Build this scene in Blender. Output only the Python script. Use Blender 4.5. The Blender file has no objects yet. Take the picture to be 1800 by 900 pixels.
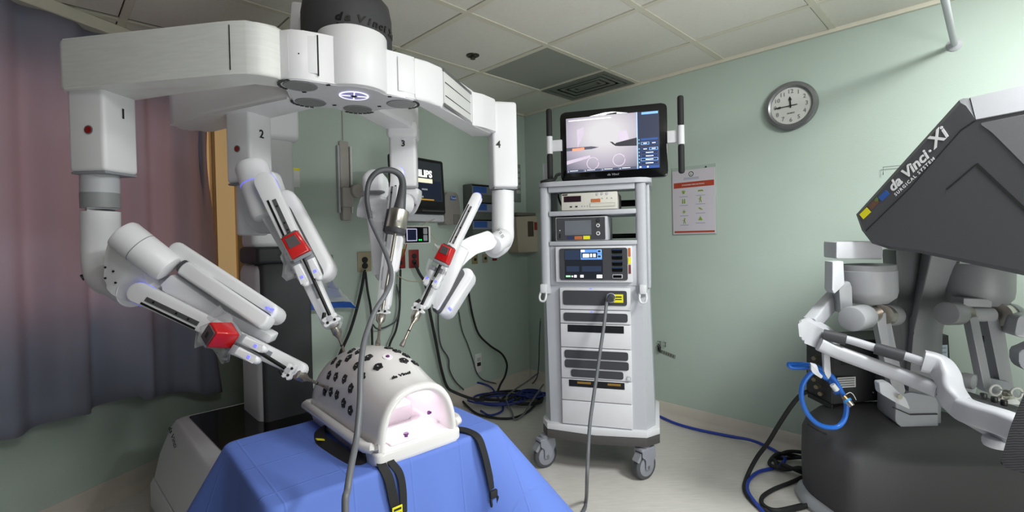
import bpy, bmesh, math, random
from mathutils import Vector, Matrix
random.seed(7)

# ---------------------------------------------------------------- camera, world, lights, exposure
scene = bpy.context.scene
COL = scene.collection
cam_data = bpy.data.cameras.new('camera')
cam_data.sensor_width = 36.0
cam_data.lens = 36.0 * 840.7 / 1800.0
cam_data.shift_y = -19.5 / 1800.0
cam_data.clip_start = 0.02
cam_data.clip_end = 60
cam = bpy.data.objects.new('camera', cam_data)
COL.objects.link(cam)
PITCH, ROLL = 0.013, -0.0219
cp, sp, cr, sr = math.cos(PITCH), math.sin(PITCH), math.cos(ROLL), math.sin(ROLL)
A3 = Matrix(((1, 0, 0), (0, -sp, -cp), (0, cp, -sp)))
B3 = Matrix(((cr, -sr, 0), (sr, cr, 0), (0, 0, 1)))
W2C = B3 @ A3                                  # rows: image right, image down, forward
R3 = Matrix((W2C[0], -W2C[1], -W2C[2])).transposed()
cam.matrix_world = Matrix.Translation((0, 0, 1.313)) @ R3.to_4x4()
scene.camera = cam

world = bpy.data.worlds.new('world')
scene.world = world
world.use_nodes = True
world.node_tree.nodes['Background'].inputs[0].default_value = (0.6, 0.65, 0.7, 1)
world.node_tree.nodes['Background'].inputs[1].default_value = 0.15

def area_light(name, loc, target, sx, sy, power, color, spread=180):
    d = bpy.data.lights.new(name, 'AREA')
    d.shape = 'RECTANGLE'; d.size = sx; d.size_y = sy
    d.energy = power; d.color = color; d.spread = math.radians(spread)
    o = bpy.data.objects.new(name, d)
    COL.objects.link(o)
    o.location = loc
    o.rotation_euler = (Vector(target) - Vector(loc)).to_track_quat('-Z', 'Y').to_euler()
    return o

area_light('ceiling_lamp', (1.75, 0.95, 2.41), (1.95, 1.35, 0.0), 0.6, 0.6, 104, (0.96, 1.0, 0.97))
area_light('ceiling_lamp', (0.6, 0.15, 2.41), (-0.05, 1.5, 0.9), 1.1, 0.6, 20, (1.0, 0.98, 0.97), 130)
area_light('fill_light', (1.7, -0.7, 1.0), (1.2, 1.5, 2.6), 1.2, 1.9, 44, (1.0, 0.98, 0.96), 125)  # unseen fill panel added behind the camera to lift ceiling and undersides

scene.view_settings.view_transform = 'Standard'
scene.view_settings.look = 'None'
scene.view_settings.exposure = -0.3
scene.view_settings.gamma = 1.0
scene.view_settings.use_curve_mapping = False

# ---------------------------------------------------------------- materials
def srgb(h):
    h = h.lstrip('#')
    if len(h) == 3: h = ''.join(c * 2 for c in h)
    v = [int(h[i:i + 2], 16) / 255 for i in (0, 2, 4)]
    return tuple((c / 12.92 if c <= 0.04045 else ((c + 0.055) / 1.055) ** 2.4) for c in v)

MATS = {}
def mat(name, color, rough=0.5, metal=0.0, emit=None, es=0.0, var=0.06, scale=30.0, bump=0.0, bscale=200.0,
        alpha=1.0, trans=0.0, coat=0.0, stretch=None):
    if name in MATS: return MATS[name]
    m = bpy.data.materials.new(name); m.use_nodes = True
    nt = m.node_tree; b = nt.nodes['Principled BSDF']
    c = srgb(color) if isinstance(color, str) else color
    b.inputs['Roughness'].default_value = rough
    b.inputs['Metallic'].default_value = metal
    if coat: b.inputs['Coat Weight'].default_value = coat
    if alpha < 1: b.inputs['Alpha'].default_value = alpha
    if trans: b.inputs['Transmission Weight'].default_value = trans
    tc = nt.nodes.new('ShaderNodeTexCoord')
    src = tc.outputs['Object']
    if stretch:
        mp = nt.nodes.new('ShaderNodeMapping'); mp.inputs['Scale'].default_value = stretch
        if len(stretch) == 3: pass
        nt.links.new(src, mp.inputs[0]); src = mp.outputs[0]
    n = nt.nodes.new('ShaderNodeTexNoise'); n.inputs['Scale'].default_value = scale; n.inputs['Detail'].default_value = 4
    nt.links.new(src, n.inputs['Vector'])
    mx = nt.nodes.new('ShaderNodeMix'); mx.data_type = 'RGBA'
    mx.inputs[6].default_value = tuple(x * (1 - var) for x in c) + (1,)
    mx.inputs[7].default_value = tuple(min(1, x * (1 + var)) for x in c) + (1,)
    nt.links.new(n.outputs['Fac'], mx.inputs[0])
    nt.links.new(mx.outputs[2], b.inputs['Base Color'])
    if emit:
        b.inputs['Emission Color'].default_value = (srgb(emit) if isinstance(emit, str) else emit) + (1,)
        b.inputs['Emission Strength'].default_value = es
    if bump:
        n2 = nt.nodes.new('ShaderNodeTexNoise'); n2.inputs['Scale'].default_value = bscale; n2.inputs['Detail'].default_value = 3
        nt.links.new(src, n2.inputs['Vector'])
        bp = nt.nodes.new('ShaderNodeBump'); bp.inputs['Strength'].default_value = bump; bp.inputs['Distance'].default_value = 0.003
        nt.links.new(n2.outputs['Fac'], bp.inputs['Height']); nt.links.new(bp.outputs[0], b.inputs['Normal'])
    MATS[name] = m
    return m

WHITE = mat('robot_white', '#e6e6ea', 0.38, var=0.03, scale=8, bump=0.05, bscale=300)
WHITE2 = mat('robot_white_matte', '#d9dadd', 0.5, var=0.03, scale=8)
SCUFF = mat('robot_white_scuffed', '#e2e4e2', 0.42, var=0.10, scale=14, stretch=(1, 1, 9))
LGREY = mat('light_grey_paint', '#b9bac0', 0.45, var=0.04)
MGREY = mat('mid_grey_paint', '#8d8f96', 0.45, var=0.05)
ALU = mat('aluminium', '#8f8f92', 0.35, 0.8, var=0.08, scale=60)
STEEL = mat('steel', '#b9b3aa', 0.28, 0.95, var=0.1, scale=90)
BROWNSTEEL = mat('cannula_steel', '#a39a90', 0.3, 0.9, var=0.15, scale=120)
DGREY = mat('dark_grey_plastic', '#3c3d42', 0.5, var=0.08, bump=0.1, bscale=500)
CHAR = mat('charcoal_fabric_plastic', '#3a3a3d', 0.65, var=0.12, scale=200, bump=0.25, bscale=700)
BLACK = mat('black_plastic', '#121214', 0.4, var=0.1)
RUBBER = mat('black_rubber', '#1b1b1d', 0.7, var=0.15, scale=80)
GLOSSBLK = mat('gloss_black', '#08080a', 0.12, var=0.05)
RED = mat('instrument_red', '#c11a1c', 0.25, var=0.08, coat=0.4)
REDBTN = mat('red_button', '#8c1512', 0.35, var=0.05)
BLUECABLE = mat('blue_cable', '#1a66c8', 0.35, var=0.06)
NAVY = mat('navy_cable', '#20307c', 0.4, var=0.08)
GREYCABLE = mat('grey_cable', '#66686d', 0.45, var=0.06)
DKCABLE = mat('dark_grey_cable', '#45474c', 0.45, var=0.06)
YELLOW = mat('yellow_label', '#e8df1e', 0.5, var=0.05)
LABELWHITE = mat('label_white', '#d6d7d6', 0.5, var=0.03)
LABELBLUE = mat('label_blue', '#2c57a4', 0.5, var=0.05)
LABELORANGE = mat('label_orange', '#b9683a', 0.5, var=0.3, scale=200)
INK = mat('black_ink', '#17181a', 0.5, var=0.05)
INKGREY = mat('grey_ink', '#77787a', 0.5, var=0.05)
LOGOWHITE = mat('logo_white', '#e4e4e6', 0.45, var=0.03)
LED = mat('blue_led', '#8f92ff', 0.4, emit='#5a5cff', es=1.3, var=0.02)
RINGLED = mat('ring_light', '#ffffff', 0.4, emit='#d0ceff', es=1.6, var=0.02)

# ---------------------------------------------------------------- mesh helpers
V = Vector
def new(): return bmesh.new()

def finish(bm, angle=38):
    me = bpy.data.meshes.new('mesh')
    bmesh.ops.recalc_face_normals(bm, faces=bm.faces)
    bm.to_mesh(me); bm.free()
    for p in me.polygons: p.use_smooth = True
    try: me.set_sharp_from_angle(angle=math.radians(angle))
    except Exception: pass
    return me

def world_loc(o):
    l = V((0, 0, 0))
    while o is not None:
        l = l + o.location + o.matrix_parent_inverse.translation; o = o.parent
    return l

def obj(name, bm, material, parent=None, M=None, angle=38, label=None, solid=None):
    me = bm if isinstance(bm, bpy.types.Mesh) else None
    if me is None:
        if M is not None: bmesh.ops.transform(bm, matrix=M, verts=bm.verts)
        me = finish(bm, angle)
    me.name = name
    mats = material if isinstance(material, (list, tuple)) else [material]
    if not me.materials:
        for m in mats: me.materials.append(m)
    o = bpy.data.objects.new(name, me)
    COL.objects.link(o)
    if parent is not None:
        o.parent = parent
        o.matrix_parent_inverse = Matrix.Translation(-world_loc(parent))
    if label: o['label'] = label
    return o

def tag(o, label, cat, group=None, kind=None):
    o['label'] = label; o['category'] = cat
    if group: o['group'] = group
    if kind: o['kind'] = kind
    return o

def thing(name, label, cat, loc=(0, 0, 0), group=None):
    o = bpy.data.objects.new(name, None); COL.objects.link(o)
    o.location = loc; o.empty_display_size = 0.05
    return tag(o, label, cat, group)

def structure(o):
    o['kind'] = 'structure'; return o

def hull(bm, verts_a, verts_b):
    """side quads between two equal rings and both caps"""
    n = len(verts_a)
    for i in range(n):
        j = (i + 1) % n
        bm.faces.new((verts_a[i], verts_a[j], verts_b[j], verts_b[i]))
    fa = bm.faces.new(list(reversed(verts_a)))
    fb = bm.faces.new(verts_b)
    return fa, fb

def prism(bm, pts, ext, bevel=0.0, seg=2):
    """polygon pts (3D) pushed along ext; both rims rounded by bevel"""
    ext = V(ext)
    a = [bm.verts.new(V(p)) for p in pts]
    b = [bm.verts.new(V(p) + ext) for p in pts]
    fa, fb = hull(bm, a, b)
    if bevel > 0:
        es = list(set(list(fa.edges) + list(fb.edges)))
        bmesh.ops.bevel(bm, geom=es, offset=bevel, offset_type='OFFSET', segments=seg, profile=0.5, affect='EDGES', clamp_overlap=True)
    return bm

def fillet(pts, r, n=4):
    """round the corners of a 3D polygon; r is one radius or one per corner"""
    out = []; N = len(pts); P = [V(p) for p in pts]
    for i in range(N):
        ri = r[i] if isinstance(r, (list, tuple)) else r
        p, a, b = P[i], P[i - 1], P[(i + 1) % N]
        if ri <= 0: out.append(p); continue
        la, lb = (a - p).length, (b - p).length
        d = min(ri, la * 0.48, lb * 0.48)
        pa = p + (a - p).normalized() * d; pb = p + (b - p).normalized() * d
        for k in range(n + 1):
            t = k / n
            out.append(pa * (1 - t) ** 2 + p * (2 * t * (1 - t)) + pb * t * t)
    return out

def obox(bm, c, ax, ay, az, sx, sy, sz, bevel=0.0, seg=2):
    c = V(c); ax = V(ax).normalized(); ay = V(ay).normalized(); az = V(az).normalized()
    q = [c + ax * (sx / 2 * i) + ay * (sy / 2 * j) - az * (sz / 2) for i, j in ((-1, -1), (1, -1), (1, 1), (-1, 1))]
    n0 = len(bm.verts)
    a = [bm.verts.new(p) for p in q]
    b = [bm.verts.new(p + az * sz) for p in q]
    fa, fb = hull(bm, a, b)
    if bevel > 0:
        es = set(fa.edges) | set(fb.edges)
        for v in a: es |= set(v.link_edges)
        bmesh.ops.bevel(bm, geom=list(es), offset=bevel, offset_type='OFFSET', segments=seg, profile=0.5, affect='EDGES', clamp_overlap=True)
    return bm

def box(bm, x0, x1, y0, y1, z0, z1, bevel=0.0, seg=2):
    return obox(bm, ((x0 + x1) / 2, (y0 + y1) / 2, (z0 + z1) / 2), (1, 0, 0), (0, 1, 0), (0, 0, 1), abs(x1 - x0), abs(y1 - y0), abs(z1 - z0), bevel, seg)

def basis(axis, hint=(0, 0, 1)):
    a = V(axis).normalized(); h = V(hint)
    if abs(a.dot(h.normalized())) > 0.98: h = V((1, 0, 0))
    s = a.cross(h).normalized(); t = s.cross(a).normalized()
    return a, s, t

def lathe(bm, base, axis, prof, n=28):
    """profile [(radius, height along axis)], closed at both ends"""
    a, s, t = basis(axis); base = V(base); rings = []
    for r, h in prof:
        if r <= 1e-5:
            rings.append([bm.verts.new(base + a * h)])
        else:
            rings.append([bm.verts.new(base + a * h + (s * math.cos(2 * math.pi * k / n) + t * math.sin(2 * math.pi * k / n)) * r) for k in range(n)])
    for A, B in zip(rings, rings[1:]):
        for k in range(n):
            j = (k + 1) % n
            if len(A) == 1 and len(B) == 1: continue
            if len(A) == 1: bm.faces.new((A[0], B[k], B[j]))
            elif len(B) == 1: bm.faces.new((A[k], A[j], B[0]))
            else: bm.faces.new((A[k], A[j], B[j], B[k]))
    if len(rings[0]) > 1: bm.faces.new(rings[0])
    if len(rings[-1]) > 1: bm.faces.new(list(reversed(rings[-1])))
    return bm

def cyl(bm, p0, p1, r0, r1=None, bev=0.0, n=24):
    p0, p1 = V(p0), V(p1); L = (p1 - p0).length
    if r1 is None: r1 = r0
    if bev > 0:
        k = 0.3 * bev
        pr = [(r0 - bev, 0), (r0 - k, k), (r0, bev), (r1, L - bev), (r1 - k, L - k), (r1 - bev, L)]
    else: pr = [(r0, 0), (r1, L)]
    return lathe(bm, p0, p1 - p0, pr, n)

def catmull(pts, sub=8):
    P = [V(p) for p in pts]
    if len(P) < 3: return P
    P = [P[0] * 2 - P[1]] + P + [P[-1] * 2 - P[-2]]
    out = []
    for i in range(1, len(P) - 2):
        a, b, c, d = P[i - 1], P[i], P[i + 1], P[i + 2]
        for k in range(sub):
            t = k / sub
            out.append(0.5 * ((2 * b) + (c - a) * t + (2 * a - 5 * b + 4 * c - d) * t * t + (3 * b - a - 3 * c + d) * t ** 3))
    out.append(P[-2]); return out

def tube(bm, pts, r, n=10, sub=8, smooth=True, closed=False, flat=1.0):
    """round tube through pts; r is a radius or one per control point"""
    m = len(pts)
    path = catmull(pts, sub) if smooth else [V(p) for p in pts]
    N = len(path)
    def rad(i):
        if not isinstance(r, (list, tuple)): return r
        u = i / (N - 1) * (m - 1); k = min(int(u), m - 2); f = u - k
        return r[k] * (1 - f) + r[k + 1] * f
    prev = None; rings = []
    for i in range(N):
        d = (path[min(i + 1, N - 1)] - path[max(i - 1, 0)])
        if d.length < 1e-9: d = V((0, 0, 1))
        d.normalize()
        if prev is None: a, s, t = basis(d)
        else:
            s = (prev - d * prev.dot(d))
            s = s.normalized() if s.length > 1e-6 else basis(d)[1]
            t = d.cross(s).normalized()
        prev = s
        rr = rad(i)
        rings.append([bm.verts.new(path[i] + (s * math.cos(2 * math.pi * k / n) + t * (math.sin(2 * math.pi * k / n) * flat)) * rr) for k in range(n)])
    for A, B in zip(rings, rings[1:]):
        for k in range(n):
            j = (k + 1) % n
            bm.faces.new((A[k], A[j], B[j], B[k]))
    bm.faces.new(rings[0]); bm.faces.new(list(reversed(rings[-1])))
    return bm

def stadium(p0, p1, w0, w1, nrm, n=8, sq=1.0):
    """outline of a bar from p0 to p1 with half widths w0, w1 and rounded ends, lying in the plane with normal nrm"""
    p0, p1 = V(p0), V(p1); a = (p1 - p0).normalized(); nr = V(nrm); nr = (nr - a * nr.dot(a)).normalized()
    s = a.cross(nr).normalized(); pts = []
    for k in range(n + 1):
        th = -math.pi / 2 + math.pi * k / n
        pts.append(p1 + a * (math.cos(th) * w1 * sq) + s * (math.sin(th) * w1))
    for k in range(n + 1):
        th = math.pi / 2 + math.pi * k / n
        pts.append(p0 + a * (math.cos(th) * w0 * sq) + s * (math.sin(th) * w0))
    return pts, a, s, nr

def bar(bm, p0, p1, w0, w1, nrm, thick, bevel=0.004, sq=1.0, seg=2):
    """a flat bar whose front face lies on p0-p1, thick behind it"""
    pts, a, s, nr = stadium(p0, p1, w0, w1, nrm, sq=sq)
    prism(bm, pts, -nr * thick, bevel, seg)
    return bm

def strip(bm, p0, p1, w, nrm, thick, t0=0.0, t1=1.0, off=0.0, lift=0.0):
    """rectangular strip along p0-p1 between fractions t0 and t1, shifted sideways by off"""
    p0, p1 = V(p0), V(p1); a = (p1 - p0); A = a.normalized(); nr = V(nrm); nr = (nr - A * nr.dot(A)).normalized(); s = A.cross(nr).normalized()
    q0 = p0 + a * t0 + s * off + nr * lift; q1 = p0 + a * t1 + s * off + nr * lift
    obox(bm, (q0 + q1) / 2 - nr * (thick / 2), A, s, nr, (q1 - q0).length, w, thick)
    return bm

def disc(bm, c, nrm, r, thick=0.003, n=24):
    nr = V(nrm).normalized()
    return lathe(bm, V(c) - nr * thick * 0.5, nr, [(r, 0), (r, thick)], n)

def quadpanel(bm, c, xd, zd, w, h, thick=0.0015, bevel=0):
    xd = V(xd).normalized(); zd = V(zd).normalized(); nr = xd.cross(zd)
    return obox(bm, c, xd, zd, nr, w, h, thick, bevel)

def text_mesh(s, origin, xd, yd, size, bold=0.0, shear=0.0, sx=1.0, align='LEFT', spacing=1.0, extrude=0.0008):
    cu = bpy.data.curves.new('lettering', 'FONT')
    cu.body = s; cu.size = size; cu.shear = shear; cu.align_x = align
    cu.extrude = extrude; cu.space_character = spacing; cu.resolution_u = 3
    cu.offset = bold
    to = bpy.data.objects.new('lettering', cu); COL.objects.link(to)
    dg = bpy.context.evaluated_depsgraph_get(); dg.update()
    me = bpy.data.meshes.new_from_object(to.evaluated_get(dg))
    bpy.data.objects.remove(to); bpy.data.curves.remove(cu)
    me.materials.clear()
    xd = V(xd).normalized(); yd = V(yd); yd = (yd - xd * yd.dot(xd)).normalized(); nr = xd.cross(yd)
    M = Matrix((xd * sx, yd, nr)).transposed().to_4x4(); M.translation = V(origin)
    me.transform(M)
    return me

def lettering(s, origin, xd, yd, size, material, parent, name='lettering', **k):
    return obj(name, text_mesh(s, origin, xd, yd, size, **k), material, parent)

# ---------------------------------------------------------------- the room
U = V((0.7044, -0.7098, 0)); VV = V((0.7098, 0.7044, 0))         # along the right wall / along the back wall
CORNER = V((0.1365, 4.3933, 0)); HC = 2.446                      # far corner and ceiling height
LW0 = V((-2.1918, 2.1902, 0)); LD = V((0.2857, 0.9583, 0)); LN = V((0.9583, -0.2857, 0))   # left wall line, direction and inward normal
ZUP = V((0, 0, 1))

wallpaint = mat('green_wall_paint', '#b4c2b9', 0.55, var=0.04, scale=3, bump=0.25, bscale=160)
floormat = mat('vinyl_floor', '#cfcbc6', 0.35, var=0.16, scale=5, stretch=(2.2, 14, 1), bump=0.03, bscale=60)
basemat = mat('vinyl_baseboard', '#c8c0b6', 0.5, var=0.05)
tilemat = mat('ceiling_tile', '#e4e1d8', 0.85, var=0.05, scale=60, bump=0.5, bscale=260)
gridmat = mat('ceiling_grid_metal', '#dbd6c6', 0.5, var=0.05)
darkgap = mat('plenum_dark', '#2a2825', 0.9)
tanmat = mat('tan_blind', '#d9bd90', 0.6, emit='#e6c088', es=0.40, var=0.06, scale=3, stretch=(40, 40, 1))
greypanel = mat('grey_ceiling_panel', '#9a9d94', 0.7, var=0.05, scale=80)

def slab_wall(name, p0, p1, inward, z0, z1, m, t=0.08):
    bm = new(); p0 = V(p0); p1 = V(p1); out = -V(inward) * t
    prism(bm, [p0 + ZUP * z0, p1 + ZUP * z0, p1 + ZUP * z1, p0 + ZUP * z1], out)
    return structure(obj(name, bm, m))

R_END = CORNER + U * 6.4
BACK_END = CORNER - VV * 2.30
LEFT_A = LW0 - LD * 4.2; LEFT_B = LW0 + LD * 1.62
slab_wall('wall_right', CORNER, R_END, -VV, 0, HC + 0.05, wallpaint)
slab_wall('wall_back', BACK_END, CORNER, U, 0, HC + 0.05, wallpaint)
slab_wall('wall_recess', LEFT_B, BACK_END - U * 0.085, V((0.3, -1, 0)).normalized(), 0, HC + 0.05, wallpaint)
slab_wall('wall_front', LEFT_A, R_END, V((0, 1, 0)), 0, HC + 0.05, wallpaint)

# left wall with its window opening
WT0, WT1, WZ0, WZ1 = -2.2, 1.22, 0.98, 2.16
bm = new()
for t0, t1, z0, z1 in ((-4.2, 1.62, 0, WZ0), (-4.2, 1.62, WZ1, HC + 0.05), (-4.2, WT0, WZ0, WZ1), (WT1, 1.62, WZ0, WZ1)):
    a = LW0 + LD * t0; b = LW0 + LD * t1
    prism(bm, [a + ZUP * z0, b + ZUP * z0, b + ZUP * z1, a + ZUP * z1], -LN * 0.1)
wl = structure(obj('wall_left', bm, wallpaint))
win = bpy.data.objects.new('window_1', None); COL.objects.link(win); win.location = LW0 + LD * ((WT0 + WT1) / 2) - LN * 0.1 + ZUP * WZ0
structure(win)
bm = new(); a = LW0 + LD * WT0 - LN * 0.07; b = LW0 + LD * WT1 - LN * 0.07
prism(bm, [a + ZUP * WZ0, b + ZUP * WZ0, b + ZUP * WZ1, a + ZUP * WZ1], -LN * 0.01)
obj('blind', bm, tanmat, win)
bm = new(); a = LW0 + LD * (WT0 + .05) - LN * 0.052; b = LW0 + LD * 0.68 - LN * 0.052
prism(bm, [a + ZUP * (WZ0 + .05), b + ZUP * (WZ0 + .05), b + ZUP * (WZ1 - .05), a + ZUP * (WZ1 - .05)], -LN * 0.006)
obj('pane', bm, mat('daylit_pane', '#e8ecf0', 0.3, emit='#ffdcd4', es=1.15), win)
frm = mat('window_frame_tan', '#dcc094', 0.5, var=0.05)
for t0, t1, z0, z1 in ((WT0, WT1, WZ0, WZ0 + 0.05), (WT0, WT1, WZ1 - 0.05, WZ1), (WT0, WT0 + 0.05, WZ0, WZ1), (0.98, 0.995, WZ0, WZ1), (1.005, 1.012, WZ0, WZ1), (WT1 - 0.05, WT1, WZ0, WZ1)):
    bm = new(); a = LW0 + LD * t0 - LN * 0.05; b = LW0 + LD * t1 - LN * 0.05
    prism(bm, [a + ZUP * z0, b + ZUP * z0, b + ZUP * z1, a + ZUP * z1], -LN * 0.02, 0.002, 1)
    obj('window_frame', bm, frm, win)

# floor and ceiling
FLOORPOLY = [LEFT_A, R_END, CORNER, BACK_END, LEFT_B]
bm = new(); prism(bm, [V((p.x, p.y, -0.05)) for p in (LEFT_A - V((.1, .1, 0)), R_END + V((.1, -.1, 0)), CORNER + V((0, .15, 0)), LEFT_B + V((-.1, .25, 0)))], (0, 0, 0.05))
structure(obj('floor', bm, floormat))
bm = new(); prism(bm, [V((p.x, p.y, HC + 0.03)) for p in (LEFT_A - V((.1, .1, 0)), R_END + V((.1, -.1, 0)), CORNER + V((0, .15, 0)), LEFT_B + V((-.1, .25, 0)))], (0, 0, 0.05))
ceil = structure(obj('ceiling', bm, darkgap))

def clip(poly, p, n):
    out = []
    for i in range(len(poly)):
        a, b = poly[i], poly[(i + 1) % len(poly)]
        da, db = (a - p).dot(n), (b - p).dot(n)
        if da >= 0: out.append(a)
        if (da >= 0) != (db >= 0): out.append(a + (b - a) * (da / (da - db)))
    return out
CLIPS = [(CORNER, -VV), (CORNER, U), (LW0, LN), (V((0, 0.55, 0)), V((0, 1, 0)))]
CLIPS2 = [(CORNER, -VV), (LW0, LN), (V((0, 0.55, 0)), V((0, 1, 0)))]
GO = V((0.2309, 2.832, 0)); T = 0.61
def clipped(poly, clips=None):
    for p, n in (clips or CLIPS): poly = clip(poly, p, n) if len(poly) > 2 else poly
    return poly
def area(poly): return abs(sum((poly[i].x * poly[(i + 1) % len(poly)].y - poly[(i + 1) % len(poly)].x * poly[i].y) for i in range(len(poly)))) / 2
special_unused = {(-1, 0): 'panel', (-1, 1): 'vent'}
G = 0.0165
for i in range(-6, 6):
    for j in range(-6, 3):
        q = [GO + U * (T * (i + a)) + VV * (T * (j + b)) for a, b in ((0, 0), (1, 0), (1, 1), (0, 1))]
        cpt = sum(q, V()) / 4
        w = [c + (cpt - c) * (2 * 0.019 / T) for c in q]
        beyond = (cpt - CORNER).dot(U) < 0
        if beyond and (cpt - CORNER).dot(VV) > -2.3: continue
        poly = clipped(w, CLIPS2 if beyond else CLIPS)
        if len(poly) < 3 or area(poly) < 0.012: continue
        if (i, j) == (-1, 1): continue
        bm = new()
        zt = HC + (0.0 if (i, j) != (-1, 0) else 0.003)
        prism(bm, [V((p.x, p.y, zt)) for p in poly], (0, 0, 0.015), 0.002, 1)
        t = obj('ceiling_tile', bm, greypanel if (i, j) == (-1, 0) else tilemat, ceil)
        if (i, j) == (-1, 0): t['label'] = 'dark grey ceiling panel among the pale tiles'
for d, e, rng in ((U, VV, range(-6, 4)), (VV, U, range(-6, 7))):
    for k in rng:
        a = GO + e * (T * k) - d * 4.5; b = GO + e * (T * k) + d * 5
        o_ = e * 0.0025
        for cl in ([(CORNER, -VV), (CORNER, U), (LW0, LN), CLIPS[3]], [(CORNER, -VV), (CORNER, -U), (LW0, LN), (CORNER - VV * 2.3, -VV)]):
            poly = clipped([a - e * G + o_, b - e * G + o_, b + e * G + o_, a + e * G + o_], cl)
            if len(poly) < 3 or area(poly) < 0.003: continue
            bm = new(); prism(bm, [V((p.x, p.y, HC - (0.003 if d is U else 0.0038))) for p in poly], (0, 0, 0.012))
            obj('ceiling_grid_bar', bm, gridmat, ceil)
def wall_trim(name, p0, p1, inward, z0, z1, d, m, bev=0.004):
    bm = new(); p0, p1 = V(p0), V(p1)
    prism(bm, [p0 + ZUP * z0, p1 + ZUP * z0, p1 + ZUP * z1, p0 + ZUP * z1], V(inward) * d, bev, 2)
    return structure(obj(name, bm, m))
wall_trim('trim_1', CORNER + U * 0.02, CORNER + U * 5.5, -VV, HC - 0.022, HC + 0.004, 0.02, gridmat, 0.002)
wall_trim('trim_2', BACK_END + VV * 0.05, CORNER - VV * 0.02, U, HC - 0.022, HC + 0.004, 0.02, gridmat, 0.002)
wall_trim('trim_3', LW0 - LD * 2.5, LEFT_B, LN, HC - 0.03, HC + 0.004, 0.03, gridmat, 0.002)

def baseboard(name, p0, p1, inward):
    bm = new(); p0, p1 = V(p0), V(p1); d = V(inward); prof = [(0, 0), (0.055, 0), (0.05, 0.004), (0.022, 0.018), (0.009, 0.045), (0.006, 0.106), (0.003, 0.11), (0, 0.11)]
    A = [bm.verts.new(p0 + d * x + ZUP * z) for x, z in prof]; B = [bm.verts.new(p1 + d * x + ZUP * z) for x, z in prof]
    hull(bm, A, B)
    return structure(obj(name, bm, basemat))
baseboard('baseboard_right', CORNER + U * 0.0, CORNER + U * 5.6, -VV)
baseboard('baseboard_back', BACK_END, CORNER, U)
baseboard('baseboard_left', LEFT_A, LEFT_B, LN)

# ceiling air diffuser: frame and stepped louvre rings
q0 = GO - U * (T * 0.5) + VV * (T * 1.0 + 0.20); q0.z = HC
vent = thing('ceiling_vent', 'square grey air diffuser with stepped louvres set in the ceiling', 'vent', (q0.x, q0.y, HC))
ventm = mat('vent_metal', '#757970', 0.5, var=0.08)
def ring(bm, c, hs_u, hs_v, w, z0, z1):
    for s in (-1, 1):
        obox(bm, c + VV * (s * (hs_v - w / 2)) + ZUP * ((z0 + z1) / 2 - c.z), U, VV, ZUP, hs_u * 2, w, z1 - z0)
        obox(bm, c + U * (s * (hs_u - w / 2)) + ZUP * ((z0 + z1) / 2 - c.z), U, VV, ZUP, w, (hs_v - w) * 2, z1 - z0)
bm = new(); ring(bm, q0, 0.29, 0.195, 0.035, HC - 0.006, HC + 0.01); obj('vent_frame', bm, ventm, vent)
for k in range(4):
    h = 0.235 - k * 0.05; bm = new()
    ring(bm, q0, h, max(h - 0.085, 0.02), 0.022, HC - 0.004 + 0.002 * k, HC + 0.004 + 0.002 * k)
    obj('louvre', bm, ventm, vent)
bm = new(); obox(bm, q0 + ZUP * 0.022, U, VV, ZUP, 0.57, 0.38, 0.006); obj('duct_throat', bm, BLACK, vent)

# fire sprinkler in the tile left of the grey panel
spr = V((-0.2157, 2.9551, 2.4460))
s = thing('sprinkler', 'small round metal fire sprinkler in a ceiling tile', 'sprinkler', spr)
spm = mat('sprinkler_metal', '#55514a', 0.35, 0.8)
bm = new(); lathe(bm, spr, (0, 0, -1), [(0.042, -0.002), (0.04, 0.004), (0.03, 0.008), (0.022, 0.004)], 24); obj('escutcheon', bm, spm, s)
bm = new(); cyl(bm, spr, spr - ZUP * 0.02, 0.009, n=12); cyl(bm, spr - ZUP * 0.02, spr - ZUP * 0.024, 0.016, n=14); obj('deflector', bm, spm, s)

# curtain rail at the top right, fixed square to the right wall
rp = V((2.175, 2.34, 2.208))
rail = thing('curtain_rail', 'bare white metal rail reaching from the right wall up near ceiling', 'rail', rp)
bm = new(); cyl(bm, rp, rp - VV * 1.6, 0.013, n=14); obj('rail_tube', bm, LGREY, rail)
bm = new(); lathe(bm, rp, -VV, [(0.03, 0), (0.03, 0.006), (0.018, 0.016), (0.014, 0.02)], 20); obj('wall_flange', bm, LGREY, rail)


# ---------------------------------------------------------------- curtain on the left wall
curtm = bpy.data.materials.new('curtain_cloth'); curtm.use_nodes = True
nt = curtm.node_tree; pb = nt.nodes['Principled BSDF']; outn = nt.nodes['Material Output']
pb.inputs['Base Color'].default_value = srgb('#99a3bb') + (1,); pb.inputs['Roughness'].default_value = 0.9
tr = nt.nodes.new('ShaderNodeBsdfTranslucent'); tr.inputs[0].default_value = srgb('#eedad8') + (1,)
ms = nt.nodes.new('ShaderNodeMixShader'); ms.inputs[0].default_value = 0.40
nt.links.new(pb.outputs[0], ms.inputs[1]); nt.links.new(tr.outputs[0], ms.inputs[2]); nt.links.new(ms.outputs[0], outn.inputs[0])
wv = nt.nodes.new('ShaderNodeTexNoise'); wv.inputs['Scale'].default_value = 400
tcn = nt.nodes.new('ShaderNodeTexCoord'); mpn = nt.nodes.new('ShaderNodeMapping'); mpn.inputs['Scale'].default_value = (1, 1, 0.2)
bpn = nt.nodes.new('ShaderNodeBump'); bpn.inputs['Strength'].default_value = 0.3; bpn.inputs['Distance'].default_value = 0.002
nt.links.new(tcn.outputs['Object'], mpn.inputs[0]); nt.links.new(mpn.outputs[0], wv.inputs['Vector']); nt.links.new(wv.outputs['Fac'], bpn.inputs['Height']); nt.links.new(bpn.outputs[0], pb.inputs['Normal'])
bm = new(); NT, NZ = 420, 26; rows = []
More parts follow.
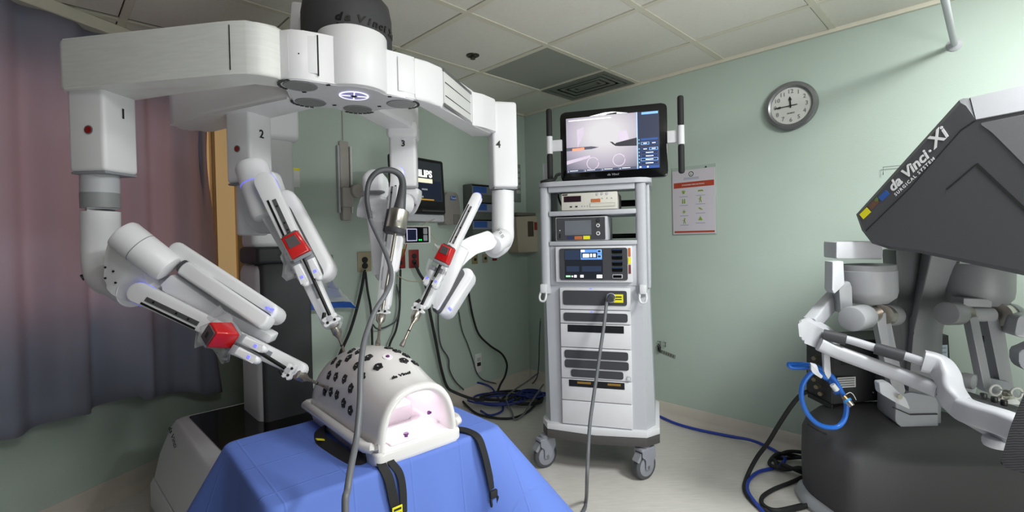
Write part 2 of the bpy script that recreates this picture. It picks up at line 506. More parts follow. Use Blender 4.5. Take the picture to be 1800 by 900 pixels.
def fold(t, z):
    g = 0.5 + 0.5 * (2.37 - z) / 1.9
    return (0.044 * math.sin(t * 17 + 1.6 * math.sin(t * 3.1)) * (1 + .4 * math.sin(t * 5.3)) + 0.018 * math.sin(t * 47 + 1.3) * (1.2 - g * 0.6) + 0.014 * math.sin(t * 9.3 + 0.6 * z + 2)) * g
for iz in range(NZ + 1):
    f = iz / NZ; row = []
    for it in range(NT + 1):
        t = -2.3 + (0.84 + 2.3) * it / NT
        zb = 0.525 - 0.11 * max(0, (t - 0.45) / 0.4) + (0.012 * math.sin(t * 21 + 1) if True else 0)
        if t > 0.36: zb -= 0.02
        z = 2.385 + (zb - 2.385) * f
        tt = t + (0.02 * math.sin(6 * z) + 0.03 * (f - 0.5) if t > 0.78 else 0)
        p = LW0 + LD * tt + LN * (0.10 + fold(t, z)); row.append(bm.verts.new((p.x, p.y, z)))
    rows.append(row)
for a, b in zip(rows, rows[1:]):
    for k in range(NT): bm.faces.new((a[k], a[k + 1], b[k + 1], b[k]))
cur = obj('curtain', bm, curtm, angle=180)
tag(cur, 'mauve grey pleated curtain drawn over the window on the left wall', 'curtain')
sol = cur.modifiers.new('cloth', 'SOLIDIFY'); sol.thickness = 0.002
bm = new(); a = LW0 - LD * 2.4 + LN * 0.06; b = LW0 + LD * 1.5 + LN * 0.06
prism(bm, [a + ZUP * 2.385, b + ZUP * 2.385, b + ZUP * 2.445, a + ZUP * 2.445], LN * 0.07, 0.004, 1)
tag(obj('curtain_track', bm, gridmat), 'pale curtain track along the ceiling edge above the curtain', 'track')

# ---------------------------------------------------------------- right wall: clock, poster, small fittings
cc = V((1.6754, 2.8428, 2.0601)); cn = -VV
ck = thing('wall_clock', 'round brushed metal wall clock with pale dial on the green wall', 'clock', cc)
bm = new(); lathe(bm, cc, cn, [(0.125, 0.0), (0.139, 0.004), (0.139, 0.028), (0.132, 0.036), (0.118, 0.038), (0.108, 0.03), (0.106, 0.02)], 64); obj('rim', bm, ALU, ck)
dialm = mat('clock_dial', '#cfcfcb', 0.5, var=0.03)
bm = new(); disc(bm, cc + cn * 0.02, cn, 0.108, 0.004, 48); obj('dial', bm, dialm, ck)
df = cc + cn * 0.0235
for h in range(1, 13):
    a = math.radians(90 - h * 30); p = df + U * (0.083 * math.cos(a)) + ZUP * (0.083 * math.sin(a) - 0.010)
    lettering(str(h), p, U, ZUP, 0.033, INKGREY, ck, 'numeral', align='CENTER')
lettering('QUARTZ', df + ZUP * -0.046, U, ZUP, 0.010, INK, ck, 'lettering', align='CENTER')
def hand(name, ang, L, w, back):
    a = math.radians(90 - ang); d = U * math.cos(a) + ZUP * math.sin(a); sd = U * -math.sin(a) + ZUP * math.cos(a)
    o = df + cn * 0.003
    bm = new(); prism(bm, [o - d * back - sd * w * .35, o + d * L * .55 - sd * w * .35, o + d * L * .6 - sd * w, o + d * L, o + d * L * .6 + sd * w, o + d * L * .55 + sd * w * .35, o - d * back + sd * w * .35], cn * 0.002)
    obj(name, bm, INK, ck)
hand('hour_hand', 357, 0.055, 0.009, 0.012); hand('minute_hand', 268, 0.092, 0.006, 0.035)
bm = new(); disc(bm, df + cn * 0.006, cn, 0.006, 0.004, 16); obj('hub', bm, INK, ck)

pc = V((1.2487, 3.2727, 1.5388)); PW, PHH = 0.298, 0.44
po = thing('poster', 'safety poster with red bands and green icons in clear holder on right wall', 'poster', pc)
bm = new(); obox(bm, pc + cn * 0.006, U, cn, ZUP, PW, 0.004, PHH); obj('sheet', bm, mat('poster_paper', '#c9c3cc', 0.4, var=0.02), po)
bm = new(); obox(bm, pc + cn * 0.002 + ZUP * 0.008, U, cn, ZUP, PW + 0.012, 0.003, PHH + 0.03, 0.001, 1); obj('holder', bm, mat('acrylic', '#a7b5ad', 0.2, var=0.02), po)
pf = pc + cn * 0.0085
redb = mat('poster_red', '#a8402a', 0.5, var=0.05); grn = mat('poster_green', '#7d9c35', 0.5, var=0.1, scale=90); ptxt = mat('poster_text_grey', '#9aa0b4', 0.5)
def flat(m, name, x, z, w, h, parent=po, base=None, t=0.001, xd=U, up=ZUP):
    bm = new(); b = pf if base is None else base
    quadpanel(bm, b + xd * x + up * z, xd, up, w, h, t); return obj(name, bm, m, parent)
flat(redb, 'red_band', 0.003, 0.118, PW * 0.94, 0.037); flat(redb, 'red_band', 0.003, -0.205, PW * 0.94, 0.012)
lettering('STANDARD PRECAUTIONS', pf + ZUP * 0.113 + cn * 0.001, U, ZUP, 0.013, LABELWHITE, po, align='CENTER')
bm = new(); disc(bm, pf + ZUP * 0.19 - U * 0.012, cn, 0.018, 0.001, 20); obj('emblem', bm, mat('poster_emblem', '#46524a', 0.5), po)
bm = new(); disc(bm, pf + ZUP * 0.19 - U * 0.012 + cn * 0.001, cn, 0.012, 0.001, 20); obj('emblem', bm, LABELWHITE, po)
bm = new(); disc(bm, pf + ZUP * 0.188 - U * 0.012 + cn * 0.002, cn, 0.007, 0.001, 3); obj('emblem', bm, mat('poster_emblem', '#46524a', 0.5), po)
flat(ptxt, 'text_line', -0.012, 0.164, 0.105, 0.006); flat(ptxt, 'text_line', -0.012, 0.155, 0.11, 0.004)
def icon(k, x, z):
    bm = new(); o = pf + U * x + ZUP * z; D = lambda dx, dz, r, n=10: disc(bm, o + U * dx + ZUP * dz, cn, r, 0.001, n)
    if k == 0:
        D(0, 0.0, 0.009, 12); D(-.009, .009, .004); D(.009, .009, .004); D(0, .012, .004)
    elif k == 1:
        for s in (-1, 1):
            D(s * .007, .012, .0045); quadpanel(bm, o + U * (s * .007) - ZUP * .004, U, ZUP, .009, .022)
    elif k == 2:
        D(0, 0, .007)
        for a in range(8): D(.011 * math.cos(a * .785), .011 * math.sin(a * .785), .0022, 6)
    elif k == 3:
        D(.002, .016, .005); quadpanel(bm, o + ZUP * .003, U, ZUP, .008, .018); quadpanel(bm, o + U * .006 - ZUP * .012, U + ZUP * .3, ZUP - U * .3, .004, .016); quadpanel(bm, o - U * .005 - ZUP * .012, U - ZUP * .3, ZUP + U * .3, .004, .016); quadpanel(bm, o - U * .008 + ZUP * .004, U, ZUP, .012, .003)
    elif k == 4:
        for a in range(5): D(-.014 + a * .007, .003 * (a % 2), .005)
    elif k == 5:
        prism(bm, [o - U * .014 + ZUP * .008, o + U * .0 + ZUP * .006, o + U * .017 - ZUP * .009, o + U * .006 - ZUP * .008, o - U * .012 + ZUP * .001], cn * .001)
    else:
        prism(bm, [o - U * .015 - ZUP * .011, o + U * .015 - ZUP * .011, o + ZUP * .016], cn * .001); 
    obj('icon', bm, grn, po)
for k, (x, z) in enumerate(((-.068, .066), (-.068, .006), (-.066, -.066), (-.064, -.13))):
    icon(k, x, z); flat(ptxt, 'text_line', x, z - .028, .06, .004)
for k, (x, z) in zip((4, 3, 5, 6), ((.052, .07), (.05, .012), (.05, -.05), (.048, -.117))):
    icon(k, x, z); flat(ptxt, 'text_line', x, z - .03, .066, .004)
for x in (-.09, .09):
    bm = new(); disc(bm, pc + U * x + ZUP * (PHH / 2 + .006) + cn * .006, cn, .005, .004, 10); obj('pin', bm, BLACK, po)

# wire bracket and label strip beside the cart, on the right wall
wb = V((1.0742, 3.4485, 0.5266)); w_ = thing('wire_bracket', 'small wire bracket on the right wall just beside the cart', 'bracket', wb)
bm = new()
for a, b in (((-.035, .018), (.03, .018)), ((-.035, -.010), (.03, -.010)), ((.028, .018), (.028, -.014)), ((-.012, .022), (-.012, -.010))):
    tube(bm, [wb + U * a[0] + ZUP * a[1] + cn * .012, wb + U * b[0] + ZUP * b[1] + cn * .012], .0025, 6, 1, False)
obj('wire_loop', bm, mat('wire_grey', '#6d6f6c', 0.5, 0.3), w_)
bm = new(); prism(bm, [wb + U * -.03 + ZUP * -.0 , wb + U * -.012 + ZUP * -.024, wb + U * -.016 + ZUP * -.06, wb + U * -.03 + ZUP * -.045], cn * .02, .002, 1); obj('clip', bm, BLACK, w_)
sb = V((1.1012, 3.4213, 0.4624)); sdx = (U - ZUP * 0.22).normalized(); sdz = (ZUP + U * 0.22).normalized()
ls = thing('label_strip', 'strip of small grey printed labels stuck slanting on the right wall', 'label', sb)
bm = new(); obox(bm, sb + cn * .002, sdx, cn, sdz, .12, .002, .026); obj('tape', bm, mat('tape_grey', '#8b9088', 0.5), ls)
for k in range(6):
    bm = new(); obox(bm, sb + sdx * (-.046 + k * .018) + cn * .0035, sdx, cn, sdz, .010, .002, .018); obj('printed_mark', bm, mat('mark_grey', '#5b605a', 0.6), ls)

# thin wire holder on the wall behind the console hood
hb_ = V((1.9987, 2.5171, 1.6267)); bm = new()
tube(bm, [hb_ + U * -.03 + ZUP * -.02 + cn * .02, hb_ + U * -.03 + ZUP * .02 + cn * .02, hb_ + U * .04 + ZUP * .02 + cn * .02, hb_ + U * .04 + ZUP * -.02 + cn * .001], .002, 6, 1, False)
tag(obj('wire_holder', bm, mat('wire_grey', '#6d6f6c', 0.5, 0.3)), 'thin wire holder on the green wall behind the grey hood', 'holder')

# ---------------------------------------------------------------- back wall fittings
BX = VV; BN = U                                                   # reading direction and inward normal of the back wall
def bw(p, x=0, z=0, d=0): return V(p) + BX * x + ZUP * z + BN * d
beige = mat('beige_plastic', '#a89f92', 0.5, var=0.05); cream = mat('cream_plastic', '#b3a896', 0.5, var=0.05)
GWM = mat('wall_arm_grey', '#aba5a0', 0.5, var=0.05)

mt = V((-1.1023, 3.1639, 1.7263)); m_ = thing('wall_mount', 'grey vertical wall rail with swivel arm left of the third arm', 'wall mount', bw(mt))
def ob(name, c, w, h, d, m, parent, bev=.004, off=0):
    bm = new(); obox(bm, V(c) + BN * (d / 2 + off), BX, BN, ZUP, w, d, h, bev); return obj(name, bm, m, parent)
ob('rail', mt, .062, .50, .02, GWM, m_)
for s in (-1, 1): ob('rail_edge', bw(mt, s * .043), .013, .44, .03, LABELWHITE if s > 0 else LGREY, m_, .003)
ob('carriage', bw(mt, .0, -.12), .075, .13, .06, GWM, m_, .012)
ob('carriage', bw(mt, .0, -.20), .06, .14, .04, GWM, m_, .01)
bm = new(); lathe(bm, bw(mt, .06, -.075, .03), BN, [(.042, 0), (.045, .006), (.045, .05), (.04, .056)], 24); obj('swivel', bm, GWM, m_)
bm = new(); obox(bm, bw(mt, .15, -.10, .06), BX * .9 - ZUP * .25, BN, ZUP, .2, .03, .05, .008); obj('arm', bm, GWM, m_)
bm = new(); cyl(bm, bw(mt, 0, .26, .006), bw(mt, 0, .56, .006), .003, n=8); obj('wall_cable', bm, GWM, m_)

mo = V((-0.5995, 3.3107, 1.7255)); md = (VV * 0.9 + U * -0.25).normalized()
mon = thing('patient_monitor', 'black patient monitor showing white lettering on the back wall', 'monitor', mo)
MX = V((0.58, 0.81, 0)).normalized(); MZ = (ZUP + V((0.05, 0.16, 0)) * .9).normalized(); MZ = (MZ - MX * MZ.dot(MX)).normalized(); MN = MX.cross(MZ)
SW, SH = .46, .37; mc = V((-0.4724, 3.3200, 1.6727)) - MX * (SW / 2)
mroot = mc
bm = new(); obox(bm, mc, MX, MZ, MN, SW, SH, .05, .018, 3); obj('casing', bm, BLACK, mon)
scr = mc + MN * .0265 + MZ * .03
bm = new(); quadpanel(bm, scr, MX, MZ, SW - .07, SH - .11); obj('screen', bm, mat('screen_dark', '#15181c', 0.3, emit='#343a40', es=.5), mon)
bm = new(); quadpanel(bm, scr + MN * .001 - MZ * .06, MX, MZ, SW - .09, .13); obj('screen_panel', bm, mat('screen_navy', '#0c1226', 0.3, emit='#151d34', es=.6), mon)
EW = mat('screen_white', '#ffffff', 0.4, emit='#ffffff', es=1.0)
lettering('PHILIPS', scr + MN * .002 + MX * .105 + MZ * .028, MX, MZ, .062, EW, mon, bold=.0025, align='RIGHT')
bm = new(); quadpanel(bm, scr + MN * .002 + MX * .01 + MZ * .003, MX, MZ, .19, .028); obj('screen_bar', bm, mat('screen_cream', '#fff', 0.4, emit='#e8dfb0', es=.9), mon)
bm = new(); quadpanel(bm, scr + MN * .003 + MX * .03 - MZ * .055, MX, MZ, .05, .01); quadpanel(bm, scr + MN * .003 + MX * .0 - MZ * .105, MX, MZ, .03, .012); obj('screen_text', bm, mat('screen_grey', '#999', .4, emit='#8a8f98', es=.6), mon)
bm = new(); quadpanel(bm, scr + MN * .003 + MX * .02 - MZ * .122, MX, MZ, .18, .008); obj('screen_text', bm, mat('screen_amber', '#cc9933', .4, emit='#b98a2a', es=.6), mon)
bm = new(); quadpanel(bm, mc + MN * .026 + MX * .125 - MZ * .16, MX, MZ, .03, .014); obj('button', bm, mat('btn_yellow', '#8a8a22', .5), mon)
bm = new(); obox(bm, mc - MZ * .215 + MN * .0, MX, MZ, MN, .36, .05, .1, .01); obj('stand_bracket', bm, LGREY, mon)
bm = new(); cyl(bm, mc - MN * .02, mc - MN * .02 + V(BN) * -((mc - MN * .02 - CORNER).dot(U) - .004), .025, n=14); obj('stand_arm', bm, GWM, mon)
tr_ = V((-0.5847, 3.1200, 1.5022)); bm = new(); obox(bm, tr_, MX, MZ, MN, .32, .035, .12, .014, 3)
t_ = thing('keyboard_tray', 'black tray with keys hanging under the patient monitor', 'tray', tr_)
obj('tray', bm, BLACK, t_)
bm = new(); obox(bm, tr_ + MN * .06 + MX * .05, MX, MZ, MN, .2, .012, .006, .002, 1); obj('keys', bm, DGREY, t_)
bm = new(); cyl(bm, tr_ + MZ * .0, mc - MZ * .2, .012, n=10); obj('hanger', bm, GWM, t_)

vm = V((-0.6157, 3.0000, 1.3499)); v_ = thing('vital_signs_module', 'white vital signs module with small lit screen and green digits on back wall', 'module', vm)
VX = V((.73, .68, 0)).normalized(); VN = VX.cross(ZUP)
bm = new(); obox(bm, vm, VX, VN, ZUP, .20, .10, .115, .014, 3); obj('housing', bm, LABELWHITE, v_)
bm = new(); obox(bm, vm + VN * .048 - VX * .006, VX, VN, ZUP, .17, .01, .098, .004, 2); obj('front', bm, GLOSSBLK, v_)
bm = new(); quadpanel(bm, vm + VN * .054 - VX * .045, VX, ZUP, .072, .075); obj('screen_edge', bm, mat('screen_violet', '#ccc', .4, emit='#b9b6e6', es=.9), v_)
bm = new(); quadpanel(bm, vm + VN * .055 - VX * .045, VX, ZUP, .062, .066); obj('screen', bm, mat('screen_navy2', '#060a22', .3, emit='#0a1030', es=.8), v_)
for dx in (-.003, .010):
    bm = new(); quadpanel(bm, vm + VN * .055 + VX * (dx + .01) - ZUP * .032, VX, ZUP, .008, .009); obj('digit', bm, mat('green_led', '#2f6', .4, emit='#2cf06a', es=1.2), v_)
for dz in (.022, -.02):
    bm = new(); obox(bm, vm + VN * .054 + VX * .052 + ZUP * dz, VX, VN, ZUP, .03, .006, .038, .003, 1); obj('button', bm, MGREY, v_)
bm = new(); cyl(bm, vm, vm - BN * ((vm - CORNER).dot(U) - .004), .02, n=12); obj('wall_arm', bm, GWM, v_)
# leads hanging from the module
GROUPS = {'power_cord': 'power cords hanging down the back wall', 'cable_coil': 'coiled cables heaped on the floor', 'monitor_lead': 'thin leads of the vital signs module', 'floor_cable': 'loose cables lying on the floor'}
def cable(name, label, pts, r, m, group=None, sub=8, n=8, cat='cable'):
    group = group or GROUPS.get(name)
    bm = new(); tube(bm, pts, r, n, sub)
    o = obj(name, bm, m, angle=180); tag(o, label, cat, group); return o
cable('monitor_lead', 'yellow monitor lead drooping from the vital signs module', [(-0.6389, 2.9300, 1.3813), (-0.6546, 2.9300, 1.3084), (-0.6703, 2.9300, 1.2390), (-0.7064, 2.9300, 1.1875), (-0.7559, 2.9300, 1.1607)], .004, mat('lead_yellow', '#a9a03a', .5), cat='lead')
cable('monitor_lead', 'red monitor lead drooping from the vital signs module', [(-0.6301, 2.9200, 1.3670), (-0.6422, 2.9200, 1.2978), (-0.6612, 2.9200, 1.2322), (-0.6934, 2.9200, 1.1946)], .0035, mat('lead_red', '#9a3a36', .5), cat='lead')
cable('monitor_lead', 'thin pale lead looping on the right of the vital signs module', [(-0.4893, 3.0500, 1.4491), (-0.5700, 3.0500, 1.4110), (-0.5488, 3.0500, 1.3888), (-0.5134, 3.0500, 1.3517), (-0.4889, 3.0500, 1.3149), (-0.5014, 3.0500, 1.2498)], .003, mat('lead_pale', '#a9a08a', .5), cat='lead')
cable('monitor_lead', 'thin pale tube sagging below the red outlets', [(-0.7339, 3.0500, 1.0951), (-0.6874, 3.0500, 1.0650), (-0.6296, 3.0500, 1.0528), (-0.5787, 3.0500, 1.0553), (-0.5346, 3.0500, 1.0762)], .003, mat('lead_pale', '#a9a08a', .5), cat='lead')

sd = V((-0.5148, 3.7471, 1.5540)); s_ = thing('soap_dispenser', 'grey wall soap dispenser with a blue logo patch', 'dispenser', sd)
dispm = mat('dispenser_grey', '#8d8884', 0.45, var=0.05)
bm = new(); pts = [bw(sd, x, z, 0) for x, z in ((-.075, .12), (.045, .125), (.062, .05), (.075, -.12), (-.085, -.125))]
prism(bm, fillet(pts, .02), BN * .10, .02, 3); obj('body', bm, dispm, s_)
bm = new(); obox(bm, bw(sd, .03, -.085, .10), BX, BN, ZUP, .06, .012, .08, .005, 2); obj('lever', bm, mat('lever_grey', '#77736f', .45), s_)
bm = new(); obox(bm, bw(sd, .0, .08, .101), BX, BN, ZUP, .055, .003, .03); obj('logo_patch', bm, LABELBLUE, s_)
lettering('Tend', bw(sd, .0, .072, .104), BX, ZUP, .024, LOGOWHITE, s_, align='CENTER')

gl = V((-0.2867, 3.9735, 1.5440)); g_ = thing('glove_rack', 'dark grey wall rack holding blue glove boxes beside the soap dispenser', 'rack', gl)
gm = mat('rack_grey', '#5b605c', .4, .2)
for x in (-.14, .14): ob('side_panel', bw(gl, x), .006, .42, .11, gm, g_, .001)
ob('back_panel', gl, .28, .42, .006, gm, g_, .001)
for z in (-.21, -.07, .07, .21): 
    bm = new(); obox(bm, bw(gl, 0, z, .055), BX, BN, ZUP, .28, .11, .005); obj('shelf', bm, gm, g_)
for z in (-.16, -.02, .12): ob('front_lip', bw(gl, 0, z - .02), .28, .06, .005, gm, g_, .001, .106)
for k, (z, c) in enumerate(((-.14, '#8f93a8'), (0, '#8f93a8'), (.14, '#7f8487'))):
    lab = ('glove box in the lowest bay of the rack', 'glove box in the middle bay of the rack', 'glove box in the top bay of the rack')[k]
    q = bw(gl, 0, z); b_ = thing('glove_box', 'pale ' + lab, 'box', q, 'glove boxes in the wall rack')
    bm = new(); obox(bm, bw(gl, 0, z, .056), BX, BN, ZUP, .262, .094, .118, .004, 1); obj('carton', bm, mat('carton' + c, c, .5), b_)
    bm = new(); obox(bm, bw(gl, -.05, z + .03, .1045), BX, BN, ZUP, .14, .003, .05); obj('blue_print', bm, LABELBLUE, b_)

sh = V((0.0693, 4.3269, 1.3659)); S_ = thing('sharps_bin', 'cream sharps bin with red label on the back wall near corner', 'bin', sh)
bm = new(); pts = [bw(sh, x, z, 0) for x, z in ((-.17, .135), (.15, .15), (.145, -.175), (-.15, -.175))]
prism(bm, fillet(pts, .015), BN * .13, .012, 2); obj('body', bm, cream, S_)
bm = new(); obox(bm, bw(sh, -.01, .16, .07), BX, BN, ZUP, .26, .09, .03, .008); obj('lid', bm, mat('lid_grey', '#6f6a62', .5), S_)
bm = new(); obox(bm, bw(sh, .01, .03, .131), BX, BN, ZUP, .075, .004, .135, .002, 1); obj('window_slot', bm, mat('slot_dark', '#4a3b33', .4), S_)
bm = new(); obox(bm, bw(sh, .09, .055, .132), BX, BN, ZUP, .062, .003, .07); obj('red_label', bm, mat('label_red', '#8c2b20', .5), S_)

def outlet(p, w, h, m, label, sockets, group='outlet plates on the back wall', name='wall_outlet'):
    o = thing(name, label, 'outlet', p, group)
    ob('plate', p, w, h, .008, m, o, .003)
    for x, z, r in sockets:
        bm = new(); disc(bm, bw(p, x, z, .011), BN, r, .008, 16); obj('socket', bm, BLACK, o)
    return o
redplate = mat('red_plate', '#7e1c1c', .45); yplate = mat('yellow_plate', '#8d8456', .5)
beigep = mat('beige_plate', '#a3987c', .5)
outlet(V((-1.0097, 3.2559, 1.1785)), .10, .135, beigep, 'beige outlet plate with two black plugs left of third arm', ((.0, .012, .021), (.0, -.028, .021)))
outlet(V((-0.8147, 3.4494, 1.1854)), .09, .14, redplate, 'red emergency outlet partly behind the third arm', ((0, .03, .016), (0, -.03, .016)))
outlet(V((-0.7296, 3.5339, 1.1800)), .085, .135, redplate, 'red emergency outlet under the vital signs module', ((0, .02, .018), (0, -.02, .018)))
outlet(V((-0.3126, 3.9478, 1.1487)), .06, .075, yplate, 'small yellow gas outlet below the glove rack', ((0, 0, .012),), name='gas_outlet')
outlet(V((-0.2325, 4.0274, 1.1531)), .055, .07, beigep, 'small beige gas outlet between yellow and red ones', ((0, 0, .012),), name='gas_outlet')
outlet(V((-0.1537, 4.1055, 1.1579)), .05, .06, redplate, 'small red outlet left of the sharps bin', ((0, 0, .012),), name='gas_outlet')
lo = V((-0.3046, 3.9557, 0.2884)); o_ = outlet(lo, .07, .16, LABELWHITE, 'low white outlet plate near the floor cables', ())
for z in (0.03, -0.01): ob('socket', bw(lo, .005, z), .04, .03, .004, BLACK if z < 0.02 else LGREY, o_, .002, .007)
wp = V((0.0531, 4.3108, 1.8114)); w2 = thing('wall_panel', 'tall grey control plate on the back wall behind the fourth arm', 'plate', wp)
ob('plate', wp, .09, .34, .01, mat('plate_grey', '#7d8480', .5), w2, .003)
for k in range(5): ob('button', bw(wp, .01, .12 - k * .05), .05, .03, .006, mat('plate_btn', '#a9ada9', .5), w2, .003, .008)
wt = V((-1.3228, 2.9451, 1.7182)); bm = new(); obox(bm, wt + BN * .004, BX, BN, ZUP, .05, .006, .12, .001, 1); nt_ = obj('note', bm, LABELWHITE); tag(nt_, 'small white note with yellow top stuck on wall right of column', 'note')
bm = new(); obox(bm, wt + BN * .008 + ZUP * .05, BX, BN, ZUP, .05, .003, .015); obj('yellow_edge', bm, YELLOW, nt_)
gp = V((-1.1946, 3.0724, 1.1694)); o3 = outlet(gp, .085, .13, mat('plate_green', '#7d8a80', .5), 'grey outlet plate behind the second arm', ((0, .02, .014), (0, -.02, .014)))

# crumpled blue and clear plastic bag on the wall
clear = mat('clear_plastic', '#e6e8ec', .15, alpha=.36, var=.05)
bluebag = mat('blue_bag', '#1c4ea6', .35, var=.15)
bg = thing('plastic_bag', 'clear plastic bag with blue base hanging behind the second arm', 'bag', V((-1.1857, 3.0812, 1.0806)))
def crumple(bm, ring, tip, n, amp, seedv):
    rnd = random.Random(seedv); rows = []
    for k in range(n + 1):
        f = k / n
        rows.append([bm.verts.new(V(p).lerp(V(t), f) + V((rnd.uniform(-1, 1), rnd.uniform(-1, 1), rnd.uniform(-1, 1))) * amp) for p, t in zip(ring, tip)])
    for a, b in zip(rows, rows[1:]):
        for i in range(len(a) - 1): bm.faces.new((a[i], a[i + 1], b[i + 1], b[i]))
    return rows
bm = new(); crumple(bm, [(-1.1763, 3.0200, 1.0927), (-1.1656, 3.0306, 1.1061), (-1.1530, 3.0432, 1.0830), (-1.1405, 3.0556, 1.0453)], [(-1.2566, 2.9122, 0.9435), (-1.1816, 2.9866, 0.9459), (-1.1027, 3.0649, 0.9449), (-1.0434, 3.1238, 0.8876)], 7, .012, 3); obj('clear_body', bm, clear, bg)
bm = new(); crumple(bm, [(-1.1752, 3.0352, 1.0842), (-1.1595, 3.0508, 1.0826), (-1.1492, 3.0610, 1.0669)], [(-1.1696, 3.0126, 0.9710), (-1.1329, 3.0490, 0.9658), (-1.1060, 3.0757, 0.9692)], 6, .010, 5); obj('blue_lining', bm, bluebag, bg)
bm = new(); prism(bm, [(-1.2844, 2.9128, 0.9509), (-1.2526, 2.9443, 0.9495), (-1.1769, 3.0195, 0.9307), (-1.1104, 3.0855, 0.9350), (-1.0748, 3.1207, 0.9259), (-1.0421, 3.1532, 0.8758), (-1.0783, 3.1173, 0.8893), (-1.1380, 3.0581, 0.8991), (-1.2160, 2.9807, 0.9012), (-1.2658, 2.9312, 0.9026)], BN * .03, .006, 2); obj('blue_base', bm, bluebag, bg)

# cords on the back wall
cable('power_cord', 'thick black cord hanging from the beige outlet to the left', [(-0.9878, 3.1931, 1.1277), (-1.0013, 3.1797, 1.0304), (-1.0300, 3.1512, 0.8833), (-1.0666, 3.1149, 0.7405), (-1.1043, 3.0774, 0.6381), (-1.1412, 3.0407, 0.5380)], .010, RUBBER)
cable('power_cord', 'black cord hanging straight down from the beige outlet', [(-0.9882, 3.2068, 1.1269), (-0.9792, 3.2157, 0.9881), (-0.9641, 3.2306, 0.8512), (-0.9616, 3.2331, 0.6769), (-0.9625, 3.2323, 0.4837)], .008, RUBBER)
cable('power_cord', 'black cord hanging from the partly hidden red outlet', [(-0.7959, 3.3976, 1.1265), (-0.8025, 3.3911, 0.9653), (-0.8086, 3.3850, 0.8247), (-0.8309, 3.3629, 0.6879), (-0.8680, 3.3261, 0.5923), (-0.8863, 3.3078, 0.4621)], .008, RUBBER)
cable('power_cord', 'black cord running from the red outlet down to the floor', [(-0.7088, 3.4700, 1.1533), (-0.6827, 3.4959, 1.0764), (-0.6457, 3.5327, 0.9888), (-0.6277, 3.5505, 0.8172), (-0.6086, 3.5695, 0.6861), (-0.5828, 3.5951, 0.5090), (-0.5566, 3.6211, 0.3291), (-0.5214, 3.6560, 0.1873), (-0.4380, 3.4711, 0.2013), (-0.3191, 3.5187, 0.1369), (-0.2316, 3.4646, 0.1448)], .011, RUBBER)
cable('power_cord', 'grey cord hanging on the wall between two black cords', [(-0.5734, 3.6325, 0.7825), (-0.5733, 3.6327, 0.6089), (-0.5567, 3.6491, 0.4962), (-0.5127, 3.6929, 0.3969), (-0.5067, 3.6988, 0.3067), (-0.4693, 3.7359, 0.2061), (-0.4103, 3.7944, 0.1190)], .006, DKCABLE)
cable('power_cord', 'thin grey cord hanging beside the low white outlet', [(-0.4351, 3.7840, 0.7569), (-0.4140, 3.8049, 0.5942), (-0.3750, 3.8436, 0.4710), (-0.3357, 3.8826, 0.3221), (-0.3119, 3.9062, 0.2219), (-0.2607, 3.9570, 0.1448), (-0.1614, 4.0556, 0.0842)], .005, DKCABLE)
cable('power_cord', 'black cord curving from behind the fourth arm to the cable pile', [(-0.3612, 3.8150, 0.9555), (-0.3474, 3.8287, 0.8168), (-0.3251, 3.8509, 0.6755), (-0.2850, 3.8906, 0.5377), (-0.1986, 3.9764, 0.4235), (-0.1077, 4.0667, 0.3330), (-0.0666, 4.1075, 0.2337), (-0.0831, 4.0910, 0.1404), (-0.1226, 4.0518, 0.0797), (-0.1522, 4.0225, 0.0169)], .009, RUBBER)
cable('power_cord', 'grey looped cord at the wall below the third arm', [(-0.8212, 3.3726, 1.0079), (-0.8074, 3.3862, 0.8851), (-0.8228, 3.3709, 0.7667), (-0.8684, 3.3256, 0.7276), (-0.9307, 3.2639, 0.7168), (-0.9571, 3.2376, 0.7533)], .006, DKCABLE)
cable('power_cord', 'grey cord dropping in the corner behind the cart', [(0.2372, 4.2207, 0.6012), (0.2236, 4.2344, 0.3967), (0.2147, 4.2434, 0.1918), (0.1928, 4.2655, 0.0587), (0.1271, 4.3316, -0.0268), (0.0497, 4.4096, -0.0808)], .005, DKCABLE)

# ---------------------------------------------------------------- cable pile on the floor in the corner
rnd = random.Random(21)
def coil(cx, cy, r, turns, seedv, squash=.62, z=.012):
    rr = random.Random(seedv); pts = []; n = int(turns * 10); ph = rr.uniform(0, 6)
    T_ = [(rr.uniform(-.07, .07), rr.uniform(-.06, .06), r * rr.uniform(.62, 1.25), rr.uniform(.45, .85), rr.uniform(0, .035)) for _ in range(int(turns) + 3)]
    for k in range(n):
        u_ = k / 10; i = int(u_); f = u_ - i; P = [T_[i][m] * (1 - f) + T_[i + 1][m] * f for m in range(5)]
        a = ph + u_ * 2 * math.pi
        pts.append((cx + P[0] + P[2] * math.cos(a), cy + P[1] + P[2] * P[3] * math.sin(a), z + P[4]))
    return pts
pile = V((-0.0968, 3.8677, 0.0100))
cable('cable_coil', 'black coiled cable in the pile at the back corner', coil(pile.x, pile.y, .20, 3.2, 4), .008, RUBBER, sub=7)
cable('cable_coil', 'navy blue coiled cable in the pile at the back corner', coil(pile.x - .05, pile.y - .05, .19, 2.6, 9, z=.03), .008, NAVY, sub=7)
cable('cable_coil', 'second black coil on the right of the corner pile', coil(pile.x + .14, pile.y - .08, .17, 2.4, 14, z=.02), .008, RUBBER, sub=7)
cable('cable_coil', 'dense navy coil close to the cart in corner pile', coil(pile.x + .24, pile.y + .0, .12, 4.2, 17, z=.02), .008, NAVY, sub=7)
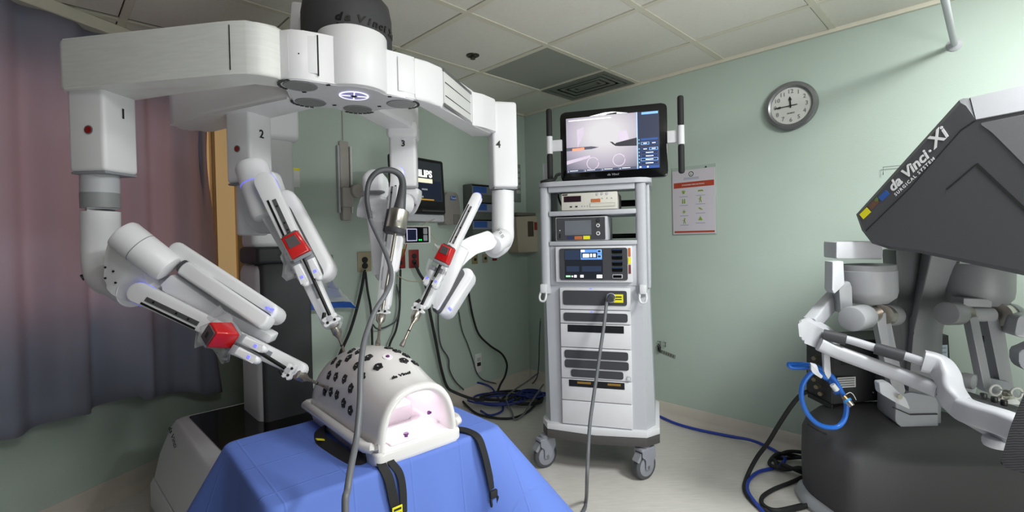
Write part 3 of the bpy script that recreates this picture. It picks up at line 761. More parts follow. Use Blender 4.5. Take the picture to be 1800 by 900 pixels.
cable('floor_cable', 'pale grey cable arching over the corner pile', [(0.2337, 3.9440, 0.1000), (0.1269, 3.6659, 0.0600), (0.0565, 3.5040, 0.0200), (-0.0070, 3.4289, 0.0120), (-0.0271, 3.5162, 0.0300), (-0.0717, 3.7744, 0.0500), (-0.0027, 3.9523, 0.0600), (0.0953, 4.0500, 0.0900), (0.2052, 4.0860, 0.1600)], .007, GREYCABLE)
cable('floor_cable', 'black cable sweeping across the floor below the corner pile', [(-0.5126, 4.0622, 0.0120), (-0.3283, 3.5973, 0.0200), (-0.1941, 3.4839, 0.0120), (-0.0275, 3.4520, 0.0120), (0.1014, 3.5932, 0.0120), (0.2038, 3.8697, 0.0120), (0.2679, 3.9843, 0.0200)], .009, RUBBER)
cable('floor_cable', 'navy cable looping up from the pile beside the wall', [(-0.3933, 3.9365, 0.0500), (-0.4228, 3.9601, 0.1000), (-0.3313, 3.9484, 0.1300), (-0.2065, 3.9786, 0.0800), (-0.1381, 3.8683, 0.0200), (-0.0966, 3.6210, 0.0150), (-0.1873, 3.5173, 0.0120), (-0.2635, 3.5933, 0.0200)], .008, NAVY)

# ---------------------------------------------------------------- vision cart
CE = V((0.9571, -0.2897, 0)); CD = V((0.2897, 0.9571, 0)); C0 = V((0.15, 2.70, 0))
CM = Matrix((CE, CD, ZUP)).transposed().to_4x4(); CM.translation = C0
cartw = mat('cart_white', '#d3d3d8', .42, var=.03); cartg = mat('cart_light_grey', '#b4b6bd', .42, var=.04)
cartd = mat('cart_dark_bumper', '#4a4747', .55, var=.08)
cart = thing('equipment_cart', 'tall light grey equipment cart on castors standing before the green wall', 'cart', C0 + CE * .3 + CD * .25)
def cobj(name, bm, m, parent, **k): return obj(name, bm, m, parent, M=CM, **k)
def cbox(name, x0, x1, y0, y1, z0, z1, m, parent=None, bev=.004, seg=2, **k):
    bm = new(); box(bm, x0, x1, y0, y1, z0, z1, bev, seg); return cobj(name, bm, m, parent if parent is not None else cart, **k)
def cprism(name, pts, ext, m, parent=None, bev=.004, seg=2, **k):
    bm = new(); prism(bm, pts, ext, bev, seg); return cobj(name, bm, m, parent if parent is not None else cart, **k)
# base and bumper
fp = [(-.012, .07), (.03, -.005), (.30, -.035), (.57, -.005), (.637, .07), (.637, .5), (.60, .54), (.02, .54), (-.012, .5)]
cprism('base_deck', [(x, y, .235) for x, y in fp], (0, 0, .035), cartw)
cprism('bumper', [(x, y, .185) for x, y in fp], (0, 0, .05), cartd, bev=.006)
# lower body with faceted front corners
body = [(.0, .10), (.045, .02), (.115, .012), (.505, .012), (.57, .02), (.615, .10), (.615, .5), (.0, .5)]
top2 = [(.0, .10), (.03, .03), (.11, .015), (.50, .015), (.56, .02), (.595, .09), (.595, .5), (.0, .5)]
bm = new(); a = [bm.verts.new((x, y, .27)) for x, y in body]; b = [bm.verts.new((x, y, 1.045)) for x, y in top2]; hull(bm, a, b)
cobj('cabinet_body', bm, cartg, cart, angle=25)
# uprights: rounded front posts and side panels
for x0, x1, nm in ((.008, .062, 'upright'), (.532, .588, 'upright')):
    bm = new(); xc = (x0 + x1) / 2
    prism(bm, fillet([(x0, .0, 1.0), (x1, .0, 1.0), (x1, .07, 1.0), (x0, .07, 1.0)], [.025, .025, .006, .006], 5), (0, 0, .595)); cobj(nm, bm, cartg, cart)
cbox('side_panel', .588, .604, .06, .5, 1.03, 1.595, cartg)
cbox('side_panel', .008, .02, .06, .5, 1.03, 1.595, cartg)
cprism('cart_top', fillet([(-.004, .02, 1.597), (.05, -.022, 1.597), (.55, -.022, 1.597), (.618, .02, 1.597), (.618, .5, 1.597), (-.004, .5, 1.597)], .03), (0, 0, .026), cartg, bev=.006)
cbox('top_rail', .062, .532, -.004, .03, 1.565, 1.597, cartg)
cbox('shelf', .062, .536, .0, .45, 1.434, 1.460, cartg)
cbox('shelf', .062, .538, .0, .45, 1.268, 1.292, cartg)
cbox('cross_rail', .05, .58, .46, .48, 1.50, 1.54, BLACK); cbox('cross_rail', .05, .58, .46, .48, 1.30, 1.33, BLACK)
cbox('support_post', .05, .075, .44, .48, 1.27, 1.6, DGREY); cbox('support_post', .52, .545, .44, .48, 1.27, 1.6, DGREY)
cbox('module_bay', .062, .54, .012, .45, 1.045, 1.268, cartg)
# cable hooks under the posts
for x in (.028, .565):
    bm = new(); box(bm, x - .018, x + .018, -.03, .03, 1.005, 1.055, .006)
    tube(bm, [(x - .016, -.02, 1.01), (x - .018, -.045, .985), (x - .01, -.05, .965), (x + .01, -.05, .965), (x + .018, -.045, .985), (x + .016, -.02, 1.01)], .006, 8, 3)
    cobj('cable_hook', bm, cartw, cart)
# generator with touch display in the bay
gen = tag(bpy.data.objects.new('generator', None), 'electrosurgical generator with blue touch display in the cart bay', 'generator')
COL.objects.link(gen); gen.location = CM @ V((.3, .1, 1.07))
cbox('faceplate', .098, .512, -.012, .40, 1.066, 1.262, cartw, gen)
cprism('front_panel', fillet([(.122, -.013, 1.078), (.488, -.013, 1.078), (.488, -.013, 1.252), (.122, -.013, 1.252)], .012), (0, -.006, 0), DGREY, gen, .002, 1)
def cq(name, x0, x1, z0, z1, y, m, parent): 
    bm = new(); box(bm, x0, x1, y - .0015, y, z0, z1); return cobj(name, bm, m, parent)
gs = lambda c, e, s: mat('scr_' + c + e, c, .4, emit=e, es=s)
SB1 = gs('#131a26', '#2b3a54', .9); SB2 = gs('#0a0d14', '#161b26', .8); SBB = gs('#8fb6e8', '#7fb0f5', 1.1); SW1 = gs('#ffffff', '#f2f5ff', 1.2); SG = gs('#88e0a0', '#b6f0c0', 1.0); SR = gs('#f0c0c0', '#f0b8b0', 1.0)
cq('display', .152, .358, 1.085, 1.245, -.0195, SB2, gen)
cq('display_area', .152, .236, 1.19, 1.243, -.021, SB1, gen)
cq('display_area', .24, .355, 1.19, 1.245, -.021, gs('#4a76b0', '#5a86c8', 1.0), gen)
cq('display_area', .246, .33, 1.2, 1.228, -.0225, SB2, gen)
for x0, x1, z0, z1 in ((.252, .286, 1.203, 1.222), (.292, .302, 1.204, 1.222), (.308, .322, 1.204, 1.222), (.242, .262, 1.232, 1.243)): cq('display_text', x0, x1, z0, z1, -.024, SW1, gen)
for z in (1.226, 1.198): cq('display_button', .330, .352, z, z + .018, -.024, SBB, gen); cq('display_button', .333, .349, z + .003, z + .015, -.0252, SB1, gen)
for x0, x1 in ((.16, .23), (.245, .35)): cq('display_area', x0, x1, 1.125, 1.155, -.021, SB1, gen)
cq('display_button', .157, .182, 1.095, 1.104, -.0225, SG, gen); cq('display_button', .188, .196, 1.095, 1.103, -.0225, SW1, gen); cq('display_button', .202, .216, 1.093, 1.106, -.0225, SW1, gen); cq('display_button', .236, .254, 1.093, 1.107, -.0225, SW1, gen)
cq('display_button', .325, .354, 1.090, 1.108, -.0225, SW1, gen); cq('display_button', .330, .349, 1.094, 1.104, -.024, SR, gen)
for k, z in enumerate((1.234, 1.201, 1.168, 1.136)):
    cprism('socket', fillet([(.408, -.018, z - .012), (.462, -.018, z - .012), (.462, -.018, z + .012), (.408, -.018, z + .012)], .005), (0, -.005, 0), GLOSSBLK, gen, .001, 1)
    cq('socket_edge', .41, .46, z + .007, z + .010, -.024, mat('sock_blue', '#33507e', .4), gen)
cprism('socket', fillet([(.408, -.018, 1.088), (.462, -.018, 1.088), (.462, -.018, 1.11), (.408, -.018, 1.11)], .005), (0, -.005, 0), LGREY, gen, .001, 1)
cq('socket_hole', .413, .457, 1.092, 1.106, -.0245, GLOSSBLK, gen)
cq('label', .492, .506, 1.165, 1.2, -.0135, YELLOW, gen); cq('label', .493, .505, 1.113, 1.16, -.0135, mat('label_maroon', '#7a3a3a', .5, var=.3), gen); cq('label', .493, .505, 1.205, 1.25, -.0135, LABELORANGE, gen)
# lower equipment panels
def panel(z0, z1, m=cartw, x0=.117, x1=.499): return cbox('panel', x0, x1, -.006, .05, z0, z1, m, cart, .004)
p1 = panel(.915, 1.035); p2 = panel(.838, .911); p3 = panel(.705, .834); p4 = panel(.532, .701); p5 = panel(.41, .528); p6 = panel(.275, .406)
def slot(x0, x1, z0, z1, parent, m=DGREY, r=.012):
    return cprism('recess_panel', fillet([(x0, -.007, z0), (x1, -.007, z0), (x1, -.007, z1), (x0, -.007, z1)], r), (0, -.004, 0), m, parent, .0015, 1)
slot(.135, .481, .94, 1.02, p1); slot(.137, .483, .851, .897, p2)
cq('label', .412, .462, .957, 1.002, -.0125, YELLOW, p1)
cq('label', .42, .454, .985, .991, -.0135, INK, p1); cq('label', .42, .454, .972, .977, -.0135, INK, p1)
cbox('tray_opening', .157, .462, -.008, .0, .79, .83, BLACK, p3, .001, 1)
for z0, z1, x0, x1 in ((.645, .69, .138, .482), (.592, .637, .138, .484), (.542, .583, .172, .455)): slot(x0, x1, z0, z1, p4)
bm = new(); cyl(bm, (.484, -.006, .55), (.484, -.016, .55), .012, n=20); cobj('power_button', bm, LGREY, p4)
bm = new(); cyl(bm, (.484, -.0165, .55), (.484, -.0175, .55), .006, n=16); cobj('button_light', bm, LABELWHITE, p4)
cbox('tray_opening', .158, .46, -.008, .0, .487, .524, BLACK, p5, .001, 1)
for x0, x1, z in ((.205, .28, .505), (.37, .44, .505)): cbox('tray_content', x0, x1, -.0095, -.008, z, z + .012, mat('amber_part', '#8a6a2a', .5), p5, .0005, 1)
for x, z in ((.29, 1.032), (.292, .905)):
    cq('status_light', x - .006, x + .006, z - .002, z + .002, -.0075, LED, cart)
# castors
castg = mat('castor_grey', '#8c8e98', .45, var=.05)
def castor(x, y, yaw):
    c = bpy.data.objects.new('castor', None); COL.objects.link(c); c.parent = cart; c.matrix_parent_inverse = Matrix.Translation(-world_loc(cart))
    p = CM @ V((x, y, 0)); c.location = p
    d = V((math.cos(yaw), math.sin(yaw), 0)); sd_ = V((-d.y, d.x, 0)); hubc = p + ZUP * .072
    def o2(n, bm, m): return obj(n, bm, m, c)
    bm = new(); lathe(bm, hubc - sd_ * .017, sd_, [(.05, -.002), (.066, 0), (.072, .006), (.072, .028), (.066, .034), (.05, .036)], 36); o2('tyre', bm, mat('tyre_grey', '#4b4c52', .6))
    bm = new(); lathe(bm, hubc - sd_ * .021, sd_, [(.0, .0), (.05, .001), (.056, .004), (.056, .038), (.05, .041), (0, .042)], 32); o2('wheel', bm, castg)
    bm = new()
    for s in (-1, 1):
        q = hubc + sd_ * (s * .026)
        prism(bm, fillet([q - d * .02 - ZUP * .012, q + d * .018 - ZUP * .012, q + d * .055 + ZUP * .055, q + d * .05 + ZUP * .095, q - d * .045 + ZUP * .095, q - d * .045 + ZUP * .06, q - d * .02 + ZUP * .045], .008), sd_ * (s * .005), .0015, 1)
    obox(bm, hubc + ZUP * .094 + d * .004, d, sd_, ZUP, .105, .06, .02, .008); o2('fork', bm, castg)
    bm = new(); prism(bm, fillet([hubc - d * .075 + ZUP * .04 - sd_ * .02, hubc - d * .045 + ZUP * .08 - sd_ * .02, hubc - d * .03 + ZUP * .075 - sd_ * .02, hubc - d * .06 + ZUP * .03 - sd_ * .02], .004), sd_ * .04, .003, 1); o2('brake_pedal', bm, MGREY)
    bm = new(); cyl(bm, hubc - sd_ * .033, hubc + sd_ * .033, .009, n=12); o2('axle', bm, ALU)
    bm = new(); cyl(bm, p + ZUP * .165, p + ZUP * .19, .028, n=20); o2('swivel', bm, MGREY)
castor(.005, .03, 0.5); castor(.555, .035, 0.55); castor(.06, .48, .2); castor(.56, .48, .3)
# cable in the top bay and arm behind the screen
bm = new(); tube(bm, [(.08, .2, 1.57), (.10, .1, 1.545), (.12, .06, 1.505), (.135, .07, 1.49), (.15, .10, 1.505), (.15, .14, 1.53)], .006, 8, 6); tag(cobj('cable', bm, BLACK, None), 'black cable looped in the top bay beside the white recorder', 'cable')
bm = new(); tube(bm, [(.02, .0, 1.628), (.06, .0, 1.634), (.095, .02, 1.642), (.105, .04, 1.665), (.12, .06, 1.675)], .009, 8, 6); tag(cobj('cable', bm, BLACK, None), 'thick black cable lying on the cart top below left screen handle', 'cable')

# white recorder on the upper shelf
rec = thing('video_recorder', 'white video recorder with a dark display on the upper shelf', 'recorder', CM @ V((.28, .1, 1.46)))
recw = mat('recorder_white', '#cfccc4', .45, var=.03)
cbox('case', .135, .44, .0, .30, 1.462, 1.556, recw, rec)
cq('display', .15, .245, 1.508, 1.540, -.001, mat('rec_display', '#2a1a22', .2), rec)
lettering('SONY', CM @ V((.142, -.0015, 1.545)), CE, ZUP, .011, INK, rec, bold=.0006)
cq('disc_tray', .293, .428, 1.476, 1.496, -.001, mat('tray_edge', '#a9a69e', .4), rec); cq('disc_tray', .295, .426, 1.478, 1.494, -.002, recw, rec)
cq('label', .30, .35, 1.502, 1.52, -.001, LABELORANGE, rec)
for x in (.183, .213): cq('port', x, x + .012, 1.478, 1.485, -.001, BLACK, rec)
for x, z in ((.334, 1.545), (.36, 1.547), (.386, 1.546)):
    bm = new(); cyl(bm, (x, 0, z), (x, -.003, z), .007, n=14); cobj('button', bm, LGREY, rec)
for x, z in ((.36, 1.521), (.386, 1.521), (.41, 1.52), (.25, 1.482), (.265, 1.482), (.28, 1.482)):
    bm = new(); cyl(bm, (x, 0, z), (x, -.002, z), .003, n=10); cobj('button', bm, MGREY, rec)

# dark device on the lower shelf
ins = thing('insufflator', 'dark grey insufflator with a small screen on the middle shelf', 'device', CM @ V((.25, .1, 1.293)))
cbox('case', .098, .385, .008, .30, 1.294, 1.425, LGREY, ins)
cbox('front', .105, .372, .0, .01, 1.298, 1.421, DGREY, ins, .003, 1)
cq('screen', .152, .298, 1.325, 1.405, -.001, mat('ins_screen', '#6c7078', .18, var=.25, scale=6), ins)
for z, r, m in ((1.403, .009, BLACK), (1.375, .010, LABELWHITE), (1.332, .011, LABELWHITE)):
    bm = new(); cyl(bm, (.335, 0, z), (.335, -.006, z), r, n=18); cobj('knob', bm, m, ins)
    bm = new(); cyl(bm, (.335, -.006, z), (.335, -.007, z), r * .55, n=14); cobj('knob_face', bm, DGREY, ins)
cq('label', .165, .197, 1.301, 1.318, -.001, mat('label_navy', '#26305e', .5), ins); cq('label', .205, .248, 1.301, 1.319, -.001, LABELORANGE, ins); cq('label', .253, .29, 1.301, 1.320, -.001, YELLOW, ins)
cq('port', .12, .127, 1.31, 1.335, -.001, BLACK, ins); cq('status_light', .121, .127, 1.35, 1.355, -.001, LABELWHITE, ins)

# touchscreen monitor with grab handles
ts = thing('touchscreen_monitor', 'large black touchscreen showing a surgical view on top of the cart', 'monitor', CM @ V((.41, .1, 1.63)))
ty = .10; sx0, sx1, sz0, sz1 = .118, .704, 1.632, 2.03
cprism('bezel', fillet([(sx0, ty, sz0), (sx1, ty, sz0), (sx1, ty, sz1), (sx0, ty, sz1)], .03, 5), (0, .05, 0), GLOSSBLK, ts, .006, 2)
vx0, vx1, vz0, vz1 = .153, .662, 1.682, 1.992
# endoscopic picture: bright cavity fading to grey at the left, drawn by nodes on the flat screen
sm = bpy.data.materials.new('surgical_view'); sm.use_nodes = True; n_ = sm.node_tree; pbs = n_.nodes['Principled BSDF']; pbs.inputs['Base Color'].default_value = (.02, .02, .02, 1); pbs.inputs['Roughness'].default_value = .2
tcs = n_.nodes.new('ShaderNodeTexCoord'); mps = n_.nodes.new('ShaderNodeMapping'); mps.vector_type = 'POINT'
ctr = CM @ V((.37, ty, 1.89))
mps.inputs['Location'].default_value = (-ctr.x * 3.2, -ctr.y * 3.2, -ctr.z * 4.2); mps.inputs['Scale'].default_value = (3.2, 3.2, 4.2)
gr_ = n_.nodes.new('ShaderNodeTexGradient'); gr_.gradient_type = 'SPHERICAL'; rmp = n_.nodes.new('ShaderNodeValToRGB')
rmp.color_ramp.elements[0].position = 0.0; rmp.color_ramp.elements[0].color = (.26, .25, .33, 1); rmp.color_ramp.elements[1].position = .75; rmp.color_ramp.elements[1].color = (1, .97, 1, 1)
e_ = rmp.color_ramp.elements.new(.3); e_.color = (.62, .56, .68, 1)
n_.links.new(tcs.outputs['Object'], mps.inputs[0]); n_.links.new(mps.outputs[0], gr_.inputs[0]); n_.links.new(gr_.outputs[0], rmp.inputs[0]); n_.links.new(rmp.outputs[0], pbs.inputs['Emission Color']); pbs.inputs['Emission Strength'].default_value = 1.0
split = vx0 + (vx1 - vx0) * .772
cq('screen', vx0, split, vz0, vz1, ty - .001, sm, ts)
SN = gs('#1a2030', '#39405a', .8); cq('screen', split, vx1, vz0, vz1, ty - .001, SN, ts)
cq('screen_edge', split - .002, split + .002, vz0, vz1, ty - .002, gs('#a0c8ff', '#a9d0ff', 1.1), ts)
def sq(name, u0, u1, v0, v1, y, m):
    X = lambda u_: vx0 + (vx1 - vx0) * u_; Z = lambda v_: vz1 + (vz0 - vz1) * v_
    return cq(name, X(u0), X(u1), Z(v1), Z(v0), ty - y, m, ts)
S2 = gs('#6f9fe0', '#7fb0f0', 1.0); S3 = gs('#20407a', '#2c4f90', 1.0); S4 = gs('#12182a', '#1c2844', .9)
sq('title_bar', .82, .99, .01, .05, .002, S2)
sq('button', .81, .985, .47, .505, .002, S3)
for u0, u1, v, hot in ((.81, .895, .535, 1), (.90, .985, .535, 0), (.81, .895, .635, 0), (.895, .985, .635, 1), (.81, .985, .7, 0), (.81, .985, .76, 0), (.805, .985, .82, 1), (.805, .985, .885, 0)):
    sq('button', u0, u1, v, v + .048, .002, S2 if hot else S3); sq('button_face', u0 + .006, u1 - .006, v + .008, v + .04, .003, S4 if hot else S4)
    sq('button_text', u0 + (u1 - u0) * .28, u1 - (u1 - u0) * .28, v + .018, v + .03, .004, SW1)
for v in (.49, .55, .65, .71, .77, .83, .89): sq('dot', .785, .795, v - .01, v + .012, .002, S2)
for k in range(4):
    u0 = .005 + k * .19; sq('status_bar', u0, u0 + .183, .952, .998, .003, gs('#3a4256', '#4c5670', .9)); sq('status_text', u0 + .03, u0 + .12, .966, .974, .004, SW1)
    lettering(str(k + 1), CM @ V((vx0 + (vx1 - vx0) * (u0 + .006), ty - .0042, vz0 + .003)), CE, ZUP, .013, SW1, ts)
sq('status_bar', .775, .995, .952, .998, .003, S3); sq('status_text', .79, .81, .962, .985, .004, SW1); sq('status_text', .87, .885, .962, .988, .004, SW1)
sq('screen_text', .03, .5, .04, .055, .002, SW1)
def spoly(name, pts, m, y=.002):
    X = lambda u_: vx0 + (vx1 - vx0) * u_; Z = lambda v_: vz1 + (vz0 - vz1) * v_
    bm = new(); prism(bm, [(X(a), ty - y, Z(b)) for a, b in pts], (0, -.0008, 0)); return cobj(name, bm, m, ts)
G1 = gs('#4a4a56', '#565666', .9); G2 = gs('#2a2a30', '#3a3a42', .8); G3 = gs('#b4a8b8', '#cfc4d6', .9)
spoly('picture_shape', [(.12, .22), (.2, .18), (.2, .3), (.125, .55)], G3); spoly('picture_shape', [(.57, .32), (.66, .3), (.685, .46), (.62, .48), (.575, .48)], G3)
spoly('picture_shape', [(0, .54), (.28, .54), (.36, .565), (.28, .59), (0, .6)], G1, .0025)
spoly('picture_shape', [(.48, .48), (.51, .49), (.535, .53), (.55, .51), (.77, .445), (.77, .59), (.58, .575), (.54, .565), (.51, .53)], G2, .0025)
spoly('picture_label', [(.065, .56), (.2, .55), (.2, .595), (.065, .605)], gs('#f09070', '#ff9c80', 1.0), .0035)
spoly('picture_shape', [(0, .78), (.26, .70), (.27, .74), (.02, .84), (0, .85)], G3, .0025)
for u_, v_ in ((.29, .85), (.575, .82)):
    bm = new(); tube(bm, [(vx0 + (vx1 - vx0) * u_ + .033 * math.cos(a * .4189), ty - .002, vz1 + (vz0 - vz1) * v_ + .033 * math.sin(a * .4189)) for a in range(16)], .0022, 5, 1, False); cobj('picture_ring', bm, gs('#c8b8c8', '#d8c8dc', .85), ts)
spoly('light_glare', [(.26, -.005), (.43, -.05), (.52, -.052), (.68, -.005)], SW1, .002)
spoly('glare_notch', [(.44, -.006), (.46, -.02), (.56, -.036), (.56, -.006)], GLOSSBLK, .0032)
lettering('da Vinci', CM @ V(((sx0 + sx1) / 2 + .0, ty - .001, 1.655)), CE, ZUP, .016, mat('logo_grey', '#8d8f94', .4), ts, bold=.0004, shear=.2, sx=1.25, align='CENTER')
for x, s in ((.058, 1), (.772, -1)):
    bm = new(); zc = 1.845
    for z0, z1, m in ((1.64, zc - .047, 0), (zc + .047, 2.055, 0)):
        bm2 = new(); cyl(bm2, (x, ty - .02, z0), (x, ty - .02, z1), .0165, bev=.012, n=18); cobj('handle_grip', bm2, RUBBER, ts)
    cyl(bm, (x, ty - .02, zc - .05), (x, ty - .02, zc + .05), .018, n=18)
    bxx = sorted((x, x + s * .07)); box(bm, bxx[0], bxx[1], ty - .012, ty + .012, zc - .035, zc + .03, .003)
    cobj('handle_bracket', bm, cartw, ts)
cbox('stand', .33, .48, ty + .04, ty + .16, 1.62, 1.80, LGREY, ts, .01)
# post behind the left handle
cbox('support_post', .005, .06, .12, .16, 1.62, 1.75, LGREY, cart, .004)

# grey camera cable from the cart panel to the floor
pts = [CM @ V((.40, -.012, .98))] + [V(p) for p in [(0.5133, 2.5800, 0.9961), (0.4954, 2.5400, 0.9527), (0.4736, 2.5000, 0.8542), (0.4462, 2.4600, 0.7443), (0.4159, 2.4200, 0.6091), (0.3897, 2.3800, 0.5070), (0.3623, 2.3300, 0.3985), (0.3424, 2.2700, 0.2994), (0.3210, 2.1800, 0.2085)]] + [V((0.3375, 2.3449, 0.0120)), V((0.2975, 2.2248, 0.0120)), V((0.1063, 1.8640, 0.0120))]
cbl = cable('camera_cable', 'grey camera cable hanging from the cart front down to the floor', pts, .009, GREYCABLE, n=10)
q = CM @ V((.40, -.03, .985)); bm = new(); cyl(bm, CM @ V((.398, -.012, .985)), CM @ V((.398, -.06, .98)), .02, .016, n=16); obj('plug', bm, DGREY, cbl)
bm = new(); tube(bm, [CM @ V((.398 + .024 * math.cos(a * .45), -.02, .983 + .024 * math.sin(a * .45))) for a in range(14)], .0025, 6, 2); obj('plug_ring', bm, mat('plug_ring', '#c8d0e8', .3, .5), cbl)

# ---------------------------------------------------------------- surgical robot: base, column, boom, hub
RF = V((0.69, -0.724, 0)).normalized(); RR = V((-RF.y, RF.x, 0))           # front and right of the robot's base
RB = V((-1.68, 2.36, 0))                                                   # back left corner of the base
robot = thing('surgical_robot', 'big white four armed surgical robot standing left over the blue table', 'robot', RB + RF * .45 + RR * .35)
Z0 = 1.811                                                                # underside of the hub and boom arms
def rb(f, r, z): return RB + RF * f + RR * r + ZUP * z
def base_ring(o, z, fl_=0.0): return fillet([rb(-o * .4, -o, z), rb(.95 + o, -o * .6, z - fl_), rb(.95 + o, .70 + o * .6, z - fl_), rb(-o * .4, .70 + o, z)], [.05, .25, .25, .05], 6)
def loft(bm, rings):
    R = [[bm.verts.new(p) for p in r] for r in rings]
    for A, B in zip(R, R[1:]):
        n = len(A)
        for k in range(n): bm.faces.new((A[k], A[(k + 1) % n], B[(k + 1) % n], B[k]))
    bm.faces.new(list(reversed(R[0]))); bm.faces.new(R[-1]); return bm
bm = new(); loft(bm, [base_ring(.10, .05), base_ring(.115, .07), base_ring(.115, .17), base_ring(.105, .19)]); base = obj('base_skirt', bm, WHITE2, robot)
bm = new(); loft(bm, [base_ring(.09, .19), base_ring(.098, .20), base_ring(.075, .31), base_ring(.032, .425), base_ring(.012, .455), base_ring(.0, .460)]); obj('base_cover', bm, WHITE2, robot)
bm = new(); prism(bm, fillet([rb(.025, .045, .4605), rb(.85, .07, .4605), rb(.85, .64, .4605), rb(.025, .66, .4605)], [.02, .3, .3, .02], 8), (0, 0, .003)); obj('deck_panel', bm, GLOSSBLK, robot)
for f, r in ((.1, .1), (.1, .6), (.85, .1), (.85, .6)):
    bm = new(); cyl(bm, rb(f, r, .065) - RR * .02, rb(f, r, .065) + RR * .02, .064, n=24); obj('wheel', bm, BLACK, robot)
lettering('da Vinci', (-1.6210, 2.2200, 0.4663), V((-1.5591, 2.1700, 0.3856)) - V((-1.6210, 2.2200, 0.4663)), V((.6, -.2, .5)), .034, INK, robot, shear=.2)
# column
cbx = lambda bm, f0, f1, r0, r1, z0, z1, bv=.02: obox(bm, rb((f0 + f1) / 2, (r0 + r1) / 2, (z0 + z1) / 2), RF, RR, ZUP, f1 - f0, r1 - r0, z1 - z0, bv, 4)
CF, CR = .297, .395
bm = new(); cbx(bm, CF - .22, CF + .10, CR - .125, CR + .125, .35, 1.22, .05); obj('column_shell', bm, WHITE2, robot)
bm = new(); cbx(bm, CF - .02, CF + .115, CR - .108, CR + .125, .44, 1.22, .02); obj('column_front', bm, CHAR, robot)
bm = new(); cbx(bm, CF - .18, CF + .117, CR - .128, CR + .137, 1.215, 1.30, .02); obj('column_collar', bm, mat('column_collar', '#26272b', .5), robot)
bm = new()
for a in range(11):
    for b in range(5): obox(bm, rb(CF + .1175, CR - .03 + .012 * a + (.006 if b % 2 else 0), 1.238 + .011 * b), RR, ZUP, RF, .006, .006, .002)
vg = obj('vent_mesh', bm, BLACK, robot); vg['kind'] = 'stuff'
bm = new(); cbx(bm, CF - .17, CF + .03, CR - .12, CR + .09, 1.29, 2.06, .03); obj('column_mast', bm, WHITE2, robot)
bm = new(); cbx(bm, CF - .19, CF + .05, CR - .135, CR + .115, 1.83, 2.2, .03); obj('mast_head', bm, WHITE2, robot)
q = rb(CF + .031, CR - .035, 1.71); bm = new(); disc(bm, q, RF, .011, .006, 18); obj('red_button', bm, REDBTN, robot)
# boom to the hub
hub = V((-.522, 1.62, 0)); capc = V((-.565, 1.70, 0)); colc = rb(CF - .05, CR, 0)
d_ = (capc - colc).normalized(); s_d = V((-d_.y, d_.x, 0))
bm = new(); obox(bm, colc + d_ * ((capc - colc).length * .5 - .06) + ZUP * 2.11, d_, s_d, ZUP, (capc - colc).length - .02, .15, .2, .03, 3); obj('boom', bm, WHITE, robot)
bm = new(); prism(bm, fillet([(-0.8340, 1.8600, 2.2513), (-0.7574, 1.8600, 2.2409), (-0.7562, 1.8600, 2.1250), (-0.8461, 1.8600, 2.1357)], .012, 3), (.03, .09, 0), .008, 2); obj('boom_end_plate', bm, WHITE, robot)
# hub
PLT = [(-0.7136, 1.4783, 1.8111), (-0.6968, 1.4583, 1.8111), (-0.6537, 1.4508, 1.8111), (-0.6202, 1.4608, 1.8111), (-0.5863, 1.4841, 1.8111), (-0.5344, 1.5205, 1.8111), (-0.4913, 1.5262, 1.8111), (-0.4537, 1.5517, 1.8111), (-0.4314, 1.5769, 1.8111), (-0.4170, 1.6211, 1.8111), (-0.3575, 1.6645, 1.8111), (-0.3298, 1.6937, 1.8111), (-0.3275, 1.7436, 1.8111), (-0.3471, 1.7794, 1.8111), (-0.3761, 1.7963, 1.8111), (-0.4761, 1.8040, 1.8111), (-0.5154, 1.8288, 1.8111), (-0.5462, 1.8592, 1.8111), (-0.5840, 1.8603, 1.8111), (-0.6171, 1.8408, 1.8111), (-0.6456, 1.7709, 1.8111), (-0.6961, 1.7555, 1.8111), (-0.7303, 1.7528, 1.8111), (-0.7663, 1.7132, 1.8111), (-0.7627, 1.6748, 1.8111), (-0.7409, 1.6361, 1.8111), (-0.7190, 1.5686, 1.8111), (-0.7153, 1.5221, 1.8111)]
bm = new(); prism(bm, PLT, (0, 0, .15), .004, 2); obj('hub_body', bm, WHITE, robot)
pc_ = sum((V(p) for p in PLT), V()) / len(PLT)
bm = new(); prism(bm, [pc_ + (V(p) - pc_) * .975 - ZUP * .003 for p in PLT], (0, 0, .004)); obj('hub_underside', bm, mat('hub_underside', '#d2d2d8', .45), robot)
bm = new(); cyl(bm, hub + ZUP * (Z0 + .0), hub + ZUP * (Z0 + .19), .112, bev=.006, n=48); cyl(bm, hub * .6 + capc * .4 + ZUP * 1.93, hub * .4 + capc * .6 + ZUP * 1.985, .128, bev=.012, n=48); obj('hub_barrel', bm, WHITE, robot)
bm = new(); lathe(bm, capc + ZUP * 1.958, (0, 0, 1), [(.135, 0), (.148, .006), (.152, .03), (.152, .14), (.145, .18), (.12, .21), (0, .215)], 56); cap = obj('hub_cap', bm, mat('cap_charcoal', '#3a3a3d', .6, bump=.15, bscale=600), robot)
def wrapped(txt, a0, size, z, bold, shear, sx, sp, r=.1540):
    a = a0
    for ch in txt:
        me = text_mesh(ch, (0, 0, 0), (1, 0, 0), (0, 0, 1), size, bold=bold, shear=shear, sx=sx)
        w = max((v.co.x for v in me.vertices), default=size * .3) if len(me.vertices) else size * .28
        am = a + w / 2 / r
        n = V((math.cos(am), math.sin(am), 0)); xd = V((-n.y, n.x, 0))
        me.transform(Matrix((xd, -n, ZUP)).transposed().to_4x4())
        o = capc + n * r - xd * (w / 2) + ZUP * z
        me.transform(Matrix.Translation(o))
        if len(me.vertices): obj('letter', me, mat('cap_ink', '#060607', .3), cap)
        a += w / r + sp
wrapped('da Vinci Xi', -1.50, .034, 2.030, .0012, .25, 1.2, .022)
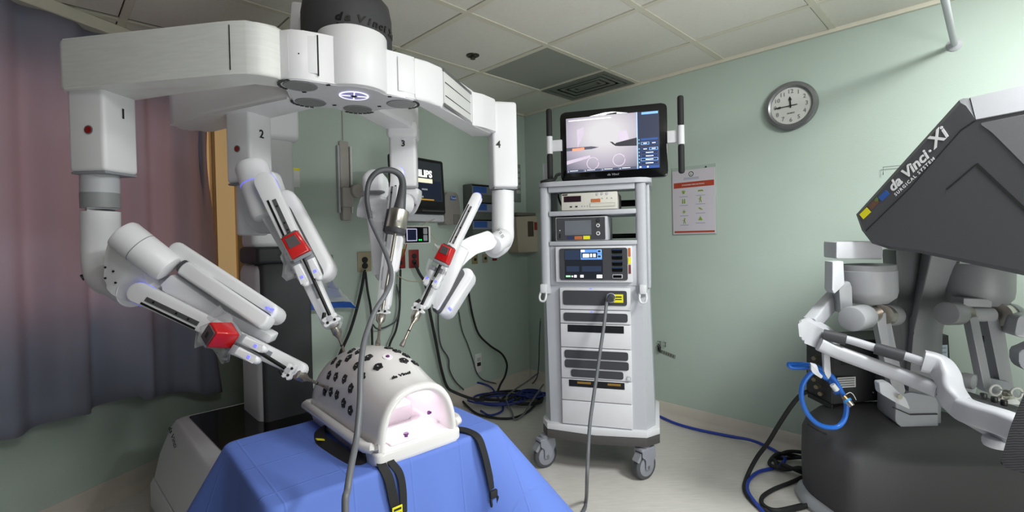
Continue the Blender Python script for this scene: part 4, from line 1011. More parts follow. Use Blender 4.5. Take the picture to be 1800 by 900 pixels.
wrapped('SURGICAL SYSTEM', -1.46, .010, 2.014, .0002, 0, 1.1, .022)
# discs and ring under the hub
def arc_band(bm, c, r0, r1, a0, a1, z, n=6):
    P = [c + V((math.cos(a0 + (a1 - a0) * k / n) * r1, math.sin(a0 + (a1 - a0) * k / n) * r1, 0)) for k in range(n + 1)] + [c + V((math.cos(a1 + (a0 - a1) * k / n) * r0, math.sin(a1 + (a0 - a1) * k / n) * r0, 0)) for k in range(n + 1)]
    prism(bm, [V((p.x, p.y, z)) for p in P], (0, 0, .002))
brushed = mat('brushed_disc', '#8e8e90', .4, .4, var=.15, scale=80)
for c, outa in (((-.654, 1.510), 3.6), ((-.696, 1.687), 2.7), ((-.562, 1.785), 1.7), ((-.389, 1.732), .35)):
    C_ = V((c[0], c[1], Z0 - .004))
    bm = new(); lathe(bm, C_, (0, 0, -1), [(.0, -.001), (.051, 0), (.049, .002), (.03, .001), (.0, .0012)], 40); pd = obj('pivot_disc', bm, brushed, robot)
    bm = new()
    for k in range(7):
        a = outa - .9 + k * .28; arc_band(bm, C_, .0565, .066, a, a + .2, Z0 - .0055)
    obj('vent_arc', bm, BLACK, pd)
RC = V((-.522, 1.62, Z0 - .006))
bm = new(); 
for k in range(4): arc_band(bm, RC, .043, .048, k * math.pi / 2, (k + 1) * math.pi / 2, RC.z, 12)
for a in (.35, .35 + math.pi / 2): 
    for s in (-1, 1): obox(bm, RC + V((math.cos(a), math.sin(a), 0)) * (.026 * s), (math.cos(a), math.sin(a), 0), (-math.sin(a), math.cos(a), 0), ZUP, .030, .0038, .002)
rg = obj('ring_light', bm, RINGLED, robot)
bm = new(); disc(bm, RC - ZUP * .001, (0, 0, -1), .008, .003, 16); obj('ring_hub', bm, INK, rg)
bm = new(); disc(bm, RC + ZUP * .002, (0, 0, -1), .047, .002, 40); obj('ring_backing', bm, mat('ring_backing', '#b4b2d6', .5, emit='#8a86d8', es=.25), rg)
for p in [(-0.6681, 1.5709, 1.8070), (-0.5650, 1.5061, 1.8070), (-0.6275, 1.7275, 1.8070), (-0.4066, 1.6404, 1.8070), (-0.4732, 1.7545, 1.8070)]:
    bm = new(); obox(bm, p, (1, 0, 0), (0, 1, 0), ZUP, .012, .008, .003); obj('screw_cover', bm, INK, robot)
# cover plates on the hub front
def vplate(name, pts2, z0, z1, thick, m, parent, bev=.002):
    """vertical plate over the ground line pts2 (two points), pushed toward the viewer's side by thick"""
    a, b = V((pts2[0][0], pts2[0][1], 0)), V((pts2[1][0], pts2[1][1], 0)); d = (b - a).normalized(); n = V((d.y, -d.x, 0))
    bm = new(); prism(bm, [a + ZUP * z0, b + ZUP * z0, b + ZUP * z1, a + ZUP * z1], n * thick, bev, 2); return obj(name, bm, m, parent)
H1 = [(-0.6660, 1.4552, 1.8111), (-0.5859, 1.4788, 1.8111)]
vplate('access_cover', H1, Z0 + .022, Z0 + .135, .004, WHITE, robot)
vplate('cover_seam', [H1[1], (H1[1][0] + .004, H1[1][1] + .001)], Z0 + .015, Z0 + .14, .0035, INK, robot, 0)
vplate('cover_mark', [(-0.6470, 1.4590, 1.8111), (-0.6331, 1.4625, 1.8111)], Z0 + .075, Z0 + .079, .0055, INK, robot, 0)
H4 = [(-0.3788, 1.6464, 1.8111), (-0.3253, 1.7010, 1.8111)]
vplate('access_cover', H4, Z0 + .018, Z0 + .135, .004, WHITE, robot)

# ---------------------------------------------------------------- the four arms
def arm_root(p, n): 
    o = bpy.data.objects.new('robot_arm', None); COL.objects.link(o); o.parent = robot
    o.matrix_parent_inverse = Matrix.Translation(-world_loc(robot)); o.location = p
    return o
def link(arm, poly, h=.155, bev=.018, name='boom_link', m=None):
    bm = new(); prism(bm, poly, (0, 0, h), bev, 4); return obj(name, bm, m or WHITE, arm)
def sj_column(arm, c, z0, z1, size, yaw, num, facedir, btn=None, m=None):
    c = V(c); ax = V((math.cos(yaw), math.sin(yaw), 0)); ay = V((-ax.y, ax.x, 0))
    bm = new(); obox(bm, V((c.x, c.y, (z0 + z1) / 2)), ax, ay, ZUP, size, size, z1 - z0, .014, 4); obj('hanging_column', bm, m or WHITE, arm)
    bm = new(); obox(bm, V((c.x, c.y, z0 - .003)), ax, ay, ZUP, size * .94, size * .94, .008, .003); obj('column_rim', bm, MGREY, arm)
    return ax, ay
def number(arm, txt, p, n, size=.035):
    n = V(n).normalized(); xd = V((-n.y, n.x, 0)); lettering(txt, V(p) + n * .002, xd, ZUP, size, INK, arm, 'arm_number', bold=.0006, align='CENTER')
def dot(arm, p, n, r=.010, m=None):
    bm = new(); disc(bm, V(p), n, r, .005, 18); obj('red_button', bm, m or REDBTN, arm)
    bm = new(); disc(bm, V(p), n, r * 1.3, .003, 18); obj('button_rim', bm, INKGREY, arm)
NCAM = V((0, -1, 0))
def screws(arm, pts, n, r=.003):
    for p in pts:
        bm = new(); disc(bm, V(p), n, r, .003, 10); obj('screw', bm, INK, arm)

def tool_rail(arm, p0, p1, w0, w1, n, thick, side, st=(.08, .42), slot_off=.55, strip_off=.0, sw=.35):
    """long white insertion rail with metal track, open slot, screws and a lit rim at its top end"""
    p0, p1, n = V(p0), V(p1), V(n).normalized()
    bm = new(); bar(bm, p0, p1, w0, w1, n, thick, .006); obj('tool_rail', bm, WHITE, arm)
    bm = new(); bar(bm, p0, p0 + (p1 - p0) * .06, w0 * 1.03, w0 * 1.03, n, .004, .001); o = obj('rail_end_light', bm, LED, arm); o.location = -n * .012
    bm = new(); strip(bm, p0, p1, w0 * sw, n, .004, st[0], st[1], side * strip_off * w0, .0025); obj('rail_track', bm, ALU, arm)
    bm = new(); strip(bm, p0, p1, w0 * .2, n, .004, st[0] - .01, st[1], side * slot_off * w0, .0022); obj('rail_slot', bm, BLACK, arm)
    a = (p1 - p0); A = a.normalized(); nr = (n - A * n.dot(A)).normalized(); s = A.cross(nr)
    screws(arm, [p0 + a * t + s * (side * strip_off * w0) + nr * .003 for t in (st[0] + .05, (st[0] + st[1]) / 2 + .03, st[1] - .06)], nr, .0035)
    bm = new(); strip(bm, p0, p1, w1 * .6, n, .004, .74, .84, -side * .25 * w1, .0025); obj('rail_window', bm, MGREY, arm)
    return A, s, nr

def carriage(arm, c, A, s, n, L, w, gap):
    """two white lobes with blue lights below the tool"""
    for k in (-1, 1):
        q0 = V(c) + s * (k * gap) + n * .012; q1 = q0 + A * L
        bm = new(); bar(bm, q0, q1, w, w * .8, n, .03, .008, seg=3); cg = obj('carriage_lobe', bm, WHITE, arm)
        bm = new(); strip(bm, q0, q1, w * .6, n, .003, .62, .76, 0, .0015); obj('carriage_light', bm, LED, arm)
        bm = new(); obox(bm, q0 - A * (w * .5) - n * .01, A, s, n, w * 1.2, w * 2, .03, .003); obj('carriage_clip', bm, MGREY, arm)

def instrument(label, c, A, s, n, size, shaft_end, tilt, roll=0.0):
    """red tool housing with grey collar, latch plate and a black shaft"""
    c = V(c); t = thing('surgical_instrument', label, 'instrument', c, 'instruments held by the robot arms')
    A2 = (A + V((0, 1, 0)) * tilt).normalized(); n2 = (n - A2 * n.dot(A2)).normalized(); n2 = (Matrix.Rotation(roll, 3, A2) @ n2).normalized(); s2 = A2.cross(n2)
    L, W, D = size
    bm = new()
    q = [c + A2 * (L * i) + s2 * (W * j * k) for i, j, k in ((-.5, -.5, .86), (.5, -.5, 1), (.5, .5, 1), (-.5, .5, .86))]
    prism(bm, [p - n2 * (D / 2) for p in q], n2 * D, .007, 3); obj('housing', bm, RED, t)
    if roll == 0:
        bm = new(); prism(bm, [c + A2 * (L * i) + s2 * (W * j) + n2 * (D * .5 + .0005) for i, j in ((-.40, -.26), (.05, -.30), (.05, .30), (-.40, .26))], n2 * .002, .001, 1); obj('latch_plate', bm, mat('latch_grey', '#5d5558', .4, .3), t)
    bm = new(); obox(bm, c - A2 * (L * .5 + .001), s2, n2, -A2, W * .70, D * .80, .006, .002); obj('end_plate', bm, mat('latch_grey', '#5d5558', .4, .3), t)
    bm = new(); obox(bm, c - A2 * (L * .5 + .005), s2, n2, -A2, W * .16, D * .3, .003, .001, 1); obj('emblem', bm, INK, t)
    bm = new(); obox(bm, c + A2 * (L * .5 + .006), s2, n2, A2, W * .98, D * .9, .012, .004); obj('collar', bm, MGREY, t)
    bm = new(); cyl(bm, c + A2 * (L * .5), V(shaft_end), .0055, n=14); obj('shaft', bm, BLACK, t)
    return t

def cannula(label, top, entry, A, s, n, w=.016):
    """white clamp, steel bowl and thin steel tube going into the training torso"""
    top, entry = V(top), V(entry); d = (entry - top).normalized()
    t = thing('cannula', label, 'cannula', top, 'steel cannulas in the training torso')
    bm = new(); lathe(bm, top, d, [(.008, 0), (.0145, .003), (.0155, .012), (.0145, .03), (.010, .038), (.0055, .048), (.0048, .055)], 24); obj('bowl', bm, STEEL, t)
    bm = new(); cyl(bm, top + d * .045, entry, .0046, n=14); obj('tube', bm, BROWNSTEEL, t)
    bm = new(); lathe(bm, top + d * ((entry - top).length * .55), d, [(.0047, 0), (.0052, .001), (.0052, .004), (.0047, .005)], 14); obj('marker_band', bm, INK, t)
    bm = new(); lathe(bm, entry - d * .014, d, [(.0048, -.012), (.0075, -.002), (.0085, .006), (.0085, .013)], 16); obj('remote_centre_sleeve', bm, mat('sleeve_grey', '#7d7772', .45, .4), t)
    return t

def clamp(arm, c, A, s, n, w):
    c = V(c)
    bm = new()
    pts = [(-.9, -1), (-.2, -1), (0, -.5), (.3, -1.3), (.8, -1.2), (.9, -.4), (.7, .2), (1.0, .9), (.5, 1.3), (.1, .8), (-.3, 1.2), (-.9, 1.0), (-.7, 0)]
    prism(bm, fillet([c + A * (x * w * .8) + s * (y * w) + n * .012 for x, y in pts], w * .2, 3), -n * .016, .003, 2); obj('cannula_clamp', bm, WHITE, arm)
    for y in (-.5, .55):
        bm = new(); disc(bm, c + s * (y * w) + n * .013 + A * (w * .25), n, w * .2, .003, 12); obj('clamp_pin', bm, INK, arm)
    bm = new(); disc(bm, c - A * w * .2 + n * .013, n, w * .42, .004, 18); obj('clamp_ring', bm, LGREY, arm)
    bm = new(); obox(bm, c - A * (w * .9) + s * (w * .7) + n * .006, A + s * .6, s - A * .6, n, w * 1.1, w * .5, .012, .003); obj('clamp_lever', bm, INK, arm)

def wrap_film(label, ring, tip, seedv, amp=.008):
    bm = new(); crumple(bm, ring, tip, 6, amp, seedv); o = obj('drape_film', bm, clear, angle=180); tag(o, label, 'plastic film', 'clear plastic drape scraps on the robot arms'); return o

GAP = mat('cover_gap_grey', '#4c4c4f', .6)
# ---- arm 1 (left, in front of the curtain)
c1 = V((-1.3358, 1.5800, 1.6601)); arm1 = arm_root(c1, None)
L1 = [(-1.4071, 1.5025, 1.8111), (-1.0085, 1.4352, 1.8111), (-0.8099, 1.4010, 1.8111), (-0.7159, 1.4021, 1.8111), (-0.6742, 1.4917, 1.8111), (-0.7083, 1.5456, 1.8111), (-0.7301, 1.5155, 1.8111), (-0.7884, 1.4840, 1.8111), (-1.0826, 1.5730, 1.8111), (-1.2734, 1.6427, 1.8111), (-1.4216, 1.5607, 1.8111)]
link(arm1, fillet(L1, [.02, 0, .10, .12, 0, 0, 0, 0, 0, 0, .03, .03], 3), .155, .010, m=SCUFF)
def band(arm, pts2, w, z0, z1, m=INK): vplate('seam', pts2, z0, z1, w, m, arm, 0)
band(arm1, [(-0.8107, 1.4009, 1.8111), (-0.8083, 1.4011, 1.8111)], .0012, Z0 + .012, Z0 + .143)
for x0, x1, z in ((110, 125, .135), (200, 260, .07), (330, 385, .085), (112, 180, .09)):
    pass
sj_column(arm1, c1, 1.556, 1.84, .126, -.08, '1', None, m=WHITE)
y1 = -.08; f1a = V((math.cos(y1), math.sin(y1), 0)); f1b = V((-f1a.y, f1a.x, 0))
number(arm1, '1', V((c1.x, c1.y, V((-1.2671, 1.5700, 1.7364)).z)) + f1a * .0632 + f1b * .006, f1a, .046)
dot(arm1, V((c1.x, c1.y, V((-1.3227, 1.5150, 1.6861)).z)) - f1b * .064 + f1a * .012, -f1b, .011)
a_, b_ = V((-1.3524, 1.5800, 1.5557)), V((-1.3545, 1.5800, 1.4920)); e_ = V((-1.3542, 1.5800, 1.4432)); g_ = V((-1.3591, 1.5800, 1.2404))
bm = new(); cyl(bm, a_, b_, .052, n=36); obj('collar', bm, LGREY, arm1)
bm = new(); cyl(bm, b_, e_, .0525, n=36); obj('collar', bm, mat('collar_mid', '#8b8e90', .45), arm1)
k_ = V((-1.1854, 1.5000, 1.1738))
bm = new(); tube(bm, [e_, e_.lerp(g_, .4), e_.lerp(g_, .8), g_.lerp(k_, .12) - ZUP * .012, g_.lerp(k_, .5) - ZUP * .006, k_], .052, 28, 7); obj('elbow_pipe', bm, WHITE, arm1, angle=60)
bm = new(); disc(bm, V((-1.3867, 1.5450, 1.2194)), V((-.6, -.7, -.4)), .010, .012, 14); obj('elbow_plug', bm, INK, arm1)
bm = new(); prism(bm, fillet([(-1.2255, 1.4550, 1.3529), (-1.2398, 1.4550, 1.2875), (-1.2461, 1.4550, 1.2009), (-1.2229, 1.4550, 1.1692), (-1.1683, 1.4550, 1.1437), (-1.1335, 1.4550, 1.1464), (-1.1083, 1.4550, 1.1771), (-1.1175, 1.4550, 1.2120), (-1.1319, 1.4550, 1.2505), (-1.1499, 1.4550, 1.2820), (-1.1733, 1.4550, 1.3103)], .015, 3), (0.02, .08, 0), .012, 3); obj('yoke', bm, WHITE, arm1)
screws(arm1, [(-1.2350, 1.4500, 1.2530), (-1.2112, 1.4500, 1.2404), (-1.2360, 1.4500, 1.2202), (-1.2054, 1.4500, 1.2057)], (0, -1, 0), .0032)
u0, u1 = V((-1.1686, 1.4300, 1.3566)), V((-1.0457, 1.4600, 1.2413))
bm = new(); cyl(bm, u0, u1, .049, .046, .014, 36); obj('shoulder_drum', bm, WHITE, arm1)
bm = new(); m0 = u0.lerp(u1, .40); cyl(bm, m0, u0.lerp(u1, .412), .0488, n=36); obj('drum_seam', bm, MGREY, arm1)
n1 = V((.35, -.92, .2)).normalized()
bm = new(); bar(bm, (-1.0580, 1.5000, 1.3051), (-0.7420, 1.4400, 1.1123), .026, .028, n1, .085, .012, seg=4); obj('link_cover', bm, WHITE, arm1)
bm = new(); bar(bm, (-1.0055, 1.4600, 1.2474), (-0.7356, 1.4000, 1.0881), .0235, .022, n1, .05, .008, sq=.5, seg=3); obj('link_cover', bm, WHITE, arm1)
bm = new(); bar(bm, (-1.0227, 1.4750, 1.2539), (-0.7416, 1.4150, 1.0924), .0205, .020, n1, .045, .004, sq=.5); obj('cover_gap', bm, GAP, arm1)
bm = new(); prism(bm, fillet([(-1.0516, 1.4700, 1.2268), (-1.0894, 1.4700, 1.1926), (-1.0742, 1.4700, 1.1730), (-0.9347, 1.4700, 1.0980), (-0.7604, 1.4700, 1.0028), (-0.7456, 1.4700, 1.0306), (-0.8939, 1.4700, 1.1129)], .008, 3), (0, .05, 0), .006, 2); obj('link_cover', bm, WHITE, arm1)
for p in [(-0.7366, 1.4300, 1.1222), (-0.7231, 1.4300, 1.1168)]: 
    bm = new(); obox(bm, p, (.9, 0, -.3), (0, 1, 0), (.3, 0, .9), .012, .01, .006, .002); obj('cover_light', bm, LED, arm1)
r0, r1 = V((-1.1188, 1.4200, 1.1795)), V((-0.6302, 1.3800, 0.9505))
A1, S1, N1 = tool_rail(arm1, r0, r1, .031, .021, n1, .045, 1, (.07, .40), .72, .2, .42)
carriage(arm1, V((-0.7839, 1.3700, 1.0222)), A1, S1, N1, .06, .014, .017)
ce1 = V((-0.6415, 1.3650, 0.9467))
instrument('red instrument housing on the lowest arm by the curtain', V((-0.8280, 1.3450, 1.0594)), A1, S1, N1, (.066, .056, .056), ce1, 1.9, -.6)
wrap_film('clear plastic film around the red housing nearest the curtain', [(-0.8656, 1.4100, 1.1296), (-0.9017, 1.4100, 1.1035), (-0.9330, 1.4100, 1.0671), (-0.9464, 1.4100, 1.0134), (-0.9179, 1.4100, 1.0128), (-0.8879, 1.4100, 1.0020), (-0.8721, 1.4100, 0.9679), (-0.8553, 1.4100, 0.9676), (-0.8342, 1.4100, 0.9975)], [(-0.8103, 1.3850, 1.0890), (-0.8436, 1.3850, 1.0798), (-0.8770, 1.3850, 1.0673), (-0.8941, 1.3850, 1.0478), (-0.8782, 1.3850, 1.0276), (-0.8586, 1.3850, 1.0205), (-0.8455, 1.3850, 1.0136), (-0.8357, 1.3850, 1.0101), (-0.8257, 1.3850, 1.0132)], 11)
clamp(arm1, ce1 + N1 * .004, A1, S1, N1, .019)
en1 = V((-0.5700, 1.4800, 0.8563))
cannula('cannula entering the left side of the training torso', V((-0.6317, 1.3750, 0.9371)), en1, A1, S1, N1)

# ---- arm 2 (behind, second from left)
c2 = V((-1.015, 1.87, 1.7)); arm2 = arm_root(c2, None)
da = V((-.63, .33, 0)).normalized(); sa = V((-da.y, da.x, 0)); pA = V((-.70, 1.69, Z0)); pB = V((-1.34, 2.03, Z0))
link(arm2, fillet([pA - sa * .06, pA + sa * .06, pB + sa * .085, pB + da * .06 + sa * .06, pB + da * .06 - sa * .06, pB - sa * .085], .04, 5), .15, .025)
sj_column(arm2, c2, 1.547, 1.83, .115, -.28, '2', None)
y2 = -.28; g2a = V((math.cos(y2), math.sin(y2), 0)); g2b = V((-g2a.y, g2a.x, 0))
number(arm2, '2', V((c2.x, c2.y, V((-0.9517, 1.8500, 1.7235)).z)) + g2a * .058, g2a, .044)
dot(arm2, V((c2.x, c2.y, V((-1.0138, 1.8100, 1.6757)).z)) - g2b * .0585, -g2b, .010)
bm = new(); cyl(bm, (-1.0094, 1.8700, 1.5474), (-1.0129, 1.8700, 1.3476), .054, bev=.01, n=32); obj('elbow_pipe', bm, WHITE, arm2, angle=60)
bm = new(); prism(bm, fillet([(-1.0235, 1.8000, 1.5909), (-1.0071, 1.8000, 1.4197), (-0.9620, 1.8000, 1.3503), (-0.8976, 1.8000, 1.3574), (-0.8519, 1.8000, 1.4591), (-0.8911, 1.8000, 1.5880)], .02, 3), (0, .06, 0), .012, 3); obj('yoke', bm, WHITE, arm2)
u0, u1 = V((-0.9411, 1.7400, 1.6074)), V((-0.8646, 1.7000, 1.4018))
bm = new(); cyl(bm, u0, u1, .057, .05, .02, 36); obj('shoulder_drum', bm, WHITE, arm2)
bm = new(); cyl(bm, u0.lerp(u1, .38), u0.lerp(u1, .392), .0553, n=36); obj('drum_seam', bm, LED, arm2)
n2 = V((.2, -.97, .12)).normalized()
bm = new(); bar(bm, (-0.8196, 1.7200, 1.4731), (-0.6732, 1.6600, 1.2321), .044, .046, n2, .09, .02, seg=4); obj('link_cover', bm, WHITE, arm2)
bm = new(); bar(bm, (-0.8085, 1.6900, 1.4283), (-0.6830, 1.6300, 1.2107), .028, .033, n2, .02, .004); obj('cover_gap', bm, GAP, arm2)
bm = new(); bar(bm, (-0.8157, 1.6800, 1.4298), (-0.6904, 1.6200, 1.2116), .032, .036, n2, .05, .012, seg=3); obj('link_cover', bm, WHITE, arm2)
bm = new(); prism(bm, fillet([(-0.8992, 1.6800, 1.4416), (-0.8549, 1.6800, 1.4546), (-0.7605, 1.6800, 1.2588), (-0.6838, 1.6800, 1.1370), (-0.7081, 1.6800, 1.1275), (-0.7585, 1.6800, 1.1887)], .01, 3), (0, .05, 0), .006, 2); obj('link_cover', bm, WHITE, arm2)
r0, r1 = V((-0.8389, 1.6300, 1.5280)), V((-0.6080, 1.5700, 1.0523))
A2_, S2_, N2 = tool_rail(arm2, r0, r1, .034, .024, n2, .045, 1, (.14, .42), .45, -.12, .38)
carriage(arm2, V((-0.6762, 1.5500, 1.2514)), A2_, S2_, N2, .065, .015, .022)
ce2 = V((-0.5908, 1.5500, 1.0628))
instrument('red instrument housing on the second arm beside the dark column', V((-0.6913, 1.5300, 1.3092)), A2_, S2_, N2, (.075, .062, .05), ce2, .30)
wrap_film('clear plastic film hanging under the red housing by the dark column', [(-0.7377, 1.5500, 1.2952), (-0.7456, 1.5500, 1.2732), (-0.7428, 1.5500, 1.2436), (-0.7475, 1.5500, 1.2068), (-0.7294, 1.5500, 1.1953), (-0.7071, 1.5500, 1.1985), (-0.6919, 1.5500, 1.2166)], [(-0.7247, 1.5450, 1.2803), (-0.7250, 1.5450, 1.2693), (-0.7181, 1.5450, 1.2507), (-0.7224, 1.5450, 1.2287), (-0.7116, 1.5450, 1.2211), (-0.7005, 1.5450, 1.2246), (-0.6927, 1.5450, 1.2391)], 12, .006)
clamp(arm2, ce2 + N2 * .004, A2_, S2_, N2, .022)
cannula('cannula entering the top left of the training torso', V((-0.5858, 1.5600, 1.0423)), V((-0.5619, 1.6000, 0.9197)), A2_, S2_, N2)
wrap_film('clear plastic scrap at the lower end of the second arm', [(-0.5774, 1.5600, 1.0794), (-0.5590, 1.5600, 1.0716), (-0.5559, 1.5600, 1.0491), (-0.5675, 1.5600, 1.0307)], [(-0.5816, 1.5600, 1.0609), (-0.5744, 1.5600, 1.0533), (-0.5709, 1.5600, 1.0457), (-0.5748, 1.5600, 1.0384)], 13, .004)

# ---- arm 3 (behind, carries the camera)
c3 = V((-.487, 2.20, 1.7)); arm3 = arm_root(c3, None)
link(arm3, [(-.62, 1.78, Z0), (-.50, 1.78, Z0), (-.43, 2.06, Z0), (-.43, 2.27, Z0), (-.54, 2.27, Z0), (-.55, 2.10, Z0)], .15, .014)
for dx in (-.03,):
    bm = new(); obox(bm, V((-.462, 1.95, Z0 + .02)), V((.07, .28, 0)), V((.28, -.07, 0)), ZUP, .19, .004, .012); obj('slide_rail', bm, INK, arm3)
bm = new(); obox(bm, V((-.485, 2.19, Z0 + .0)), V((1, .1, 0)), V((-.1, 1, 0)), ZUP, .135, .14, .078, .02, 4); obj('column_head', bm, WHITE, arm3)
sj_column(arm3, c3, 1.556, 1.83, .118, .12, '3', None)
number(arm3, '3', V((-0.4745, 2.1370, 1.7356)), (0.1, -1, 0), .037)
bm = new(); prism(bm, fillet([(-0.5278, 2.1600, 1.5544), (-0.4124, 2.1600, 1.5519), (-0.4214, 2.1600, 1.5008), (-0.4484, 2.1600, 1.4450), (-0.4746, 2.1600, 1.4250), (-0.5052, 2.1600, 1.4308), (-0.5353, 2.1600, 1.4623)], .02, 3), (0, .09, 0), .015, 3); obj('elbow', bm, WHITE, arm3)
bm = new(); tube(bm, [(-0.4660, 2.1500, 1.4754), (-0.5074, 2.0500, 1.4790), (-0.5248, 1.9200, 1.4946)], .05, 24, 6); obj('forearm', bm, WHITE, arm3, angle=60)
bm = new(); bar(bm, (-0.5433, 1.8800, 1.5606), (-0.4994, 1.8000, 1.1901), .046, .024, (0, -1, .05), .09, .022, seg=4); obj('link_cover', bm, WHITE, arm3)
bm = new(); lathe(bm, (-0.5338, 1.8500, 1.5040), V((-0.5295, 1.8450, 1.4421)) - V((-0.5338, 1.8500, 1.5040)), [(.0462, 0), (.0467, .0015), (.0462, .003)], 32); obj('drum_seam', bm, MGREY, arm3)
bm = new(); prism(bm, fillet([(-0.6023, 1.9200, 1.4963), (-0.6171, 1.9200, 1.4510), (-0.6226, 1.9200, 1.4170), (-0.6091, 1.9200, 1.4098), (-0.5794, 1.9200, 1.4114), (-0.5704, 1.9200, 1.4956)], .01, 3), (0, .06, 0), .01, 2); obj('yoke', bm, WHITE, arm3)
bm = new(); bar(bm, (-0.4526, 1.8300, 1.4742), (-0.4547, 1.7400, 1.1563), .024, .02, (.3, -1, .05), .05, .01, seg=3); obj('link_cover', bm, WHITE, arm3)
r0, r1 = V((-0.4208, 1.7800, 1.5707)), V((-0.4552, 1.6600, 1.1006))
n3 = V((-.05, -1, .05)).normalized()
A3_, S3_, N3 = tool_rail(arm3, r0, r1, .024, .022, n3, .045, -1, (.12, .55), .05, -.45, .3)
bm = new(); strip(bm, r0, r1, .016, n3, .004, .12, .9, -.0, .003); obj('rail_face', bm, LGREY, arm3)
bm = new(); bar(bm, (-0.4171, 1.7300, 1.3213), (-0.4291, 1.7100, 1.2197), .02, .018, n3, .03, .008); obj('carriage_lobe', bm, WHITE, arm3)
bm = new(); bar(bm, (-0.4459, 1.7300, 1.3219), (-0.4616, 1.7100, 1.2205), .013, .013, n3, .03, .006); obj('carriage_lobe', bm, WHITE, arm3)
ce3 = V((-0.4451, 1.6350, 1.0783)); clamp(arm3, ce3, A3_, S3_, N3, .020)
cannula('cannula entering the top of the training torso under the camera', V((-0.4546, 1.6400, 1.0641)), V((-0.4347, 1.5200, 0.9845)), A3_, S3_, N3)
wrap_film('clear plastic film left of the steel camera head', [(-0.5232, 1.7900, 1.4831), (-0.4891, 1.7900, 1.4887), (-0.4428, 1.7900, 1.4664), (-0.4394, 1.7900, 1.4323)], [(-0.5115, 1.7700, 1.3822), (-0.4863, 1.7700, 1.3817), (-0.4607, 1.7700, 1.3937), (-0.4478, 1.7700, 1.4061)], 14, .009)
# endoscope with its steel camera head and long grey cable
h0, h1 = V((-0.3878, 1.6600, 1.4213)), V((-0.3977, 1.6450, 1.3561)); hd = (h1 - h0).normalized()
endo = thing('endoscope', 'endoscope with brushed steel camera head and looping grey cable on third arm', 'endoscope', h0)
bm = new(); lathe(bm, h0, hd, [(.028, 0), (.033, .003), (.034, .01), (.035, (h1 - h0).length - .004), (.034, (h1 - h0).length)], 36); obj('camera_head', bm, STEEL, endo)
bm = new(); obox(bm, h0.lerp(h1, .6) - S3_ * .004 + V((0.008, -.0345, 0)), (1, 0, 0), ZUP, (0, -1, 0), .018, .006, .003, .001); obj('button', bm, LGREY, endo)
bm = new(); cyl(bm, h1, h1 + hd * .018, .037, .034, .004, 32); obj('collar', bm, DGREY, endo)
bm = new(); obox(bm, h0.lerp(h1, .6) + V((-.03, .02, 0)), hd, S3_, N3, .085, .03, .04, .006); obj('mount_block', bm, DGREY, endo)
bm = new(); cyl(bm, h1 + hd * .015, ce3 + N3 * .01, .0058, n=14); obj('shaft', bm, STEEL, endo)
bm = new(); tube(bm, [h0 + hd * .004, (-0.3821, 1.6650, 1.4590), (-0.3739, 1.6600, 1.5057)], [.022, .017, .013], 16, 8); obj('strain_relief', bm, DKCABLE, endo)
cp_ = [h0 + hd * .002] + [V(p) for p in [(-0.3821, 1.6650, 1.4590), (-0.3739, 1.6600, 1.5057), (-0.3806, 1.6500, 1.5399), (-0.4084, 1.6300, 1.5553), (-0.4456, 1.6100, 1.5475), (-0.4722, 1.6000, 1.5126), (-0.4752, 1.5800, 1.4540), (-0.4598, 1.5600, 1.3872), (-0.4287, 1.5300, 1.3307), (-0.3967, 1.5000, 1.2763), (-0.3717, 1.4600, 1.2265), (-0.3643, 1.4200, 1.1883), (-0.3713, 1.3800, 1.1560), (-0.3871, 1.3400, 1.1212), (-0.3954, 1.3000, 1.0807), (-0.3948, 1.2500, 1.0437), (-0.3878, 1.2000, 0.9914), (-0.3764, 1.1550, 0.9343), (-0.3704, 1.1200, 0.8921), (-0.3669, 1.0900, 0.8577), (-0.3592, 1.0300, 0.8272), (-0.3537, 0.9900, 0.7986), (-0.3506, 0.9650, 0.7651)]] + [V((-.34, .95, .55)), V((-.33, .93, .30)), V((-.30, .90, .06)), V((-.2, .86, .012)), V((.1, .80, .012))]
bm = new(); tube(bm, cp_, [.0115] * 4 + [.0074] * (len(cp_) - 4), 12, 7); obj('camera_cable', bm, GREYCABLE, endo, angle=180)
bm = new(); tube(bm, cp_[1:9], [.0122, .0122, .0118, .0105, .0095, .0088, .0082, .0078], 12, 7); obj('cable_sleeve', bm, DKCABLE, endo, angle=180)

# ---- arm 4 (right)
c4 = V((-0.0363, 2.3300, 1.6446)); arm4 = arm_root(c4, None)
L4 = [(-0.3292, 1.6903, 1.8111), (-0.2863, 1.7323, 1.8111), (-0.2482, 1.7949, 1.8111), (-0.1678, 2.0996, 1.8111), (-0.1521, 2.1223, 1.8111), (-0.0895, 2.2419, 1.8111), (-0.0759, 2.3049, 1.8111), (-0.0940, 2.3416, 1.8111), (-0.1357, 2.2988, 1.8111), (-0.1876, 2.3320, 1.8111), (-0.3312, 1.7731, 1.8111), (-0.3438, 1.7423, 1.8111)]
link(arm4, L4, .15, .012)
vplate('slide_face', [(-0.2450, 1.8029, 1.8111), (-0.1698, 2.0941, 1.8111)], Z0 + .018, Z0 + .135, .004, LABELWHITE, arm4, .001)
for z0, z1 in ((.136, .146), (.004, .014)): vplate('slide_rail', [(-0.2466, 1.7989, 1.8111), (-0.1678, 2.0996, 1.8111)], Z0 + z0, Z0 + z1, .006, ALU, arm4, .001)
for z in (.045, .095): vplate('slide_groove', [(-0.2419, 1.8110, 1.8111), (-0.1718, 2.0887, 1.8111)], Z0 + z, Z0 + z + .003, .0048, INK, arm4, 0)
bl = [(-0.1628, 2.1000, 1.8111), (-0.1158, 2.1475, 1.8111), (-0.0626, 2.2327, 1.8111), (-0.0774, 2.3433, 1.8111), (-0.1311, 2.3120, 1.8111), (-0.1823, 2.2692, 1.8111)]
